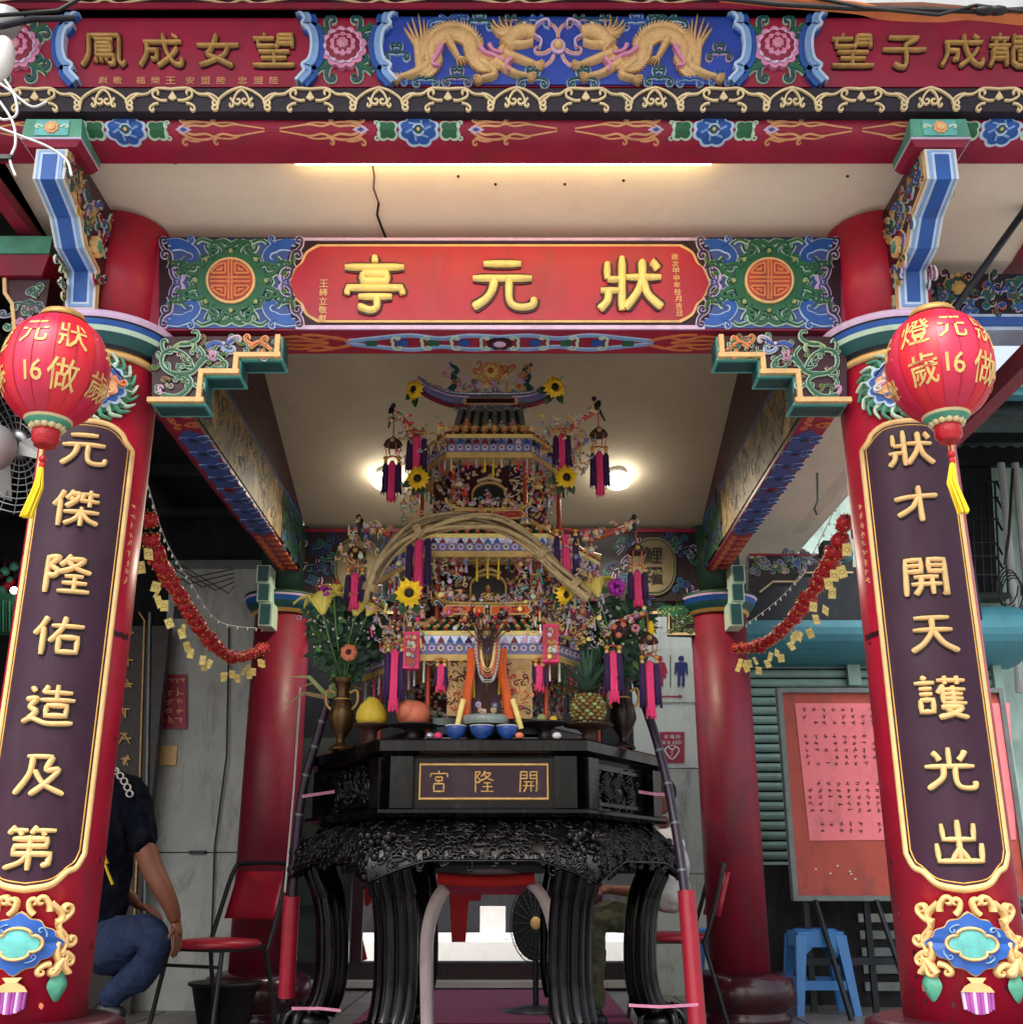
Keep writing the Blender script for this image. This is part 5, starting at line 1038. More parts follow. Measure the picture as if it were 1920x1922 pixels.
# black bucket and dark things on the floor by the chair
t = MB(); c = at(418, 1860, 6.2); t.lathe([(.11, .0), (.13, .05), (.17, .22), (.19, .225), (.19, .24)], 'black', (c.x, 6.25, 0), 24); tag(t.build('black_basin'), 'black basin on the floor under the red chair by the back left column', 'basin')
# ================================================================== ALTAR TABLE
TX, TY, TZ = -.105, 4.88, 1.258
def hexr(r, z, cx=TX, cy=TY): return [(cx+r*math.cos(R(60*i)), cy+r*math.sin(R(60*i)), z) for i in range(6)]
def hexfacet(k, r, cx=TX, cy=TY):        # map on facet k (4 = front): u along, v = z, w outwards
    a, c = Vector(hexr(r, 0, cx, cy)[k]), Vector(hexr(r, 0, cx, cy)[(k+1) % 6]); mid = (a+c)/2; U = (c-a).normalized(); N = Vector((U.y, -U.x, 0))
    return (lambda u, v, w: Vector((mid.x+U.x*u+N.x*w, mid.y+U.y*u+N.y*w, v))), (c-a).length/2
TB = thing('altar_table', (TX, TY, 0), 'tall hexagonal black lacquered altar table with carved apron and a 開隆宮 plaque', 'table')
t = MB(); pr = [(.752, 1.196), (.765, 1.205), (.785, 1.212), (.785, 1.25), (.775, 1.258)]
for i in range(len(pr)-1): t.prism(hexr(*pr[i]), hexr(*pr[i+1]), 'lacquer')
t.build('table_top', TB)
t = MB(); t.prism(hexr(.705, 1.0), hexr(.705, 1.197), 'lacquer'); t.build('frieze_box', TB)
for k in range(6):
    mp, hw = hexfacet(k, .708)
    for s in (1, -1):
        t = MB(); t.box(mp(s*(hw-.045), 1.098, .008), (.085, .085, .19), 'lacquer', Matrix.Rotation(math.atan2((mp(1, 0, 0)-mp(0, 0, 0)).y, (mp(1, 0, 0)-mp(0, 0, 0)).x), 3, 'Z')); t.build('post', TB)
    if k in (3, 4, 5):
        t = MB()
        if k == 4:
            t.poly(mp, [(-.245, 1.035), (.245, 1.035), (.245, 1.17), (-.245, 1.17)], .012, 'gold'); t.poly(mp, [(-.239, 1.041), (.239, 1.041), (.239, 1.164), (-.239, 1.164)], .014, 'panel_aubergine')
            t.ribbon(mp, [(-.24, 1.04), (.24, 1.04), (.24, 1.165), (-.24, 1.165)], .006, .018, 'antique_gold', closed=True)
            for i, ch in enumerate('宮隆開'):
                g = MB(); glyph(g, lambda u, v, w: mp(u, v, w+.014), ch, -.17+i*.17, 1.102, .078, .082, .0062, .004, 'antique_gold'); g.build('character', TB)
        else:
            t.ribbon(mp, [(-hw+.12, 1.03), (hw-.12, 1.03), (hw-.12, 1.168), (-hw+.12, 1.168)], .014, .012, 'lacquer', closed=True)
            for q in range(60): t.ribbon(mp, hook(random.uniform(-hw+.15, hw-.17), random.uniform(1.05, 1.15), random.uniform(0, 6), .05, random.choice((1, -1)), .9), .008, .012, 'carved_black', True)
        t.build('frieze_panel', TB)
t = MB(); pr = [(.70, .965), (.76, .972), (.785, .985), (.785, .997), (.74, 1.006)]
for i in range(len(pr)-1): t.prism(hexr(*pr[i]), hexr(*pr[i+1]), 'lacquer')
t.build('lower_moulding', TB)
# bulging carved apron
def arad(z): return .70+.135*math.sin(min(1, max(0, (.968-z)/.23))*math.pi*.62)
def apz(u, hw): f = abs(u)/hw; return .815 if f < .45 else (.815-.075*((f-.45)/.55)**1.3)
t = MB()
for k in range(6):
    mp0, hw0 = hexfacet(k, .70); N = 24; vs = []
    for i in range(N+1):
        f = -1+2*i/N
        zb2 = apz(f, 1)
        for j in range(9):
            z = .968+(zb2-.968)*j/8; r = arad(z); mpk, hwk = hexfacet(k, r); vs.append(mpk(f*hwk, z, 0))
    t.add(vs, [(i*9+j, i*9+j+1, (i+1)*9+j+1, (i+1)*9+j) for i in range(N) for j in range(8)], 'carved_black', True)
    def mpa(u, v, w, k=k):
        mpk, hwk = hexfacet(k, arad(v)); return mpk(u*hwk, v, w)
    if k in (2, 3, 4, 5, 0):
        for q in range(260):
            f = random.uniform(-.97, .97); zb2 = apz(f, 1); z = random.uniform(zb2+.01, .955)
            L = random.uniform(.03, .06); pts = hook(0, 0, random.uniform(0, 6.28), L, random.choice((1, -1)), random.uniform(.5, 1.0), n=9)
            t.ribbon(mpa, [(max(-1, min(1, f+p[0]/.4)), min(.962, z+p[1])) for p in pts], lambda q_: .016*(1-.5*q_)/.6*.9 if False else .011, .014, 'carved_black', True)
        pts = [(-1+2*i/40, apz(-1+2*i/40, 1)) for i in range(41)]; t.ribbon(mpa, pts, .014, .018, 'lacquer', True)
o = t.build('carved_apron', TB); o['kind'] = 'stuff'
# cabriole legs: three fluted strands, lion mask knee, claw foot
def table_leg(k):
    a = R(60*k); d = Vector((math.cos(a), math.sin(a), 0)); tn = Vector((-d.y, d.x, 0)); base = Vector((TX, TY, 0))
    prof = [(.755, .86), (.755, .82), (.735, .76), (.705, .69), (.685, .60), (.675, .48), (.675, .38), (.690, .30), (.715, .245)]
    pc = cr(prof, 5)
    t = MB()
    for off, rr, dd in ((-.042, .030, -.014), (0, .034, -.002), (.042, .030, -.014), (-.068, .026, -.036), (.068, .026, -.036), (0, .062, -.045)):
        t.tube([base+d*(r+dd)+tn*off*(1.15 if z > .7 else 1)+Vector((0, 0, z)) for r, z in pc], rr, 'lacquer', 10)
    leg = t.build('leg', TB)
    m = MB()
    for q in range(60): u, v = random.uniform(-.075, .075), random.uniform(-.075, .05); m.ball(base+d*(.82-abs(u)*.6+random.uniform(-.015, .01))+tn*u+Vector((0, 0, .86+v)), random.uniform(.010, .020), 'carved_black', 7, 5)
    m.build('lion_knee', leg)
    m = MB(); c = base+d*.72
    m.ball(c+Vector((0, 0, .20)), (.085, .085, .05), 'carved_black', 14, 8)
    for q in range(5):
        an = a+R(-70+q*35); e = Vector((math.cos(an), math.sin(an), 0)); m.tube(cr([tuple(c+e*.05+Vector((0, 0, .255))), tuple(c+e*.095+Vector((0, 0, .23))), tuple(c+e*.11+Vector((0, 0, .18))), tuple(c+e*.10+Vector((0, 0, .13)))], 4), lambda q_: .022*(1-.5*q_), 'carved_black', 7)
    for q in range(10): an = random.uniform(0, 6.28); m.ball(c+Vector((math.cos(an)*.07, math.sin(an)*.07, .245)), .014, 'carved_black', 6, 5)
    m.ball(c+Vector((0, 0, .14)), .07, 'lacquer', 14, 9); m.build('claw_foot', leg)
for k in range(6): table_leg(k)
t = MB()
for za, zb2, r in ((.0, .05, .86), (.05, .075, .83)): t.prism(hexr(r, za), hexr(r, zb2), 'lacquer')
t.build('base_board', TB)
# pale arch painting the back legs and apron lit from behind, with red bolster
AR = thing('backlit_legs_arch', (TX, 4.9, 0), 'added pale arch under the altar table, painting its back legs lit from behind', 'arch'); YA = 4.8
t = MB(); o_ = [at(790, 1935, YA), at(788, 1800, YA), at(792, 1740, YA), at(806, 1690, YA), at(832, 1655, YA), at(880, 1634, YA), at(920, 1631, YA), at(960, 1634, YA), at(1008, 1655, YA), at(1034, 1690, YA), at(1048, 1740, YA), at(1052, 1800, YA), at(1056, 1935, YA)]
o_ = cr([(p.x, p.z) for p in o_], 5); cx0 = (o_[0][0]+o_[-1][0])/2
vs = []
for x, z in o_:
    s_ = .93; xi = cx0+(x-cx0)*.86; zi = z-.035*min(1, max(0, (z-.45)/.2))
    vs += [(x, YA, z), (x, YA+.22, z), (xi, YA+.22, zi), (xi, YA, zi)]
n_ = len(o_); t.add(vs, [(i*4+q, i*4+(q+1) % 4, (i+1)*4+(q+1) % 4, (i+1)*4+q) for i in range(n_-1) for q in range(4)], 'backlit_pink', True); t.build('arch_frame', AR)
t = MB(); c = at(912, 1648, YA-.1); L = []
for i in range(13):
    x = c.x-.20+.40*i/12; L.append((x, YA-.06, c.z-.012*math.sin(math.pi*i/12)))
t.tube(L, .024, 'cloth_red', 12); t.add([(L[0][0], YA-.06, c.z), (L[-1][0], YA-.06, c.z), (c.x+.14, YA-.03, c.z-.065), (c.x-.14, YA-.03, c.z-.065)], [(0, 1, 2, 3)], 'maroon'); tag(t.build('red_bolster'), 'red cloth bolster lying over the top of the pale arch under the table', 'bolster')
# pink strings tied round legs, rope bits
for pts, lb in (([(548, 1893), (600, 1893), (640, 1897)], 'pink plastic string tied across the left foot of the altar table'), ([(1180, 1887), (1240, 1890), (1310, 1886)], 'pink plastic string tied across the right foot of the altar table'),
                ([(567, 1495), (600, 1490), (628, 1486)], 'pink string at the left end of the table frieze'), ([(1198, 1486), (1230, 1491), (1262, 1492)], 'pink string at the right end of the table frieze')):
    t = MB(); Y = 4.22 if pts[0][1] > 1600 else 4.60
    for q in range(3): t.tube([at(x, y+q*2-2, Y) for x, y in pts], .0018, 'pink', 5)
    tag(t.build('pink_string'), lb, 'string', 'pink strings tied to the table')
# ================================================================== PAPER PAVILION (the tower)
KX, KY = -.10, 4.88
TW = thing('paper_pavilion', (KX, KY, TZ), 'tall three tiered paper pavilion covered in tassels and figures, standing on the altar table', 'paper pavilion')
CONF = ['hot_pink', 'gold_paint', 'paper_blue', 'mint', 'flame', 'lilac', 'pink', 'turquoise', 'silver_foil', 'paint_gold', 'paint_gold', 'white', 'tile_orange', 'scroll_gold', 'peach', 'white', 'leaf_gold', 'scroll_gold']
def hx(r, z): return hexr(r, z, KX, KY)
def figurine(t, p, s, c1=None, c2=None):
    c1 = c1 or random.choice(CONF); c2 = c2 or random.choice(CONF); p = Vector(p)
    t.lathe([(.38*s, 0), (.33*s, .25*s), (.2*s, .55*s), (.13*s, .66*s)], c1, p, 8); t.ball(p+Vector((0, 0, .78*s)), .15*s, 'peach', 8, 6); t.lathe([(.19*s, .86*s), (.1*s, .98*s), (.05*s, 1.08*s)], c2, p, 7)
    for e in (1, -1): t.tube([p+Vector((e*.15*s, -.02*s, .58*s)), p+Vector((e*.36*s, -.12*s, .45*s)), p+Vector((e*.2*s, -.26*s, .5*s))], .07*s, c2, 6)
    t.ribbon(lambda u, v, w: Vector((p.x+u, p.y-.3*s-w, p.z+v)), [(0, .05*s), (0, .5*s)], .16*s, .01*s, c2)
def confetti(t, mp, u0, u1, v0, v1, n, L=.03, w=.006, hole=None):
    for q in range(n):
        x, y = random.uniform(u0, u1), random.uniform(v0, v1)
        if hole and abs(x) < hole[0] and y < hole[1]: continue
        c = random.choice(CONF); k = random.random()
        if k < .45: t.ribbon(mp, hook(x, y, random.uniform(0, 6), L*random.uniform(.6, 1.2), random.choice((1, -1)), .9, n=8), w, .008, c, True)
        elif k < .8: petal_disc(t, mp, x, y, L*.38, 6, c, .010); t.poly(mp, circ(x, y, L*.14, 6), .015, random.choice(CONF))
        else: t.ribbon(mp, [(x-L*.4, y), (x, y+L*.4), (x+L*.4, y)], w, .009, c, closed=True)
def strand(t, p, L, c, r=.006, head=True):
    p = Vector(p)
    if head: t.ball(p, r*1.3, 'gold', 6, 4)
    t.tube([p+Vector((0, 0, -.004)), p+Vector((0, 0, -L*.3)), p+Vector((0, 0, -L))], lambda q: r*(.7+.6*q), c, 6)
def tassel_group(name, p, L, parent, wd=.03, lean=0):
    """a broad pink strip between two purple tassels, each hung from a gilt bead"""
    t = MB(); p = Vector(p)
    for e in (1, -1):
        q = p+Vector((e*wd*1.15, 0, 0)); t.ball(q, (.012, .012, .010), 'gold', 8, 6); t.ball(q-Vector((0, 0, .018)), (.009, .009, .010), 'gold_paint', 8, 6)
        t.lathe([(.012, -L*.8), (.014, -L*.5), (.012, -.035), (.006, -.024)], 'purple', q, 10)
        for k in range(7): a = k*.9; t.tube([q+Vector((.010*math.cos(a), .010*math.sin(a), -.04)), q+Vector((.015*math.cos(a), .015*math.sin(a), -L*.83-random.uniform(0, .01)))], .0025, 'purple', 4)
    t.lathe([(.016, -L), (.018, -L*.7), (.016, -.03), (.008, -.014)], 'hot_pink', p, 10)
    for k in range(8): a = k*.785; t.tube([p+Vector((.015*math.cos(a), .015*math.sin(a), -.03)), p+Vector((.018*math.cos(a), .018*math.sin(a), -L-random.uniform(0, .012)))], .003, 'hot_pink', 4)
    t.tube([p+Vector((-wd*1.2, 0, 0)), p+Vector((0, 0, .01)), p+Vector((wd*1.2, 0, 0))], .004, 'tile_orange', 5)
    return t.build(name, parent)
def tier(r, z0, h, rt, zt, body_r, body_z0, body_z1, tl, n_t):
    # body in dark maroon and niche in flat black, colours standing in for recess shade
    t = MB(); t.prism(hx(body_r, body_z0), hx(body_r, body_z1), 'dark_maroon'); bd = t.build('storey', TW)
    for k in (3, 4, 5):
        mp, hw = hexfacet(k, body_r, KX, KY); c = MB(); confetti(c, mp, -hw, hw, body_z0+.01, body_z1, int(170*r/.4), .022, .0042, (.085, body_z0+.26) if k == 4 else None)
        if k == 4:
            zc = body_z0+.165; ww = .066; A = [(ww*math.cos(R(a_)), zc+.055*math.sin(R(a_))) for a_ in range(0, 181, 15)]
            c.poly(mp, [(-ww, body_z0+.07)]+[(x, z) for x, z in reversed(A)]+[(ww, body_z0+.07)], .014, 'black')
            c.ribbon(mp, [(-ww*1.15, body_z0+.07)]+[(x*1.15, z+.008) for x, z in reversed(A)]+[(ww*1.15, body_z0+.07)], .012, .03, 'paint_gold', True)
            figurine(c, mp(0, body_z0+.10, .02), .075, 'gold', 'gold_paint'); c.ribbon(mp, [(-.055, body_z0+.235), (0, body_z0+.255), (.055, body_z0+.235)], .014, .028, 'scroll_gold', True)
        (c.build('carved_wall', bd))['kind'] = 'stuff'
    # posts
    for x, y, z in hx(r*.86, body_z0): t = MB(); t.tube([(x, y, body_z0-.0), (x, y, z0+.02)], .010, 'tile_orange', 8); t.build('corner_post', bd)
    # valance band
    t = MB(); t.prism(hx(r, z0), hx(r, z0+h), 'paper_blue', 'paper_blue'); va = t.build('valance', TW)
    t = MB()
    for za, zb2, m_, o2 in ((z0-.012, z0+.014, 'paint_gold', .008), (z0+h-.012, z0+h+.006, 'leaf_gold', .010)): t.prism(hx(r+o2, za), hx(r+o2, zb2), m_)
    t.build('gilt_trim', va)
    t = MB()
    for k in (2, 3, 4, 5, 0):
        mp, hw = hexfacet(k, r, KX, KY); n = int(hw*2/.036)
        t.poly(mp, [(-hw, z0+h*.56), (hw, z0+h*.56), (hw, z0+h*.92), (-hw, z0+h*.92)], .005, 'silver_foil')
        for i in range(n):
            u = -hw+(i+.5)*2*hw/n
            petal_disc(t, mp, u, z0+h*.38, .014, 6, 'lilac' if i % 2 else 'white', .007); t.poly(mp, circ(u, z0+h*.38, .006, 8), .009, 'blue' if i % 2 else 'maroon')
            t.poly(mp, [(u-.016, z0+h*.58), (u, z0+h*.86), (u+.016, z0+h*.58)], .009, random.choice(('blue', 'purple', 'maroon', 'lilac')))
    (t.build('valance_pattern', va))['kind'] = 'stuff'
    t = MB()
    for k in (2, 3, 4, 5, 0):
        mp, hw = hexfacet(k, r, KX, KY)
        for i in range(n_t):
            u = -hw+(i+.5)*2*hw/n_t; c = ('yellow' if abs(i-n_t/2+.5) < 1.2 and k == 4 else ('mint', 'teal', 'hot_pink', 'lilac', 'silver_foil', 'green')[i % 6])
            strand(t, mp(u, z0-.012, .002), tl*random.uniform(.8, 1.1)*(1.5 if c == 'yellow' else 1), c, .0048)
            if i < n_t-1:
                uu = 2*hw/n_t; t.tube([mp(u+uu*f_, z0-.012-.018*math.sin(math.pi*f_), .004) for f_ in (0, .25, .5, .75, 1)], .0022, 'pale_metal', 4)
    (t.build('bead_fringe', va))['kind'] = 'stuff'
    # tiled skirt roof
    t = MB(); t.prism(hx(r*1.0, z0+h+.004), hx(rt, zt), 'dark_green'); rf = t.build('tiled_roof', TW)
    t = MB()
    for k in (2, 3, 4, 5, 0):
        A, B = [Vector(q) for q in (hx(r*.99, z0+h+.01)[k], hx(r*.99, z0+h+.01)[(k+1) % 6])], [Vector(q) for q in (hx(rt, zt)[k], hx(rt, zt)[(k+1) % 6])]
        n = max(5, int((A[1]-A[0]).length/.042))
        for i in range(n):
            f = (i+.5)/n; a, c = A[0].lerp(A[1], f), B[0].lerp(B[1], f)
            t.tube([a, c], .010, 'green', 6)
            for j in range(4): t.ball(a.lerp(c, j/3.6)+Vector((0, -.004, .008)), (.010, .010, .008), 'tile_orange' if j % 2 == 0 else 'gold_paint', 7, 5)
            t.ball(a+Vector((0, 0, .012)), .010, 'leaf_gold', 6, 4)
    (t.build('tile_caps', rf))['kind'] = 'stuff'
    for k in range(6): t = MB(); t.tube([hx(r*1.03, z0+h+.03)[k], hx((r+rt)/2, (z0+h+zt)/2+.012)[k], hx(rt, zt+.01)[k]], .013, 'gold_paint', 6); t.build('hip_ridge', rf)
    # figures and flowers set on the eaves
    for k in (3, 4, 5):
        A, B = Vector(hx(rt*1.02, zt)[k]), Vector(hx(rt*1.02, zt)[(k+1) % 6]); n = 5
        for i in range(n):
            if random.random() < .5: c = MB(); figurine(c, A.lerp(B, (i+.5)/n)+Vector((0, -.01, -.01)), random.uniform(.042, .058)); c.build('figurine', rf)
    return va, rf
V1 = tier(.56, 1.603, .105, .46, 1.775, .33, TZ+.0, 1.70, .10, 11)
V2 = tier(.50, 2.056, .085, .38, 2.225, .36, 1.77, 2.13, .075, 11)
V3 = tier(.375, 2.55, .095, .26, 2.72, .27, 2.22, 2.63, .055, 10)
# plinth shelf under the lowest storey
t = MB()
for i, (r, z) in enumerate(((.50, TZ+.005), (.47, TZ+.05), (.44, TZ+.09))): t.prism(hx(r, z), hx(r, z+.028), 'dark_metal' if i % 2 else 'grey_metal')
t.build('shelf', TW)
# name plaques above the two lower eaves
for z, y, w_, m1 in ((1.815, 4.88-.43, .17, 'cloth_orange'), (2.262, 4.88-.345, .145, 'tile_orange')):
    t = MB(); mp = lambda u, v, w, y=y: Vector((KX+u, y-w, v)); sh_ = []
    for s in (1, -1):
        t.poly(mp, [(s*.01, z-.025), (s*w_, z-.02), (s*(w_+.018), z), (s*w_, z+.022), (s*.01, z+.018)], .012, 'paint_gold'); t.poly(mp, [(s*.018, z-.018), (s*(w_-.004), z-.014), (s*(w_+.008), z), (s*(w_-.004), z+.015), (s*.018, z+.012)], .015, m1)
        t.ribbon(mp, circ(s*w_*.72, z, .03, 14, .010), .005, .019, 'maroon', closed=True); scribble(t, mp, s*w_*.35, z, .024, 'dark_ink', .018)
        t.ribbon(mp, hook(s*(w_+.01), z, R(60 if s > 0 else 120), .06, -s, .8), .009, .014, 'silver_foil', True)
    t.build('plaque', TW)
for dz, y, L in ((1.845, 4.46, .19), (2.292, 4.55, .165)):
    t = MB(); mp = lambda u, v, w, y=y: Vector((KX+u, y-w, v)); t.ribbon(mp, cr([(-L*1.15, dz+.05), (-L, dz+.012), (-L*.5, dz), (L*.5, dz), (L, dz+.012), (L*1.15, dz+.05)], 5), .016, .02, 'paint_gold', True); confetti(t, mp, -L*.9, L*.9, dz+.012, dz+.035, 34, .022, .0045); t.build('ridge', TW)
# ---- crowning roof
t = MB(); zr0, zr1 = 2.70, 2.90; n = 8
cx_ = KX
t.add([(cx_-.17, 4.64, zr0), (cx_+.17, 4.64, zr0), (cx_+.145, 4.83, zr1), (cx_-.145, 4.83, zr1)], [(0, 1, 2, 3)], 'dark_green'); t.add([(cx_-.17, 5.1, zr0), (cx_+.17, 5.1, zr0), (cx_+.145, 4.85, zr1), (cx_-.145, 4.85, zr1)], [(0, 1, 2, 3)], 'dark_green'); t.build('top_roof', TW)
t = MB()
for i in range(n): x = -.155+.31*i/(n-1); t.tube([(cx_+x, 4.625, zr0+.002), (cx_+x*.95, 4.735, zr0+.11), (cx_+x*.88, 4.83, zr1+.01)], .015, 'grey_wall', 8); t.ball((cx_+x, 4.618, zr0+.004), .020, 'gold_paint', 8, 6)
t.build('barrel_tiles', TW)
t = MB(); mp = lambda u, v, w: Vector((cx_+u, 4.80-w, v)); 
t.poly(mp, [(-.17, 2.885), (.17, 2.885), (.17, 2.945), (-.17, 2.945)], .02, 'silver_foil'); t.poly(mp, [(-.125, 2.90), (.125, 2.90), (.135, 2.915), (.125, 2.932), (-.125, 2.932), (-.135, 2.915)], .026, 'gold_paint'); t.poly(mp, [(-.115, 2.905), (.115, 2.905), (.115, 2.927), (-.115, 2.927)], .030, 'dark_maroon')
for i in range(7): x = -.15+.05*i; t.ribbon(mp, cr([(x-.025, 2.884), (x, 2.870), (x+.025, 2.884)], 4), .008, .03, 'pale_metal', True)
for s in (1, -1):
    pc = cr([(s*.10, 2.958), (s*.19, 2.965), (s*.28, 3.0), (s*.35, 3.045)], 6)
    t.ribbon(mp, pc, .02, .03, 'silver_foil', True); t.ribbon(mp, [(p[0], p[1]-.035) for p in pc], lambda q: .05*(1-.3*q), .022, 'paper_blue', True); t.ribbon(mp, [(p[0]*1.0, p[1]-.065) for p in pc], .014, .03, 'maroon', True); t.ribbon(mp, [(p[0], p[1]-.018) for p in pc], .006, .034, 'lilac', True)
    for q in range(12): u = s*random.uniform(.15, .33); confetti(t, mp, u-.01, u+.01, 2.93+(abs(u)-.15)*.35, 2.96+(abs(u)-.15)*.35, 1, .03)
t.ribbon(mp, [(-.11, 2.958), (.11, 2.958)], .02, .03, 'silver_foil', True); t.build('crest_ridge', TW)
t = MB(); mp2 = lambda u, v, w: Vector((cx_+u, 4.80-w, v))
for s in (1, -1):
    t.ribbon(mp2, cr([(s*.20, 2.98), (s*.17, 3.02), (s*.185, 3.06), (s*.16, 3.09), (s*.20, 3.12)], 5), lambda q: .035*(1-.6*q), .02, 'teal', True)
    for q in range(5): t.ribbon(mp2, hook(s*random.uniform(.13, .2), random.uniform(3.0, 3.09), random.uniform(0, 6), .05, s, .8), .009, .024, random.choice(('jade', 'lilac', 'flame', 'pink', 'slate_blue')), True)
confetti(t, mp2, -.16, .16, 2.975, 3.03, 46, .045, .008)
for q in range(26): t.ribbon(mp2, hook(random.uniform(-.08, .08), random.uniform(3.02, 3.10), random.uniform(.3, 2.8), .05, random.choice((1, -1)), .7), .009, .02, random.choice(('orange', 'leaf_gold', 'paint_gold')), True)
petal_disc(t, mp2, 0, 3.075, .055, 8, 'flame', .018); petal_disc(t, mp2, 0, 3.075, .035, 8, 'leaf_gold', .024); petal_disc(t, mp2, 0, 3.075, .016, 8, 'tile_orange', .03); (t.build('dragon_crest', TW))['kind'] = 'stuff'
# ---- upturned corner arms with small umbrellas and hanging tassels
def corner_arm(p0, p1, p2, L, name='corner_arm', bird=False):
    t = MB(); p0, p1, p2 = Vector(p0), Vector(p1), Vector(p2)
    t.tube(cr([tuple(p0), tuple(p1), tuple(p2)], 6), lambda q: .017-.006*q, 'tile_orange', 7)
    for q in range(26):
        f = random.random(); c = p0.lerp(p1, f*2) if f < .5 else p1.lerp(p2, f*2-1); c = c+Vector((random.uniform(-.02, .02), -.015, random.uniform(-.012, .022)))
        mpq = lambda u, v, w: Vector((c.x+u, c.y-w, c.z+v)); confetti(t, mpq, -.006, .006, -.006, .006, 2, .022, .005)
    arm = t.build(name, TW); e = p2+Vector((0, -.01, -.01))
    t = MB(); t.tube([e, e-Vector((0, 0, .09))], .003, 'tile_orange', 5); u = e-Vector((0, 0, .085)); t.lathe([(.036, -.038), (.044, -.034), (.036, -.016), (.016, 0), (.004, .01)], 'brown', u, 10); t.ball(u+Vector((0, -.035, -.02)), .012, 'antique_gold', 7, 5)
    for q in range(6): a = q*R(60); t.tube([u+Vector((.038*math.cos(a), .038*math.sin(a), -.035)), u+Vector((.026*math.cos(a), .026*math.sin(a), -.085))], .002, 'peach', 4)
    t.build('lantern_cap', arm); g = tassel_group('tassels', u-Vector((0, 0, .095)), L, arm, .026)
corner_arm((KX-.33, 4.60, 2.66), (KX-.40, 4.58, 2.74), at(740, 788, 4.56), .20)
corner_arm((KX+.33, 4.60, 2.66), (KX+.40, 4.58, 2.72), at(1122, 770, 4.56), .22)
corner_arm((KX-.42, 4.50, 2.16), (KX-.50, 4.50, 2.19), at(672, 990, 4.48), .17)
corner_arm((KX+.42, 4.50, 2.14), (KX+.50, 4.50, 2.16), at(1192, 985, 4.48), .17)
corner_arm((KX+.50, 4.55, 1.72), (KX+.52, 4.50, 1.76), at(1214, 1150, 4.45), .24)
# tassels at the front corners of each valance
for px, py, Y, L, wd in ((783, 812, 4.52, .22, .028), (1054, 808, 4.52, .20, .024), (787, 1000, 4.38, .27, .034), (1062, 996, 4.38, .27, .034), (742, 1212, 4.34, .26, .024), (1150, 1215, 4.40, .22, .022), (828, 1240, 4.36, .12, .012), (1012, 1240, 4.38, .12, .012)):
    tassel_group('corner_tassels', at(px, py, Y), L, TW, wd)
# small birds on the arm ends, patterned boxes, gold boards
def bird(c, sg):
    t = MB(); c = Vector(c); t.ball(c, (.016, .014, .032), 'black', 9, 7, Matrix.Rotation(R(28*sg), 3, 'Y')); t.ball(c+Vector((-sg*.012, 0, .036)), .012, 'black', 8, 6); t.tube([c+Vector((sg*.01, 0, -.02)), c+Vector((sg*.035, 0, -.075))], lambda q: .008*(1-.5*q), 'dark_green', 6)
    t.tube([c+Vector((-sg*.02, 0, .04)), c+Vector((-sg*.036, 0, .045))], .003, 'gold_paint', 5); t.build('paper_bird', TW)
bird(at(1120, 762, 4.55), 1); bird(at(736, 775, 4.55), -.4); bird(at(675, 985, 4.47), .5); bird(at(1188, 985, 4.47), -.5)
for x, y0, y1 in ((773, 1186, 1255), (1033, 1172, 1243)):
    t = MB(); Y = 4.33; a, c = at(x, y0, Y), at(x, y1, Y); t.box((a.x, Y+.02, (a.z+c.z)/2), (.062, .05, a.z-c.z), 'hot_pink'); mp = lambda u, v, w: Vector((a.x+u, Y-.006-w, v))
    t.poly(mp, [(-.024, c.z+.012), (.024, c.z+.012), (.024, a.z-.012), (-.024, a.z-.012)], .002, 'board_red'); confetti(t, mp, -.016, .016, c.z+.02, a.z-.02, 16, .024, .005); t.build('paper_box', TW)
for x, w2, y0, y1, m_ in ((862, 22, 1245, 1345, 'paper_tan'), (970, 28, 1238, 1350, 'paper_tan')):
    t = MB(); mp = pxmap(4.40); t.poly(mp, [(x-w2, y0), (x+w2, y0), (x+w2*1.05, y1), (x-w2*1.05, y1)], .02, m_)
    for q in range(34): t.ribbon(mp, hook(random.uniform(x-w2, x+w2-6), random.uniform(y0+6, y1-4), random.uniform(0, 6), 20, random.choice((1, -1)), .8), 3.5, .028, random.choice(('gold', 'brown', 'tile_orange', 'gold_paint', 'maroon')), True)
    t.build('embroidered_board', TW)
t = MB(); mp = pxmap(4.40); t.poly(mp, [(884, 1238), (942, 1238), (942, 1345), (884, 1345)], .01, 'dark_maroon'); confetti(t, mp, 888, 938, 1242, 1340, 20, 16, 3); t.build('altar_front', TW)
for x0, x1 in ((886, 878), (944, 950)):
    t = MB(); mp = pxmap(4.34); t.ribbon(mp, cr([(x0, 1218), (x0-2, 1260), (x1, 1300), (x1+(6 if x1 > 900 else -6), 1350)], 5), 17, .012, 'cloth_orange', True); t.ribbon(mp, cr([(x0+5, 1222), (x0+3, 1262), (x1+4, 1300), (x1+2, 1340)], 5), 4, .016, 'peach', True); t.build('orange_streamer', TW)
for s in (1, -1):
    t = MB(); mp = pxmap(4.30); t.ribbon(mp, cr([(914-s*28, 1330), (914-s*44, 1352), (914-s*52, 1378)] if False else [(870 if s > 0 else 962, 1312), (862 if s > 0 else 972, 1345), (858 if s > 0 else 978, 1368)], 4), 10, .006, 'leaf_gold', True); t.build('yellow_streamer', TW)
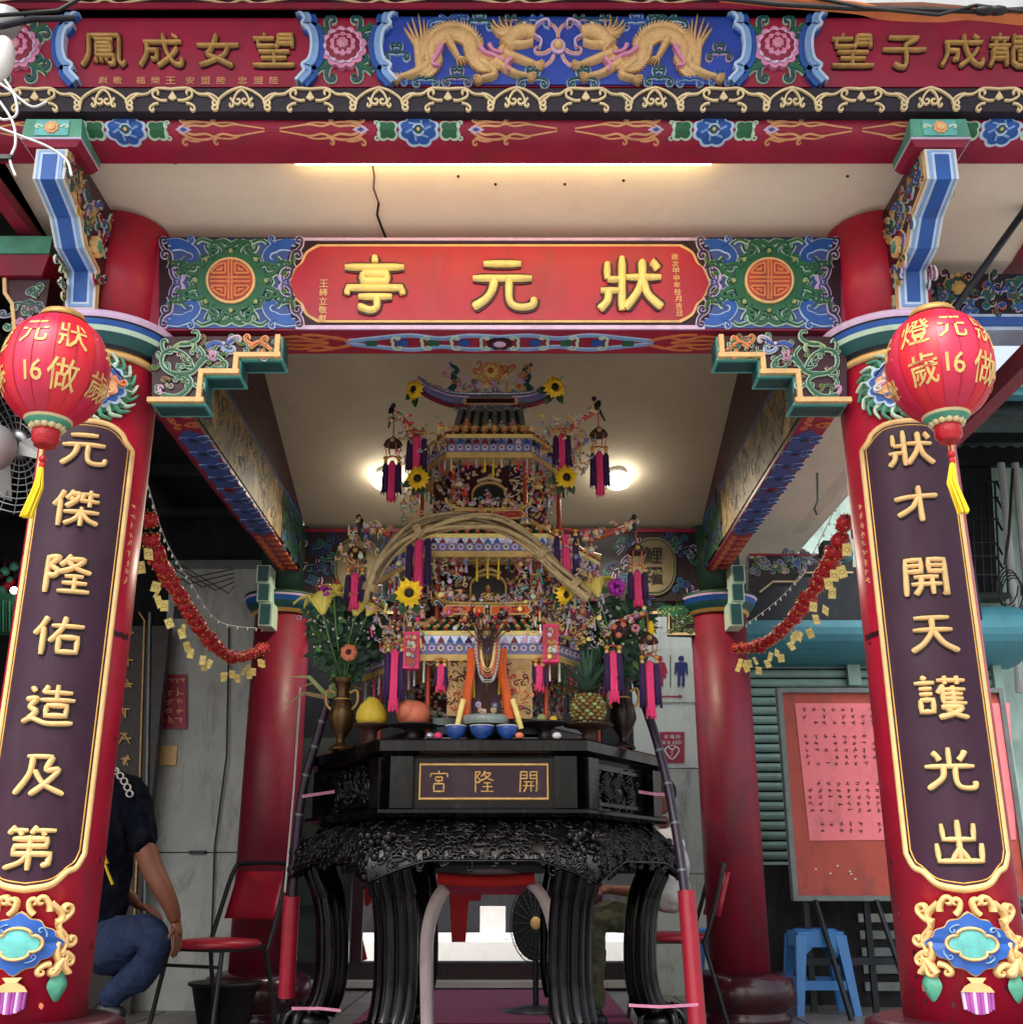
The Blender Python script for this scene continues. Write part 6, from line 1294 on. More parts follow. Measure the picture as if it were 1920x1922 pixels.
# bead garland hanging in front
t = MB()
for k, (w_, d) in enumerate(((20, 1278), (16, 1268), (12, 1258))):
    pts = cr([(915-w_, 1165), (915-w_*1.05, 1220), (915-w_*.6, d-8), (915, d), (915+w_*.6, d-8), (915+w_*1.05, 1220), (915+w_, 1165)], 9)
    for i, p in enumerate(pts): t.ball(at(p[0], p[1], 4.24-k*.01), .0075, ('off_white', 'peach', 'gold_paint')[k], 6, 5)
t.build('bead_garland', TW)
# random paper ornaments filling the storeys' corners
for (x0, x1, y0, y1, Y, n) in ((700, 800, 1140, 1225, 4.45, 90), (1040, 1130, 1130, 1215, 4.45, 96), (800, 1045, 1060, 1145, 4.47, 190), (815, 1035, 890, 970, 4.62, 150), (755, 835, 805, 860, 4.6, 46), (1015, 1095, 790, 900, 4.6, 70), (745, 790, 900, 990, 4.6, 34), (1060, 1110, 1020, 1110, 4.45, 44), (835, 1020, 1150, 1200, 4.32, 44), (1085, 1120, 810, 905, 4.6, 16), (640, 720, 1000, 1060, 4.46, 30), (740, 800, 1050, 1150, 4.47, 50)):
    t = MB(); mp = pxmap(Y)
    for q in range(n):
        x, y = random.uniform(x0, x1), random.uniform(y0, y1)
        if abs(x-918) < 44 and (865 < y < 938 or 1050 < y < 1132): continue
        dd = random.uniform(0, .10); mq = lambda u, v, w: mp(u, v, w+dd)
        k = random.random(); c = random.choice(CONF)
        if k < .55: t.ribbon(mq, hook(x, y, random.uniform(0, 6), random.uniform(7, 17), random.choice((1, -1)), .8, n=7), 2.4, .006, random.choice((c, 'paint_gold', 'scroll_gold', 'silver_foil')), True)
        elif k < .72: petal_disc(t, mq, x, y, random.uniform(2, 5), 5, c, .007)
        elif k < .86: figurine(t, mq(x, y, 0), random.uniform(.024, .042))
        else: t.ribbon(mq, [(x, y-9), (x+random.uniform(-5, 5), y+9)], random.uniform(1.5, 4), .006, c)
    o = t.build('paper_ornaments', TW); o['kind'] = 'stuff'
# ================================================================== RATTAN ARCH
RA = thing('rattan_arch', at(900, 1110, 4.12), 'arch of bundled dry rattan canes tied in front of the paper pavilion', 'arch')
arc = cr([(690, 1125), (703, 1085), (735, 1035), (780, 998), (835, 979), (890, 974), (945, 985), (1000, 1022), (1050, 1072), (1108, 1122)], 8)
for k in range(15):
    tw_ = random.choice((.09, .06, -.05, .03)); t = MB(); ph = random.uniform(0, 6.28); off = random.uniform(5, 19); pts = []
    n_ = len(arc); s0, s1 = random.choice(((0, n_), (0, n_), (0, int(n_*.7)), (int(n_*.3), n_)))
    for i in range(s0, s1):
        x, y = arc[i]; a = ph+i*tw_; o_ = off*(.55+.45*math.sin(math.pi*i/n_)); pts.append(at(x+math.cos(a)*o_*.5, y+math.sin(a)*o_, 4.12+.03*math.cos(a)))
    t.tube(pts, random.uniform(.006, .0115), 'rattan' if k % 3 else 'rattan_dark', 7); t.build('cane', RA)
t = MB()
for i in (4, 22, 52, 66): p = at(arc[i][0], arc[i][1], 4.12); 
for i in (4, 24, 58, 67):
    t = MB()
    x, y = arc[min(i, len(arc)-1)]; x2, y2 = arc[min(i+1, len(arc)-1)]; dx, dy = x2-x, y2-y; L = math.hypot(dx, dy) or 1
    for q in range(4): c = at(x+q*dx/L*3, y+q*dy/L*3, 4.12); t.tube([at(x-dy/L*15*math.cos(a)+q*dx/L*3.5, y+dx/L*15*math.cos(a)+q*dy/L*3.5, 4.12+.036*math.sin(a)) for a in [b_*.7 for b_ in range(10)]], .005, 'rattan', 5)
    t.build('binding', RA)['kind'] = 'stuff'
# ================================================================== FLOWERS
def sunflower(px, py, Y, r, label, tilt=0):
    root = thing('sunflower', at(px, py, Y), label, 'sunflower', 'sunflowers fixed to the paper pavilion'); c = at(px, py, Y)
    rot = Matrix.Rotation(R(tilt), 3, 'Z') @ Matrix.Rotation(R(12), 3, 'X')
    V = lambda u, w, v: c+rot @ Vector((u, w, v))
    t = MB()
    for lay, (n, rr, dy) in enumerate(((14, 1.0, 0), (12, .82, -.008))):
        for i in range(n):
            a = i/n*2*math.pi+lay*.2; L = r*rr*random.uniform(.95, 1.2); ww = r*.26; ca, sa = math.cos(a), math.sin(a)
            f = lambda d, s, y: V(ca*d-sa*s, y+dy, sa*d+ca*s)
            t.add([f(r*.3, -ww*.6, 0), f(L*.65, -ww, -.01), f(L, 0, random.uniform(-.004, .012)), f(L*.65, ww, -.01), f(r*.3, ww*.6, 0), f(L*.55, 0, -.014)], [(0, 1, 5), (1, 2, 5), (2, 3, 5), (3, 4, 5), (4, 0, 5)], 'petal_yellow')
    t.build('petals', root)
    t = MB(); t.ball(V(0, -.006, 0), (r*.36, .012, r*.36), 'hair', 12, 6, rot)
    for i in range(16): a = i*.4; t.ball(V(math.cos(a)*r*.3, -.016, math.sin(a)*r*.3), r*.05, 'brown', 5, 4)
    t.build('seed_head', root)
    t = MB()
    for a in (R(-70+tilt), R(-110), R(200)):
        ca, sa = math.cos(a), math.sin(a); f = lambda d, s, y: V(ca*d-sa*s, y, sa*d+ca*s); t.add([f(r*.4, -r*.25, .02), f(r*1.2, -r*.35, .01), f(r*1.7, 0, .02), f(r*1.2, r*.35, .01), f(r*.4, r*.25, .02)], [(0, 1, 2, 3, 4)], 'leaf')
    t.build('leaves', root)
sunflower(779, 731, 4.55, .048, 'sunflower at the left tip of the crowning roof', -35); sunflower(1040, 727, 4.55, .052, 'sunflower at the right tip of the crowning roof', 20)
sunflower(785, 898, 4.48, .050, 'sunflower below the left purple tassels of the top tier', -10); sunflower(1062, 896, 4.48, .050, 'sunflower below the right purple tassels of the top tier', 15)
sunflower(768, 1113, 4.05, .052, 'large sunflower with a dark centre just inside the left foot of the rattan arch', 5); sunflower(1058, 1116, 4.18, .04, 'half hidden sunflower inside the right foot of the rattan arch', 40)
def bouquet(px, pyb, Y, name_lab, lab, side, lilies, rest, seed):
    random.seed(seed)
    v = thing('vase', at(px, pyb, Y), name_lab, 'vase'); c = at(px, pyb, Y); c.z = TZ+.003; H = at(px, 1275, Y).z-c.z
    pr = [(.032, 0), (.05, .004), (.05, .012), (.02, .03), (.018, .05), (.04, .085), (.058, .13), (.05, .18), (.030, .22), (.026, H-.05), (.036, H-.02), (.060, H), (.054, H+.003), (.028, H-.03)]
    pr = [(a, z) for a, z in pr if True]; t = MB(); t.lathe(pr, 'bronze' if side < 0 else 'dark_bronze', c, 28, squash=(1, 1)); t.build('body', v)
    t = MB(); t.tube([c+Vector((.030*math.cos(a_), .030*math.sin(a_), .215)) for a_ in [i*.4 for i in range(17)]], .005, 'antique_gold', 6)
    for s in (1, -1): t.tube(cr([tuple(c+Vector((s*.03, -.02, .24))), tuple(c+Vector((s*.062, -.02, .25))), tuple(c+Vector((s*.066, -.02, .20))), tuple(c+Vector((s*.045, -.02, .17)))], 5), .006, 'antique_gold', 6)
    t.build('handle', v)
    b = thing('bouquet', c+Vector((0, 0, H)), lab, 'flowers'); top = c+Vector((0, 0, H-.02))
    t = MB()
    for i in range(60):
        a = random.gauss(0, .6); a = min(a, .5) if side > 0 else a; y_ = random.uniform(-.14, .12); L = random.uniform(.16, .40); e = top+Vector((math.sin(a)*L*.72, y_, math.cos(a)*L)); mid = top.lerp(e, .5)+Vector((math.sin(a)*.02, 0, .02)); p = cr([tuple(top), tuple(mid), tuple(e)], 5)
        t.tube(p, .0025, 'leaf', 4)
        for j in range(14):
            q = Vector(p[min(len(p)-1, 2+int(j*.6))]); an = random.uniform(0, 6.28); d = Vector((math.cos(an), random.uniform(-.5, .3), math.sin(an)*.8+.3)).normalized(); l2 = random.uniform(.04, .08); s_ = d.cross(Vector((0, 1, .2))).normalized()*l2*.2
            t.add([q, q+d*l2*.5+s_, q+d*l2, q+d*l2*.5-s_], [(0, 1, 2, 3)], random.choice(('leaf', 'leaf', 'dark_green', 'leaf_light') if random.random() < .35 else ('leaf', 'dark_green')))
    o = t.build('foliage', b); o['kind'] = 'stuff'
    t = MB()
    for i in range(60): q = top+Vector((random.gauss(0, .08), random.uniform(-.14, -.05), random.uniform(.14, .28))); t.ball(q, random.uniform(.004, .007), 'white', 5, 4)
    o = t.build('baby_breath', b); o['kind'] = 'stuff'
    for lx, ly, s, ang in lilies:
        p = at(lx, ly, Y-.14); t = MB(); rm = Matrix.Rotation(R(ang), 3, 'Y')
        for i in range(6):
            a = i*R(60)+.3; pts = []
            for j in range(6):
                f = j/5; rr = s*(.08+.95*f**1.5); h_ = s*(1.15*f-(.0 if f < .6 else 2.3*(f-.6)**1.3)); pts.append((rr, h_, s*.26*math.sin(math.pi*min(1, f*.9+.1))))
            vs = []
            for rr, h_, ww in pts:
                for e in (-1, 0, 1): q = Vector((rr*math.cos(a)-e*ww*math.sin(a), (rr*math.sin(a)+e*ww*math.cos(a))*.8, h_-(.10*s if e == 0 else 0))); vs.append(p+rm @ q)
            t.add(vs, [(j*3+e, j*3+e+1, (j+1)*3+e+1, (j+1)*3+e) for j in range(5) for e in range(2)], 'lily', True)
        for i in range(5): a = i*1.25; t.tube([p+rm @ Vector((0, 0, 0)), p+rm @ Vector((math.cos(a)*s*.2, math.sin(a)*s*.2, s*1.1))], .0025, 'tile_orange', 4)
        t.build('lily', b); t = MB(); t.tube(cr([tuple(p), tuple(p.lerp(top, .5)+Vector((0, -.05, 0))), tuple(top)], 5), .004, 'leaf_light', 5); t.build('stem', b)
    for kind, lx, ly, s, m_ in rest:
        t = MB(); p = at(lx, ly, Y-.16)
        if kind == 'ball':
            for i in range(40): a, h_ = random.uniform(0, 6.28), random.uniform(-1, 1); q = math.sqrt(1-h_*h_); t.ball(p+Vector((q*math.cos(a), q*math.sin(a), h_))*s*.8, s*.32, m_, 6, 5)
        elif kind == 'rose':
            t.ball(p, (s, s*.8, s), m_, 14, 9)
            for i in range(7): a = i*.9; t.ball(p+Vector((math.cos(a)*s*.6, -s*.45, math.sin(a)*s*.6)), (s*.5, s*.3, s*.5), 'peach' if i % 2 else m_, 8, 6)
            t.ball(p+Vector((0, -s*.8, 0)), (s*.35, s*.2, s*.35), 'dark_maroon', 8, 6)
        elif kind == 'daisy':
            for i in range(16): a = i*math.pi/8; t.tube([p, p+Vector((math.cos(a)*s*.45, -.01, math.sin(a)*s))], lambda q: s*.12*(1-.4*q), m_, 5)
        t.build('blossom', b)
bouquet(640, 1385, 4.66, 'bronze vase with yellow lilies at the left end of the altar table', 'bouquet of yellow lilies and a pink rose in the left bronze vase', -1,
        [(606, 1150, .118, -8), (668, 1152, .118, 10), (627, 1118, .066, 5), (690, 1154, .075, 30)], [('ball', 612, 1112, .028, 'magenta'), ('rose', 656, 1226, .034, 'peach'), ('rose', 562, 1160, .012, 'pink')], 21)
bouquet(1170, 1385, 4.62, 'dark bronze vase with mixed flowers at the right end of the altar table', 'bouquet with a lily and a purple chrysanthemum in the right dark vase', 1,
        [(1122, 1118, .10, -14), (1098, 1118, .06, -48)], [('ball', 1157, 1102, .036, 'magenta'), ('rose', 1162, 1183, .034, 'dark_maroon'), ('daisy', 1221, 1182, .036, 'yellow'), ('rose', 1192, 1180, .018, 'pink'), ('ball', 1207, 1212, .018, 'white')], 22)
random.seed(77)
# ================================================================== OFFERINGS ON THE TABLE
def pedestal(px, Y, rim_py, w_, mat, label):
    c = at(px, rim_py, Y); h = c.z-TZ; hw = w_/2; t = MB(); t.lathe([(hw*.55, 0), (hw*.58, .006), (hw*.3, .02), (hw*.26, h*.6), (hw*.5, h*.82), (hw, h*.94), (hw*1.02, h), (hw*.95, h+.002), (hw*.3, h-.008)], mat, (c.x, Y, TZ+.002), 28)
    return tag(t.build('offering_dish'), label, 'dish', 'offering dishes on the altar table'), c
_, c = pedestal(697, 4.46, 1362, .15, 'brown', 'brown footed dish under the yellow pomelo')
t = MB(); t.lathe([(.022, .0), (.05, .008), (.063, .03), (.062, .055), (.048, .085), (.030, .105), (.018, .115), (.0, .118)], 'pomelo', (c.x, 4.46, c.z-.004), 28); t.ball((c.x-.01, 4.46, c.z+.112), (.012, .012, .008), 'leaf_light', 8, 6); tag(t.build('pomelo'), 'yellow pomelo with a pointed top on the altar table, left of the peach', 'fruit')
_, c = pedestal(776, 4.42, 1362, .19, 'dark_wood', 'dark wooden footed dish under the peach coloured fruit')
t = MB(); t.ball((c.x, 4.42, c.z+.045), (.068, .065, .055), 'peach', 24, 16); t.ball((c.x-.024, 4.40, c.z+.055), (.045, .052, .046), 'peach', 18, 12); tag(t.build('peach_bun'), 'round orange peach shaped offering on a dark dish, right of the pomelo', 'fruit')
_, c = pedestal(1022, 4.42, 1358, .18, 'dark_wood', 'dark footed dish holding two small limes')
for dx, s, dz, lb in ((-.012, .021, .018, 'small greenish yellow lime on the dish right of the incense bowl, the left one'), (.035, .017, .014, 'small greenish yellow lime on the dish right of the incense bowl, the right one')):
    t = MB(); t.ball((c.x+dx, 4.41, c.z+dz), (s, s, s*.92), 'pomelo' if dx > 0 else 'olive', 12, 9); tag(t.build('lime'), lb, 'fruit')
_, c = pedestal(1104, 4.46, 1362, .20, 'brown', 'brown footed dish under the pineapple')
pn = thing('pineapple', (c.x, 4.46, c.z), 'pineapple with a spiky grey green crown on the right of the altar table', 'pineapple'); zc0 = c.z
t = MB(); t.lathe([(.035, 0), (.058, .015), (.064, .05), (.062, .09), (.048, .125), (.02, .14)], 'brown', (c.x, 4.46, zc0), 20)
for j in range(9):
    z = zc0+.010+j*.0135; rr = .066-.0016*(abs(j-4))**2*.8
    for i in range(13):
        a = (i+(j % 2)*.5)/13*2*math.pi; p = Vector((c.x+rr*math.cos(a), 4.46+rr*math.sin(a), z)); t.ball(p, (.0125, .0125, .0085), 'pine_skin' if (i+j) % 3 else 'olive', 6, 5); 
t.build('fruit_body', pn)
for i in range(34):
    t = MB(); a = i*2.4; f = i/34; L = .22*(1-.25*f)*random.uniform(.85, 1.1); out = .95*(1-f*.85); base = Vector((c.x, 4.46, zc0+.13+.03*f)); d = Vector((math.cos(a)*out, math.sin(a)*out*.7-.15, 1.05-out*.75)).normalized(); sd = d.cross(Vector((-math.sin(a), math.cos(a), .1))).normalized(); tn = sd.cross(d).normalized()
    vs = []
    for j in range(5):
        q = j/4; ww = .0155*(1-q)**.7+.0006; p = base+d*L*q+Vector((0, 0, -.05*q*q*out)); vs += [p-tn*ww, p+sd*ww*.3*-1, p+tn*ww]
    t.add(vs, [(j*3+e, j*3+e+1, (j+1)*3+e+1, (j+1)*3+e) for j in range(4) for e in range(2)], 'pine_leaf', True); t.build('leaf', pn)
# incense bowl, cups
ib = thing('incense_bowl', at(911, 1360, 4.32), 'wide glass incense bowl behind the blue cups in the middle of the altar table', 'bowl'); c = at(911, 1368, 4.34)
t = MB(); t.lathe([(.045, 0), (.075, .006), (.088, .03), (.086, .055), (.092, .062), (.092, .088), (.085, .09), (.078, .06), (.0, .055)], lambda k: 'dark_metal' if k < 3 else 'glass', (c.x, 4.34, TZ+.012), 32); t.build('bowl', ib)
for px, lb in ((855, 'left of the three small blue and white cups'), (904, 'middle and largest of the three small blue and white cups'), (952, 'right of the three small blue and white cups')):
    c = at(px, 1372, 4.24); s = 1.12 if px == 904 else 1.0; t = MB(); t.lathe([(.017*s, 0), (.018*s, .005), (.034*s, .018), (.040*s, .036), (.041*s, .052), (.038*s, .052), (.034*s, .03), (.0, .02)], 'cup_blue', (c.x, 4.25, TZ+.002), 24)
    t.tube([(c.x+.0405*s*math.cos(a), 4.25+.0405*s*math.sin(a), TZ+.052) for a in [i*.3 for i in range(22)]], .0022, 'white', 5); tag(t.build('tea_cup'), lb, 'cup', 'three blue cups at the front of the altar table')
iv = thing('incense_bunch', at(912, 1200, 4.2), 'bunch of dried red buds and incense sticks in front of the paper pavilion', 'incense')
t = MB()
for i in range(9): t.tube([at(905+i*1.6, 1330, 4.26), at(897+i*4, 1165+random.uniform(0, 20), 4.2)], .0022, 'brown', 4)
t.build('stick', iv)['kind'] = 'stuff'
for i in range(16): t = MB(); p = at(random.uniform(870, 955), random.uniform(1150, 1185), 4.2); t.ball(p, random.uniform(.007, .012), random.choice(('dark_maroon', 'garland_red', 'brown')), 8, 6); t.tube([p, at(912, 1220, 4.22)], .002, 'brown', 4); t.build('red_bud', iv)
# little clutter on the table edge
for px, py, Y, m_, lb in ((808, 1374, 4.24, 'silver_foil', 'small crumpled foil packet left of the blue cups'), (823, 1372, 4.24, 'hot_pink', 'small pink packet left of the blue cups'), (975, 1374, 4.24, 'peach', 'small flesh coloured packet right of the blue cups'), (1045, 1378, 4.24, 'white', 'small white packet in front of the lime dish')):
    t = MB(); c = at(px, py, Y); t.ball((c.x, Y, TZ+.014), (.020, .014, .014), m_, 7, 5, Matrix.Rotation(random.random(), 3, 'Z')); tag(t.build('packet'), lb, 'packet')
# side table shelf edges (dark ladder rungs behind the peach)
# ================================================================== SUGAR CANES WITH RED WRAPS
def cane(pts, wrap, label):
    root = thing('sugar_cane', pts[0], label, 'sugar cane', 'sugar canes leaning on the altar table')
    t = MB(); pc = [Vector(p) for p in cr([tuple(p) for p in pts], 6)]; t.tube(pc, .019, 'cane', 10); t.build('stalk', root)
    for i in range(2, len(pc)-1, 3): t = MB(); d = (pc[i+1]-pc[i]).normalized(); t.tube([pc[i]-d*.005, pc[i]+d*.005], .0205, 'grey_metal', 10); t.build('stalk_node', root)
    t = MB(); t.tube([wrap[0], Vector(wrap[0]).lerp(Vector(wrap[1]), .5), wrap[1]], .034, 'vinyl_red', 18); t.build('red_wrap', root)
    t = MB()
    for q in range(9):
        e = pc[-1]; d = Vector((random.uniform(-.8, .8), random.uniform(-.3, .3), random.uniform(-.2, 1))).normalized(); L = random.uniform(.12, .24); s_ = d.cross(Vector((0, 1, 0))).normalized()*.010
        t.add([e-s_, e+d*L*.5-s_*.8+Vector((0, 0, .02)), e+d*L-Vector((0, 0, .05)), e+d*L*.5+s_*.8+Vector((0, 0, .02)), e+s_], [(0, 1, 2, 3, 4)], random.choice(('olive', 'leaf_light', 'rattan'))); t.build if False else None
    t.build('cane_leaf', root)['kind'] = 'stuff'
cane([at(1308, 1925, 4.35), at(1288, 1700, 4.4), at(1262, 1520, 4.5), at(1232, 1390, 4.6), at(1193, 1275, 4.7)], (at(1309, 1935, 4.35), at(1288, 1672, 4.41)), 'leaning sugar cane wrapped in red below, right of the altar table')
cane([at(534, 1880, 4.9), at(548, 1700, 4.86), at(566, 1500, 4.82), at(596, 1385, 4.78), at(618, 1310, 4.76)], (at(538, 1872, 4.9), at(548, 1682, 4.86)), 'leaning sugar cane wrapped in red below, left of the altar table')
t = MB(); t.tube([at(564, 1290, 5.6), at(552, 1480, 5.6), at(535, 1675, 5.6)], .005, 'wire', 6); tag(t.build('edge_highlight'), 'thin white cord painted down the right edge of the back left column', 'highlight')  # thin white tube paints the highlight along the column edge
# ================================================================== LANTERNS
def lantern(cx, cy, r, turn, texts, label, stripe):
    Y = 2.58; c = at(cx, cy, Y); rx = r; rz = r*1.13
    root = thing('lantern', c, label, 'lantern', 'red lanterns hanging before the front columns')
    t = MB(); N = 64; K = 22; prof = []
    for j in range(K+1):
        ph = R(20)+R(140)*j/K; prof.append((math.sin(ph), math.cos(ph)))
    vs = []
    for s_, z in prof:
        for i in range(N):
            a = i/N*2*math.pi; rr = s_**.86*(1-.012*(1-abs(math.sin(a*8)))**3); vs.append(c+Vector((rx*rr*math.sin(a+turn), -rx*rr*math.cos(a+turn), rz*z)))
    base = len(t.v); t.v.extend([tuple(v) for v in vs])
    for j in range(K):
        for i in range(N):
            m_ = 'lantern_red' if (i//8) % 2 == stripe else 'lantern_pink'; t.f.append([base+j*N+i, base+j*N+(i+1) % N, base+(j+1)*N+(i+1) % N, base+(j+1)*N+i]); t.m.append(t.mi(m_)); t.sm.append(True)
    t.build('paper_shade', root)
    def mp(u, v, w):
        z = max(-.93, min(.93, v)); s_ = math.sqrt(1-z*z)**.86; a = u+turn; return c+Vector(((rx*s_+w)*math.sin(a), -(rx*s_+w)*math.cos(a), rz*z))
    for ch, u, v, sz, wd in texts:
        g = MB(); vv, ff = font_tris(ch)
        sz *= 1.25; g.add([mp(u+x*sz*1.1, v+y*sz, .0022) for x, y in vv], ff, 'paint_gold'); g.build('character', root)
    for k_ in range(16):
        g = MB(); g.ribbon(mp, [(k_*math.pi/8-math.pi, -.9+1.8*j_/14) for j_ in range(15)], .012, .0012, 'lantern_stripe'); g.build('seam', root)
    g = MB()
    for q in range(30): uu = random.uniform(-2.6, 2.6); g.poly(mp, circ(uu, random.uniform(-.7, .7), .012, 6), .002, 'flame') if abs(uu) > .85 else None
    for uu in (-1.3, 1.3, -1.75, 1.75):
        for vv_ in (-.35, .32): scribble(g, mp, uu, vv_, .36, 'paint_gold', .002)
    g.build('painted_marks', root)['kind'] = 'stuff'
    t = MB(); z = c.z-rz*.925
    t.lathe([(rx*.47, .008), (rx*.42, -.006), (rx*.33, -.018), (rx*.30, -.020)], lambda k: ('scroll_gold', 'jade', 'jade')[min(k, 2)], (c.x, c.y, z), 36, caps=False); t.lathe([(rx*.26, -.006), (rx*.27, -.026)], 'paint_gold', (c.x, c.y, z), 24)
    for i in range(14): a = i/14*6.283; t.ball((c.x+rx*.27*math.cos(a), c.y+rx*.27*math.sin(a), z-.018), .011, 'scroll_gold', 6, 5)
    t.build('lower_rim', root)
    t = MB(); t.lathe([(rx*.50, .0), (rx*.40, .022), (rx*.2, .026)], 'antique_gold', (c.x, c.y, c.z+rz*.925), 30); t.tube([(c.x, c.y, c.z+rz*.9), (c.x, c.y+.03, c.z+rz*1.12), (c.x*1.02, c.y+.52, c.z+rz*1.5)], .003, 'black_wire', 5); t.build('upper_rim', root)
    t = MB(); t.lathe([(rx*.21, 0), (rx*.255, -.008), (rx*.255, -.034), (rx*.20, -.042), (rx*.2, -.048)], 'garland_red', (c.x, c.y, z-.022), 26)
    t.tube([(c.x, c.y, z-.06), (c.x+.001, c.y, z-.105)], .0025, 'garland_red', 5); t.ball((c.x, c.y, z-.105), .010, 'garland_red', 10, 7); t.ball((c.x, c.y, z-.122), (.008, .008, .010), 'cloth_red', 8, 6)
    t.build('tassel_head', root)
    t = MB()
    for i in range(30): a = random.uniform(0, 6.28); rr = random.uniform(.2, 1); t.tube([(c.x+.004*rr*math.cos(a), c.y+.004*rr*math.sin(a), z-.125), (c.x-.008*cx/1920+.012*rr*math.cos(a), c.y+.012*rr*math.sin(a), z-.18), (c.x-.02*(1 if cx < 900 else -.6)+.015*rr*math.cos(a), c.y+.015*rr*math.sin(a), z-.255-random.uniform(0, .008))], .0022, 'yellow', 4)
    t.build('yellow_tassel', root)
RL = .134
lantern(105, 697, RL, R(20), [('元', -.42, .36, .36, 0), ('狀', .32, .34, .40, 0), ('1', -.50, -.36, .26, 0), ('6', -.28, -.36, .28, 0), ('做', .22, -.38, .42, 0), ('歲', 1.05, -.36, .40, 0), ('燈', -1.25, .34, .4, 0), ('年', -1.3, -.36, .38, 0)], 'red paper lantern reading 狀元 and 16, hanging in front of the left front column', 0)
lantern(1762, 689, RL, R(-21), [('燈', -.42, .36, .42, 0), ('元', .30, .36, .36, 0), ('狀', 1.05, .36, .4, 0), ('歲', -.34, -.34, .42, 0), ('1', .12, -.30, .26, 0), ('6', .34, -.32, .28, 0), ('做', .95, -.34, .44, 0)], 'red paper lantern reading 元燈 and 歲16, hanging in front of the right front column', 1)
# ================================================================== FIRECRACKER GARLANDS
def garland(pts, label, nb):
    root = thing('garland', pts[0], label, 'garland', 'firecracker garlands between the columns')
    pc = [Vector(p) for p in cr([tuple(p) for p in pts], 14)]; acc = [0]
    for i in range(1, len(pc)): acc.append(acc[-1]+(pc[i]-pc[i-1]).length)
    def along(s):
        for i in range(1, len(pc)):
            if acc[i] >= s: f = (s-acc[i-1])/(acc[i]-acc[i-1]+1e-9); return pc[i-1].lerp(pc[i], f)
        return pc[-1]
    t = MB(); t.tube(pc, .003, 'black_wire', 5); t.build('wire', root)
    proto = MB(); proto.lathe([(.0, -.030), (.016, -.028), (.030, -.018), (.037, -.003), (.037, .006), (.030, .020), (.016, .029), (.0, .031)], 'garland_red', (0, 0, 0), 14)
    for q in range(26): a, h_ = random.uniform(0, 6.28), random.uniform(-.02, .02); proto.ball((.033*math.cos(a), .033*math.sin(a), h_), .008, 'garland_red', 5, 4)
    for q in range(7): a = q*.9; proto.ball((.033*math.cos(a), .033*math.sin(a), -.024), .0045, 'gold', 5, 4); proto.ball((.030*math.cos(a), .030*math.sin(a), .026), .0035, 'paint_gold', 5, 4)
    p0 = proto.build('red_pompom', root); card = MB(); card.box((0, 0, 0), (.030, .0015, .042), 'card_yellow'); card.ribbon(lambda u, v, w: Vector((u, -.001-w, v)), circ(0, 0, .008, 10), .003, .001, 'antique_gold', closed=True); card.ribbon(lambda u, v, w: Vector((u, -.001-w, v)), [(-.012, -.017), (.012, -.017), (.012, .017), (-.012, .017)], .002, .001, 'paint_gold', closed=True); c0 = card.build('gold_card', root)
    for i in range(nb):
        p = along(acc[-1]*(i+.5)/nb); q = p0 if i == 0 else p0.copy()
        if i: COL.objects.link(q); q.parent = root
        q.location = p-Vector(root.location); q.rotation_euler = (random.uniform(-.6, .6), random.uniform(-.8, .8), random.uniform(0, 3)); s = random.uniform(.78, 1.0); q.scale = (s, s, s)
    nc = int(nb*.95)
    for i in range(nc):
        p = along(acc[-1]*(i+.6)/nc)+Vector((random.uniform(-.02, .02), random.uniform(-.04, .0), -random.uniform(.075, .13))); q = c0 if i == 0 else c0.copy()
        if i: COL.objects.link(q); q.parent = root
        q.location = p-Vector(root.location); q.rotation_euler = (random.uniform(-.3, .3), random.uniform(-.5, .5), random.uniform(-.9, .9))
    return root
garland([at(276, 955, 3.52), at(290, 1035, 3.75), at(330, 1105, 4.2), at(385, 1190, 4.9), at(440, 1235, 5.5), at(498, 1215, 6.35)], 'red firecracker garland with gold cards strung between the two left columns', 26)
garland([at(1590, 965, 3.52), at(1570, 1030, 3.75), at(1535, 1095, 4.2), at(1480, 1170, 4.9), at(1430, 1210, 5.5), at(1380, 1218, 6.35)], 'red firecracker garland with gold cards strung between the two right columns', 26)
def fairy(pts, label):
    root = thing('light_string', pts[0], label, 'light string', 'unlit fairy lights above the garlands'); pc = [Vector(p) for p in cr([tuple(p) for p in pts], 10)]; t = MB(); t.tube(pc, .002, 'wire', 4); t.build('wire', root)
    t = MB()
    for p in pc[::2]: t.ball(p-Vector((0, 0, .010)), (.005, .005, .010), 'white', 5, 4)
    t.build('bulbs', root)['kind'] = 'stuff'
fairy([at(1600, 880, 3.6), at(1545, 1000, 4.4), at(1500, 1080, 5.0), at(1455, 1130, 5.8), at(1400, 1172, 6.35)], 'string of tiny white bulbs above the right garland'); fairy([at(278, 910, 3.6), at(310, 1010, 4.2), at(350, 1080, 5.0), at(410, 1165, 5.8), at(492, 1180, 6.35)], 'string of tiny white bulbs above the left garland')
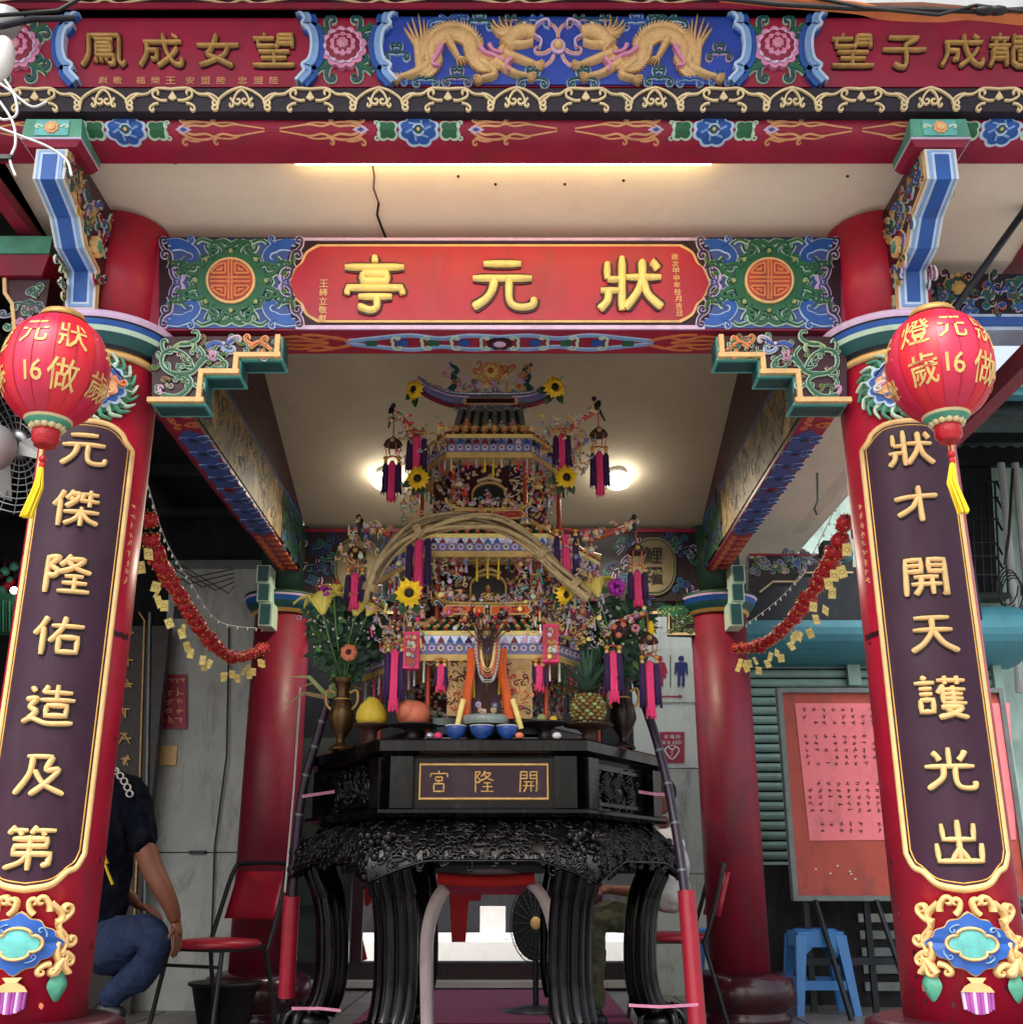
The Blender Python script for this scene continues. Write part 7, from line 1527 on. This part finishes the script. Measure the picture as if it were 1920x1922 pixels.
# ================================================================== LIT CEILING LAMPS
def downlight(px, py, label):
    x, f, u = ray(px, py); k = (3.87-2.83)/(6.66-3.434); Y = (3.87+k*3.434-ZC)/(u/f+k); p = Vector((x/f*Y, Y, ZC+u/f*Y))
    root = thing('ceiling_bulb', p, label, 'lamp', 'lit round bulbs under the inner ceiling')
    t = MB(); t.ball(p-Vector((0, 0, .055)), (.082, .082, .050), LAMP_W, 22, 12); t.build('bulb', root); t = MB(); t.lathe([(.05, -.03), (.06, -.02), (.06, .03)], 'off_white', p-Vector((0, 0, .0)), 20); t.build('socket', root)
    ld = bpy.data.lights.new('bulb_light', 'SPOT'); ld.energy = 26; ld.spot_size = R(155); ld.spot_blend = .6; ld.shadow_soft_size = .05; ld.color = (1, .86, .66); lo = bpy.data.objects.new('bulb_light', ld); COL.objects.link(lo); lo.location = p-Vector((0, 0, .13)); lo.rotation_euler = (R(-12), 0, 0)
downlight(724, 887, 'lit round bulb on the inner ceiling, left of the pavilion top'); downlight(1158, 886, 'lit round bulb on the inner ceiling, right of the pavilion top')
xa, xb = xr(560, 290, 2.94), xr(1330, 290, 2.94); t = MB(); t.tube([(xa, 2.917, 2.895), (xb, 2.917, 2.895)], .006, LAMP_Y, 8); tag(t.build('tube_lamp'), 'warm lit tube lamp behind the eave beam, its glow on the cream ceiling', 'lamp')
# ================================================================== AWNING AND WIRES AT THE TOP
aw = thing('street_awning', (1.6, 2.0, 3.1), 'grey metal street awning with an orange edge and black cables at the top right corner', 'awning')
YA2 = 2.3; mp = pxmap(YA2); t = MB(); t.poly(mp, [(1310, -40), (2050, -60), (2050, 34), (1930, 36), (1840, 30), (1720, 20), (1600, 22), (1480, 8), (1340, -2)], .03, 'pale_metal'); t.build('sheet', aw)
t = MB(); t.ribbon(mp, cr([(1350, 0), (1480, 12), (1600, 22), (1660, 34), (1760, 38), (1820, 34), (1920, 44), (2050, 50)], 5), 8, .035, 'orange', True); t.build('orange_edge', aw)
t = MB(); t.tube([at(1330, -6, 2.28), at(1460, 8, 2.26), at(1600, 16, 2.26), at(1720, 18, 2.26), at(1850, 22, 2.26), at(2000, 12, 2.26)], .007, 'black_wire', 6); t.tube([at(1500, -10, 2.27), at(1620, 14, 2.25), at(1760, 28, 2.25), at(1830, 10, 2.25), at(1950, 26, 2.25)], .005, 'black_wire', 6)
for px in (1848, 1870): t.ball(at(px, 20, 2.24), (.03, .015, .012), 'black', 8, 6)
t.build('cable_bundle', aw)
lw = thing('wire_tangle', at(10, 150, 2.2), 'white lamp and loose white wires at the upper left edge', 'wires')
t = MB()
for pts in ([(0, 190), (25, 230), (30, 270), (20, 300), (30, 330)], [(-10, 150), (20, 170), (60, 200), (90, 190)], [(0, 240), (40, 255), (90, 275), (125, 300), (135, 330)], [(10, 150), (28, 180), (32, 215), (8, 225), (-8, 215)]):
    w_ = MB(); w_.tube([at(x, y, 2.25) for x, y in cr(pts, 6)], .0035, 'wire', 5); w_.build('wire', lw)
t = MB(); t.ball(at(2, 110, 2.3), (.035, .03, .07), 'white', 14, 10); t.lathe([(.03, 0), (.045, .05)], 'pale_metal', at(8, 60, 2.3), 16); t.build('lamp_body', lw); t = MB(); t.box(at(12, 296, 2.25), (.03, .012, .012), 'black'); t.build('plug', lw)
t = MB(); t.tube([at(-20, 30, 2.2), at(40, 26, 2.25), at(110, 20, 2.3), at(180, -20, 2.3)], .006, 'black_wire', 6); t.tube([at(0, 50, 2.2), at(60, 36, 2.25), at(140, 34, 2.3)], .009, 'dark_metal', 6); tag(t.build('black_cable'), 'black cable across the upper left corner above the rosette', 'cable')
for q, pts in enumerate(([(-5, 600), (40, 680), (80, 760)], [(-5, 610), (55, 720), (95, 800)])):
    pass
# ================================================================== PEOPLE
def skin(name, nodes, edges, root, mat, parent, sub=2):
    me = bpy.data.meshes.new(name); keys = list(nodes); me.from_pydata([nodes[k][0] for k in keys], [(keys.index(a), keys.index(b2)) for a, b2 in edges], []); o = bpy.data.objects.new(name, me); COL.objects.link(o)
    me.materials.append(M(mat)); sm = o.modifiers.new('skin', 'SKIN'); sm.use_smooth_shade = True
    sv = me.skin_vertices[0].data
    for i, k in enumerate(keys): r = nodes[k][1]; sv[i].radius = r if isinstance(r, tuple) else (r, r); sv[i].use_root = (k == root)
    ss = o.modifiers.new('sub', 'SUBSURF'); ss.levels = sub; ss.render_levels = sub
    if mat in ('navy', 'jeans', 'camo', 'shirt_white') and name != 'neck':
        for nm, sz, st in (('folds', .085, .030), ('creases', .030, .010)):
            tx = bpy.data.textures.get(nm) or bpy.data.textures.new(nm, 'CLOUDS'); tx.noise_scale = sz; tx.noise_depth = 1
            ss.levels = ss.render_levels = 4; dm = o.modifiers.new(nm, 'DISPLACE'); dm.texture = tx; dm.strength = st; dm.texture_coords = 'LOCAL'; dm.mid_level = .5
    if parent: o.parent = parent; o.location = -Vector(parent.location)
    return o
def hand(name, w0, d, side, nrm, parent, curl=.5, s=1.0, mat='skin'):
    """palm + five bent fingers from the wrist w0 along d; side = towards the thumb, nrm = back of the hand"""
    w0, d, side, nrm = Vector(w0), Vector(d).normalized(), Vector(side).normalized(), Vector(nrm).normalized(); n = {}; e = []
    n['w'] = (w0-d*.03*s, (.026*s, .021*s)); n['p0'] = (w0+d*.02*s, (.028*s, .018*s)); n['p1'] = (w0+d*.055*s, (.036*s, .014*s)); e += [('w', 'p0'), ('p0', 'p1')]
    o1 = skin(name, n, e, 'w', mat, parent, 2)
    for i in range(4):
        off = side*(.028-.019*i)*s; L = (.040, .045, .042, .033)[i]*s; b0 = w0+d*.062*s+off; dd = d; pts = [b0-d*.02*s]; q = b0; pts.append(q)
        for j in range(3): ang = curl*(.5+j*.5); dd = (d*math.cos(ang)-nrm*math.sin(ang)).normalized(); q = q+dd*L*(.8 if j == 0 else .55); pts.append(q)
        f = skin('finger', {k: (p, .0088*s*(1-.06*k)) for k, p in enumerate(pts)}, [(k, k+1) for k in range(len(pts)-1)], 0, mat, o1, 1); f.location = (0, 0, 0)
    b0 = w0+d*.015*s+side*.02*s; pts = [b0, b0+(d*.6+side*.8).normalized()*.035*s, b0+(d*.9+side*.7-nrm*.3).normalized()*.062*s, b0+(d*1.1+side*.45-nrm*.5).normalized()*.084*s]
    f = skin('thumb', {k: (p, .0105*s*(1-.07*k)) for k, p in enumerate(pts)}, [(k, k+1) for k in range(3)], 0, mat, o1, 1); f.location = (0, 0, 0)
    return o1
def head(parent, c, face, s=1.0, hair=True):
    c = Vector(c); face = Vector(face).normalized(); up = Vector((0, 0, 1)); sd = face.cross(up).normalized(); rot = Matrix((sd, face, up)).transposed()
    V = lambda x, y, z: c+rot @ Vector((x*s, y*s, z*s))
    t = MB(); t.ball(c, (.074*s, .092*s, .105*s), 'skin', 20, 14, rot); t.ball(V(0, .03, -.055), (.052*s, .062*s, .06*s), 'skin', 16, 10, rot)
    t.tube([V(0, .088, .012), V(0, .112, -.018), V(0, .098, -.028)], .012*s, 'skin', 8)
    for e in (1, -1):
        t.ball(V(e*.076, -.005, -.008), (.010*s, .020*s, .030*s), 'skin', 8, 6, rot); t.ball(V(e*.028, .083, .012), (.012*s, .008*s, .007*s), 'white', 8, 6, rot); t.ball(V(e*.028, .090, .012), .0048*s, 'black', 6, 5)
        t.tube([V(e*.014, .090, .030), V(e*.045, .082, .030)], .004*s, 'hair', 5)
    t.tube([V(-.022, .087, -.058), V(0, .094, -.057), V(.022, .087, -.058)], .006*s, 'peach', 6); h = t.build('head', parent)
    t = MB(); t.ball(V(0, -.016, .026), (.081*s, .092*s, .095*s), 'hair', 20, 14, rot); t.build('hair', parent)
# crouching man behind the left column
YP1 = 5.35
def P(px, py, dy=0): return at(px, py, YP1+dy)
mn = thing('person', (P(215, 1890).x, YP1, 0), 'crouching person in navy shirt and blue jeans behind the left front column', 'person')
sh1 = {'hip': (P(172, 1790, .1), (.15, .13)), 'waist': (P(180, 1700, .08), (.150, .125)), 'rib': (P(196, 1590, .04), (.165, .13)), 'chest': (P(200, 1510, .02), (.165, .12)), 'neck': (P(186, 1446, 0), (.06, .06)),
       'shr': (P(246, 1482, -.04), .078), 'upr': (P(262, 1545, -.06), .080), 'slv': (P(275, 1606, -.07), .074), 'shl': (P(150, 1490, .16), .078), 'upl': (P(158, 1560, .2), .074)}
skin('shirt', sh1, [('hip', 'waist'), ('waist', 'rib'), ('rib', 'chest'), ('chest', 'neck'), ('chest', 'shr'), ('shr', 'upr'), ('upr', 'slv'), ('chest', 'shl'), ('shl', 'upl')], 'hip', 'navy', mn)
ar = {'a': (P(266, 1570, -.06), .056), 'b': (P(286, 1632, -.07), .054), 'el': (P(306, 1668, -.08), .047), 'c': (P(322, 1700, -.06), .040), 'w': (P(331, 1733, -.03), .028)}
skin('right_arm', ar, [('a', 'b'), ('b', 'el'), ('el', 'c'), ('c', 'w')], 'a', 'skin', mn)
hand('right_hand', P(331, 1735, -.03), (P(336, 1790, -.06)-P(331, 1735, -.03)), Vector((-.3, -1, 0)), Vector((1, -.3, .3)), mn, .35)
al = {'a': (P(158, 1550, .2), .05), 'el': (P(200, 1640, .28), .045), 'w': (P(262, 1700, .30), .028)}; skin('left_arm', al, [('a', 'el'), ('el', 'w')], 'a', 'skin', mn)
hand('left_hand', P(262, 1700, .30), Vector((1, 0, -.35)), Vector((0, 1, .2)), Vector((0, 0, 1)), mn, .6)
je = {'h': (P(178, 1800, .1), (.15, .14)), 't0': (P(215, 1775, -.02), (.125, .12)), 't1': (P(262, 1752, -.08), .118), 'k': (P(300, 1765, -.1), .098), 'c0': (P(272, 1822, -.06), .088), 'c1': (P(228, 1856, -.02), .062), 'an': (P(193, 1886, 0), .048),
      'u0': (P(215, 1780, .24), .11), 'uk': (P(290, 1752, .30), .08), 'uc': (P(238, 1842, .28), .066), 'ua': (P(212, 1880, .26), .048)}
skin('jeans', je, [('h', 't0'), ('t0', 't1'), ('t1', 'k'), ('k', 'c0'), ('c0', 'c1'), ('c1', 'an'), ('h', 'u0'), ('u0', 'uk'), ('uk', 'uc'), ('uc', 'ua')], 'h', 'jeans', mn)
skin('shoe', {'a': (P(176, 1892, 0), .042), 'b': (P(206, 1900, -.01), .042), 'c': (P(236, 1906, -.02), .032)}, [('a', 'b'), ('b', 'c')], 'a', 'black', mn)
skin('neck', {'a': (P(186, 1456, 0), .052), 'b': (P(180, 1415, -.01), .05)}, [('a', 'b')], 'a', 'skin', mn)
head(mn, P(178, 1372, -.02), (.7, .5, -.1), 1.02)
t = MB()     # white and yellow print on the shirt back
def onback(px, py, w): 
    return P(px, py, -.0)+Vector((0, -.135-w, 0))
pr_ = MB(); mpb = lambda u, v, w: onback(u, v, w)
pr_.ribbon(mpb, cr([(206, 1434), (222, 1442), (238, 1452)], 4), 3, .006, 'white', True)
for x, y in ((236, 1452), (245, 1461), (252, 1471), (258, 1482), (262, 1494)): pr_.ribbon(mpb, circ(x, y, 6, 12), 2.2, .016, 'white', True, closed=True)
pr_.build('shirt_print', mn); pr_ = MB()
pr_.ribbon(mpb, cr([(205, 1470), (213, 1490), (210, 1510)], 4), 7, .02, 'yellow', True)
pr_.ribbon(mpb, cr([(186, 1625), (196, 1598), (206, 1580), (214, 1600), (222, 1622)], 5), 5, .03, 'yellow', True)
pr_.build('shirt_stripe', mn); pr_ = MB()
pr_.ribbon(mpb, cr([(206, 1640), (216, 1622), (224, 1640), (232, 1660)], 4), 4, .02, 'yellow', True)
pr_.build('shirt_print', mn)
# seated person in white, half hidden behind the right side of the table
YP2 = 6.2
def Q(px, py, dy=0): return at(px, py, YP2+dy)
wm = thing('person', (Q(1235, 1800).x, YP2, 0), 'seated person in white shirt and camouflage trousers, mostly hidden behind the right table legs', 'person')
bx = c2.x
skin('shirt', {'hip': (Vector((bx-.02, 6.45, .56)), (.15, .13)), 'rib': (Vector((bx+.02, 6.45, .78)), (.155, .12)), 'chest': (Vector((bx+.02, 6.45, .92)), (.16, .11)), 'neck': (Vector((bx, 6.45, 1.03)), .055), 'shr': (Vector((bx+.01, 6.28, .94)), .066), 'slv': (Vector((bx-.03, 6.22, .80)), .062), 'shl': (Vector((bx+.01, 6.62, .94)), .066), 'sll': (Vector((bx-.03, 6.68, .80)), .062)}, [('hip', 'rib'), ('rib', 'chest'), ('chest', 'neck'), ('chest', 'shr'), ('shr', 'slv'), ('chest', 'shl'), ('shl', 'sll')], 'hip', 'shirt_white', wm)
skin('trousers', {'h': (Vector((bx-.02, 6.45, .54)), (.15, .13)), 't': (Vector((bx-.22, 6.34, .56)), .09), 'k': (Vector((bx-.42, 6.30, .55)), .075), 'c': (Vector((bx-.43, 6.30, .30)), .058), 'a': (Vector((bx-.42, 6.3, .1)), .042), 't2': (Vector((bx-.22, 6.56, .56)), .09), 'k2': (Vector((bx-.42, 6.60, .55)), .075), 'c2': (Vector((bx-.43, 6.60, .30)), .058), 'a2': (Vector((bx-.42, 6.6, .1)), .042)}, [('h', 't'), ('t', 'k'), ('k', 'c'), ('c', 'a'), ('h', 't2'), ('t2', 'k2'), ('k2', 'c2'), ('c2', 'a2')], 'h', 'camo', wm)
for y, s_ in ((6.22, 1), (6.68, -1)):
    skin('forearm', {'a': (Vector((bx-.03, y, .80)), .042), 'e': (Vector((bx-.12, y, .68)), .038), 'w': (Vector((bx-.34, y+.05*s_, .70)), .026)}, [('a', 'e'), ('e', 'w')], 'a', 'skin', wm)
    hand('hand', (bx-.34, y+.05*s_, .70), (-1, .1*s_, -.4), (0, s_, .2), (-.2, 0, 1), wm, .5)
    skin('shoe', {'a': (Vector((bx-.36, y+.08*s_, .045)), .04), 'b': (Vector((bx-.55, y+.08*s_, .04)), .035)}, [('a', 'b')], 'a', 'black', wm)
skin('neck', {'a': (Vector((bx, 6.45, 1.02)), .048), 'b': (Vector((bx-.02, 6.45, 1.1)), .045)}, [('a', 'b')], 'a', 'skin', wm); head(wm, (bx-.03, 6.45, 1.2), (-1, -.1, 0), .98)
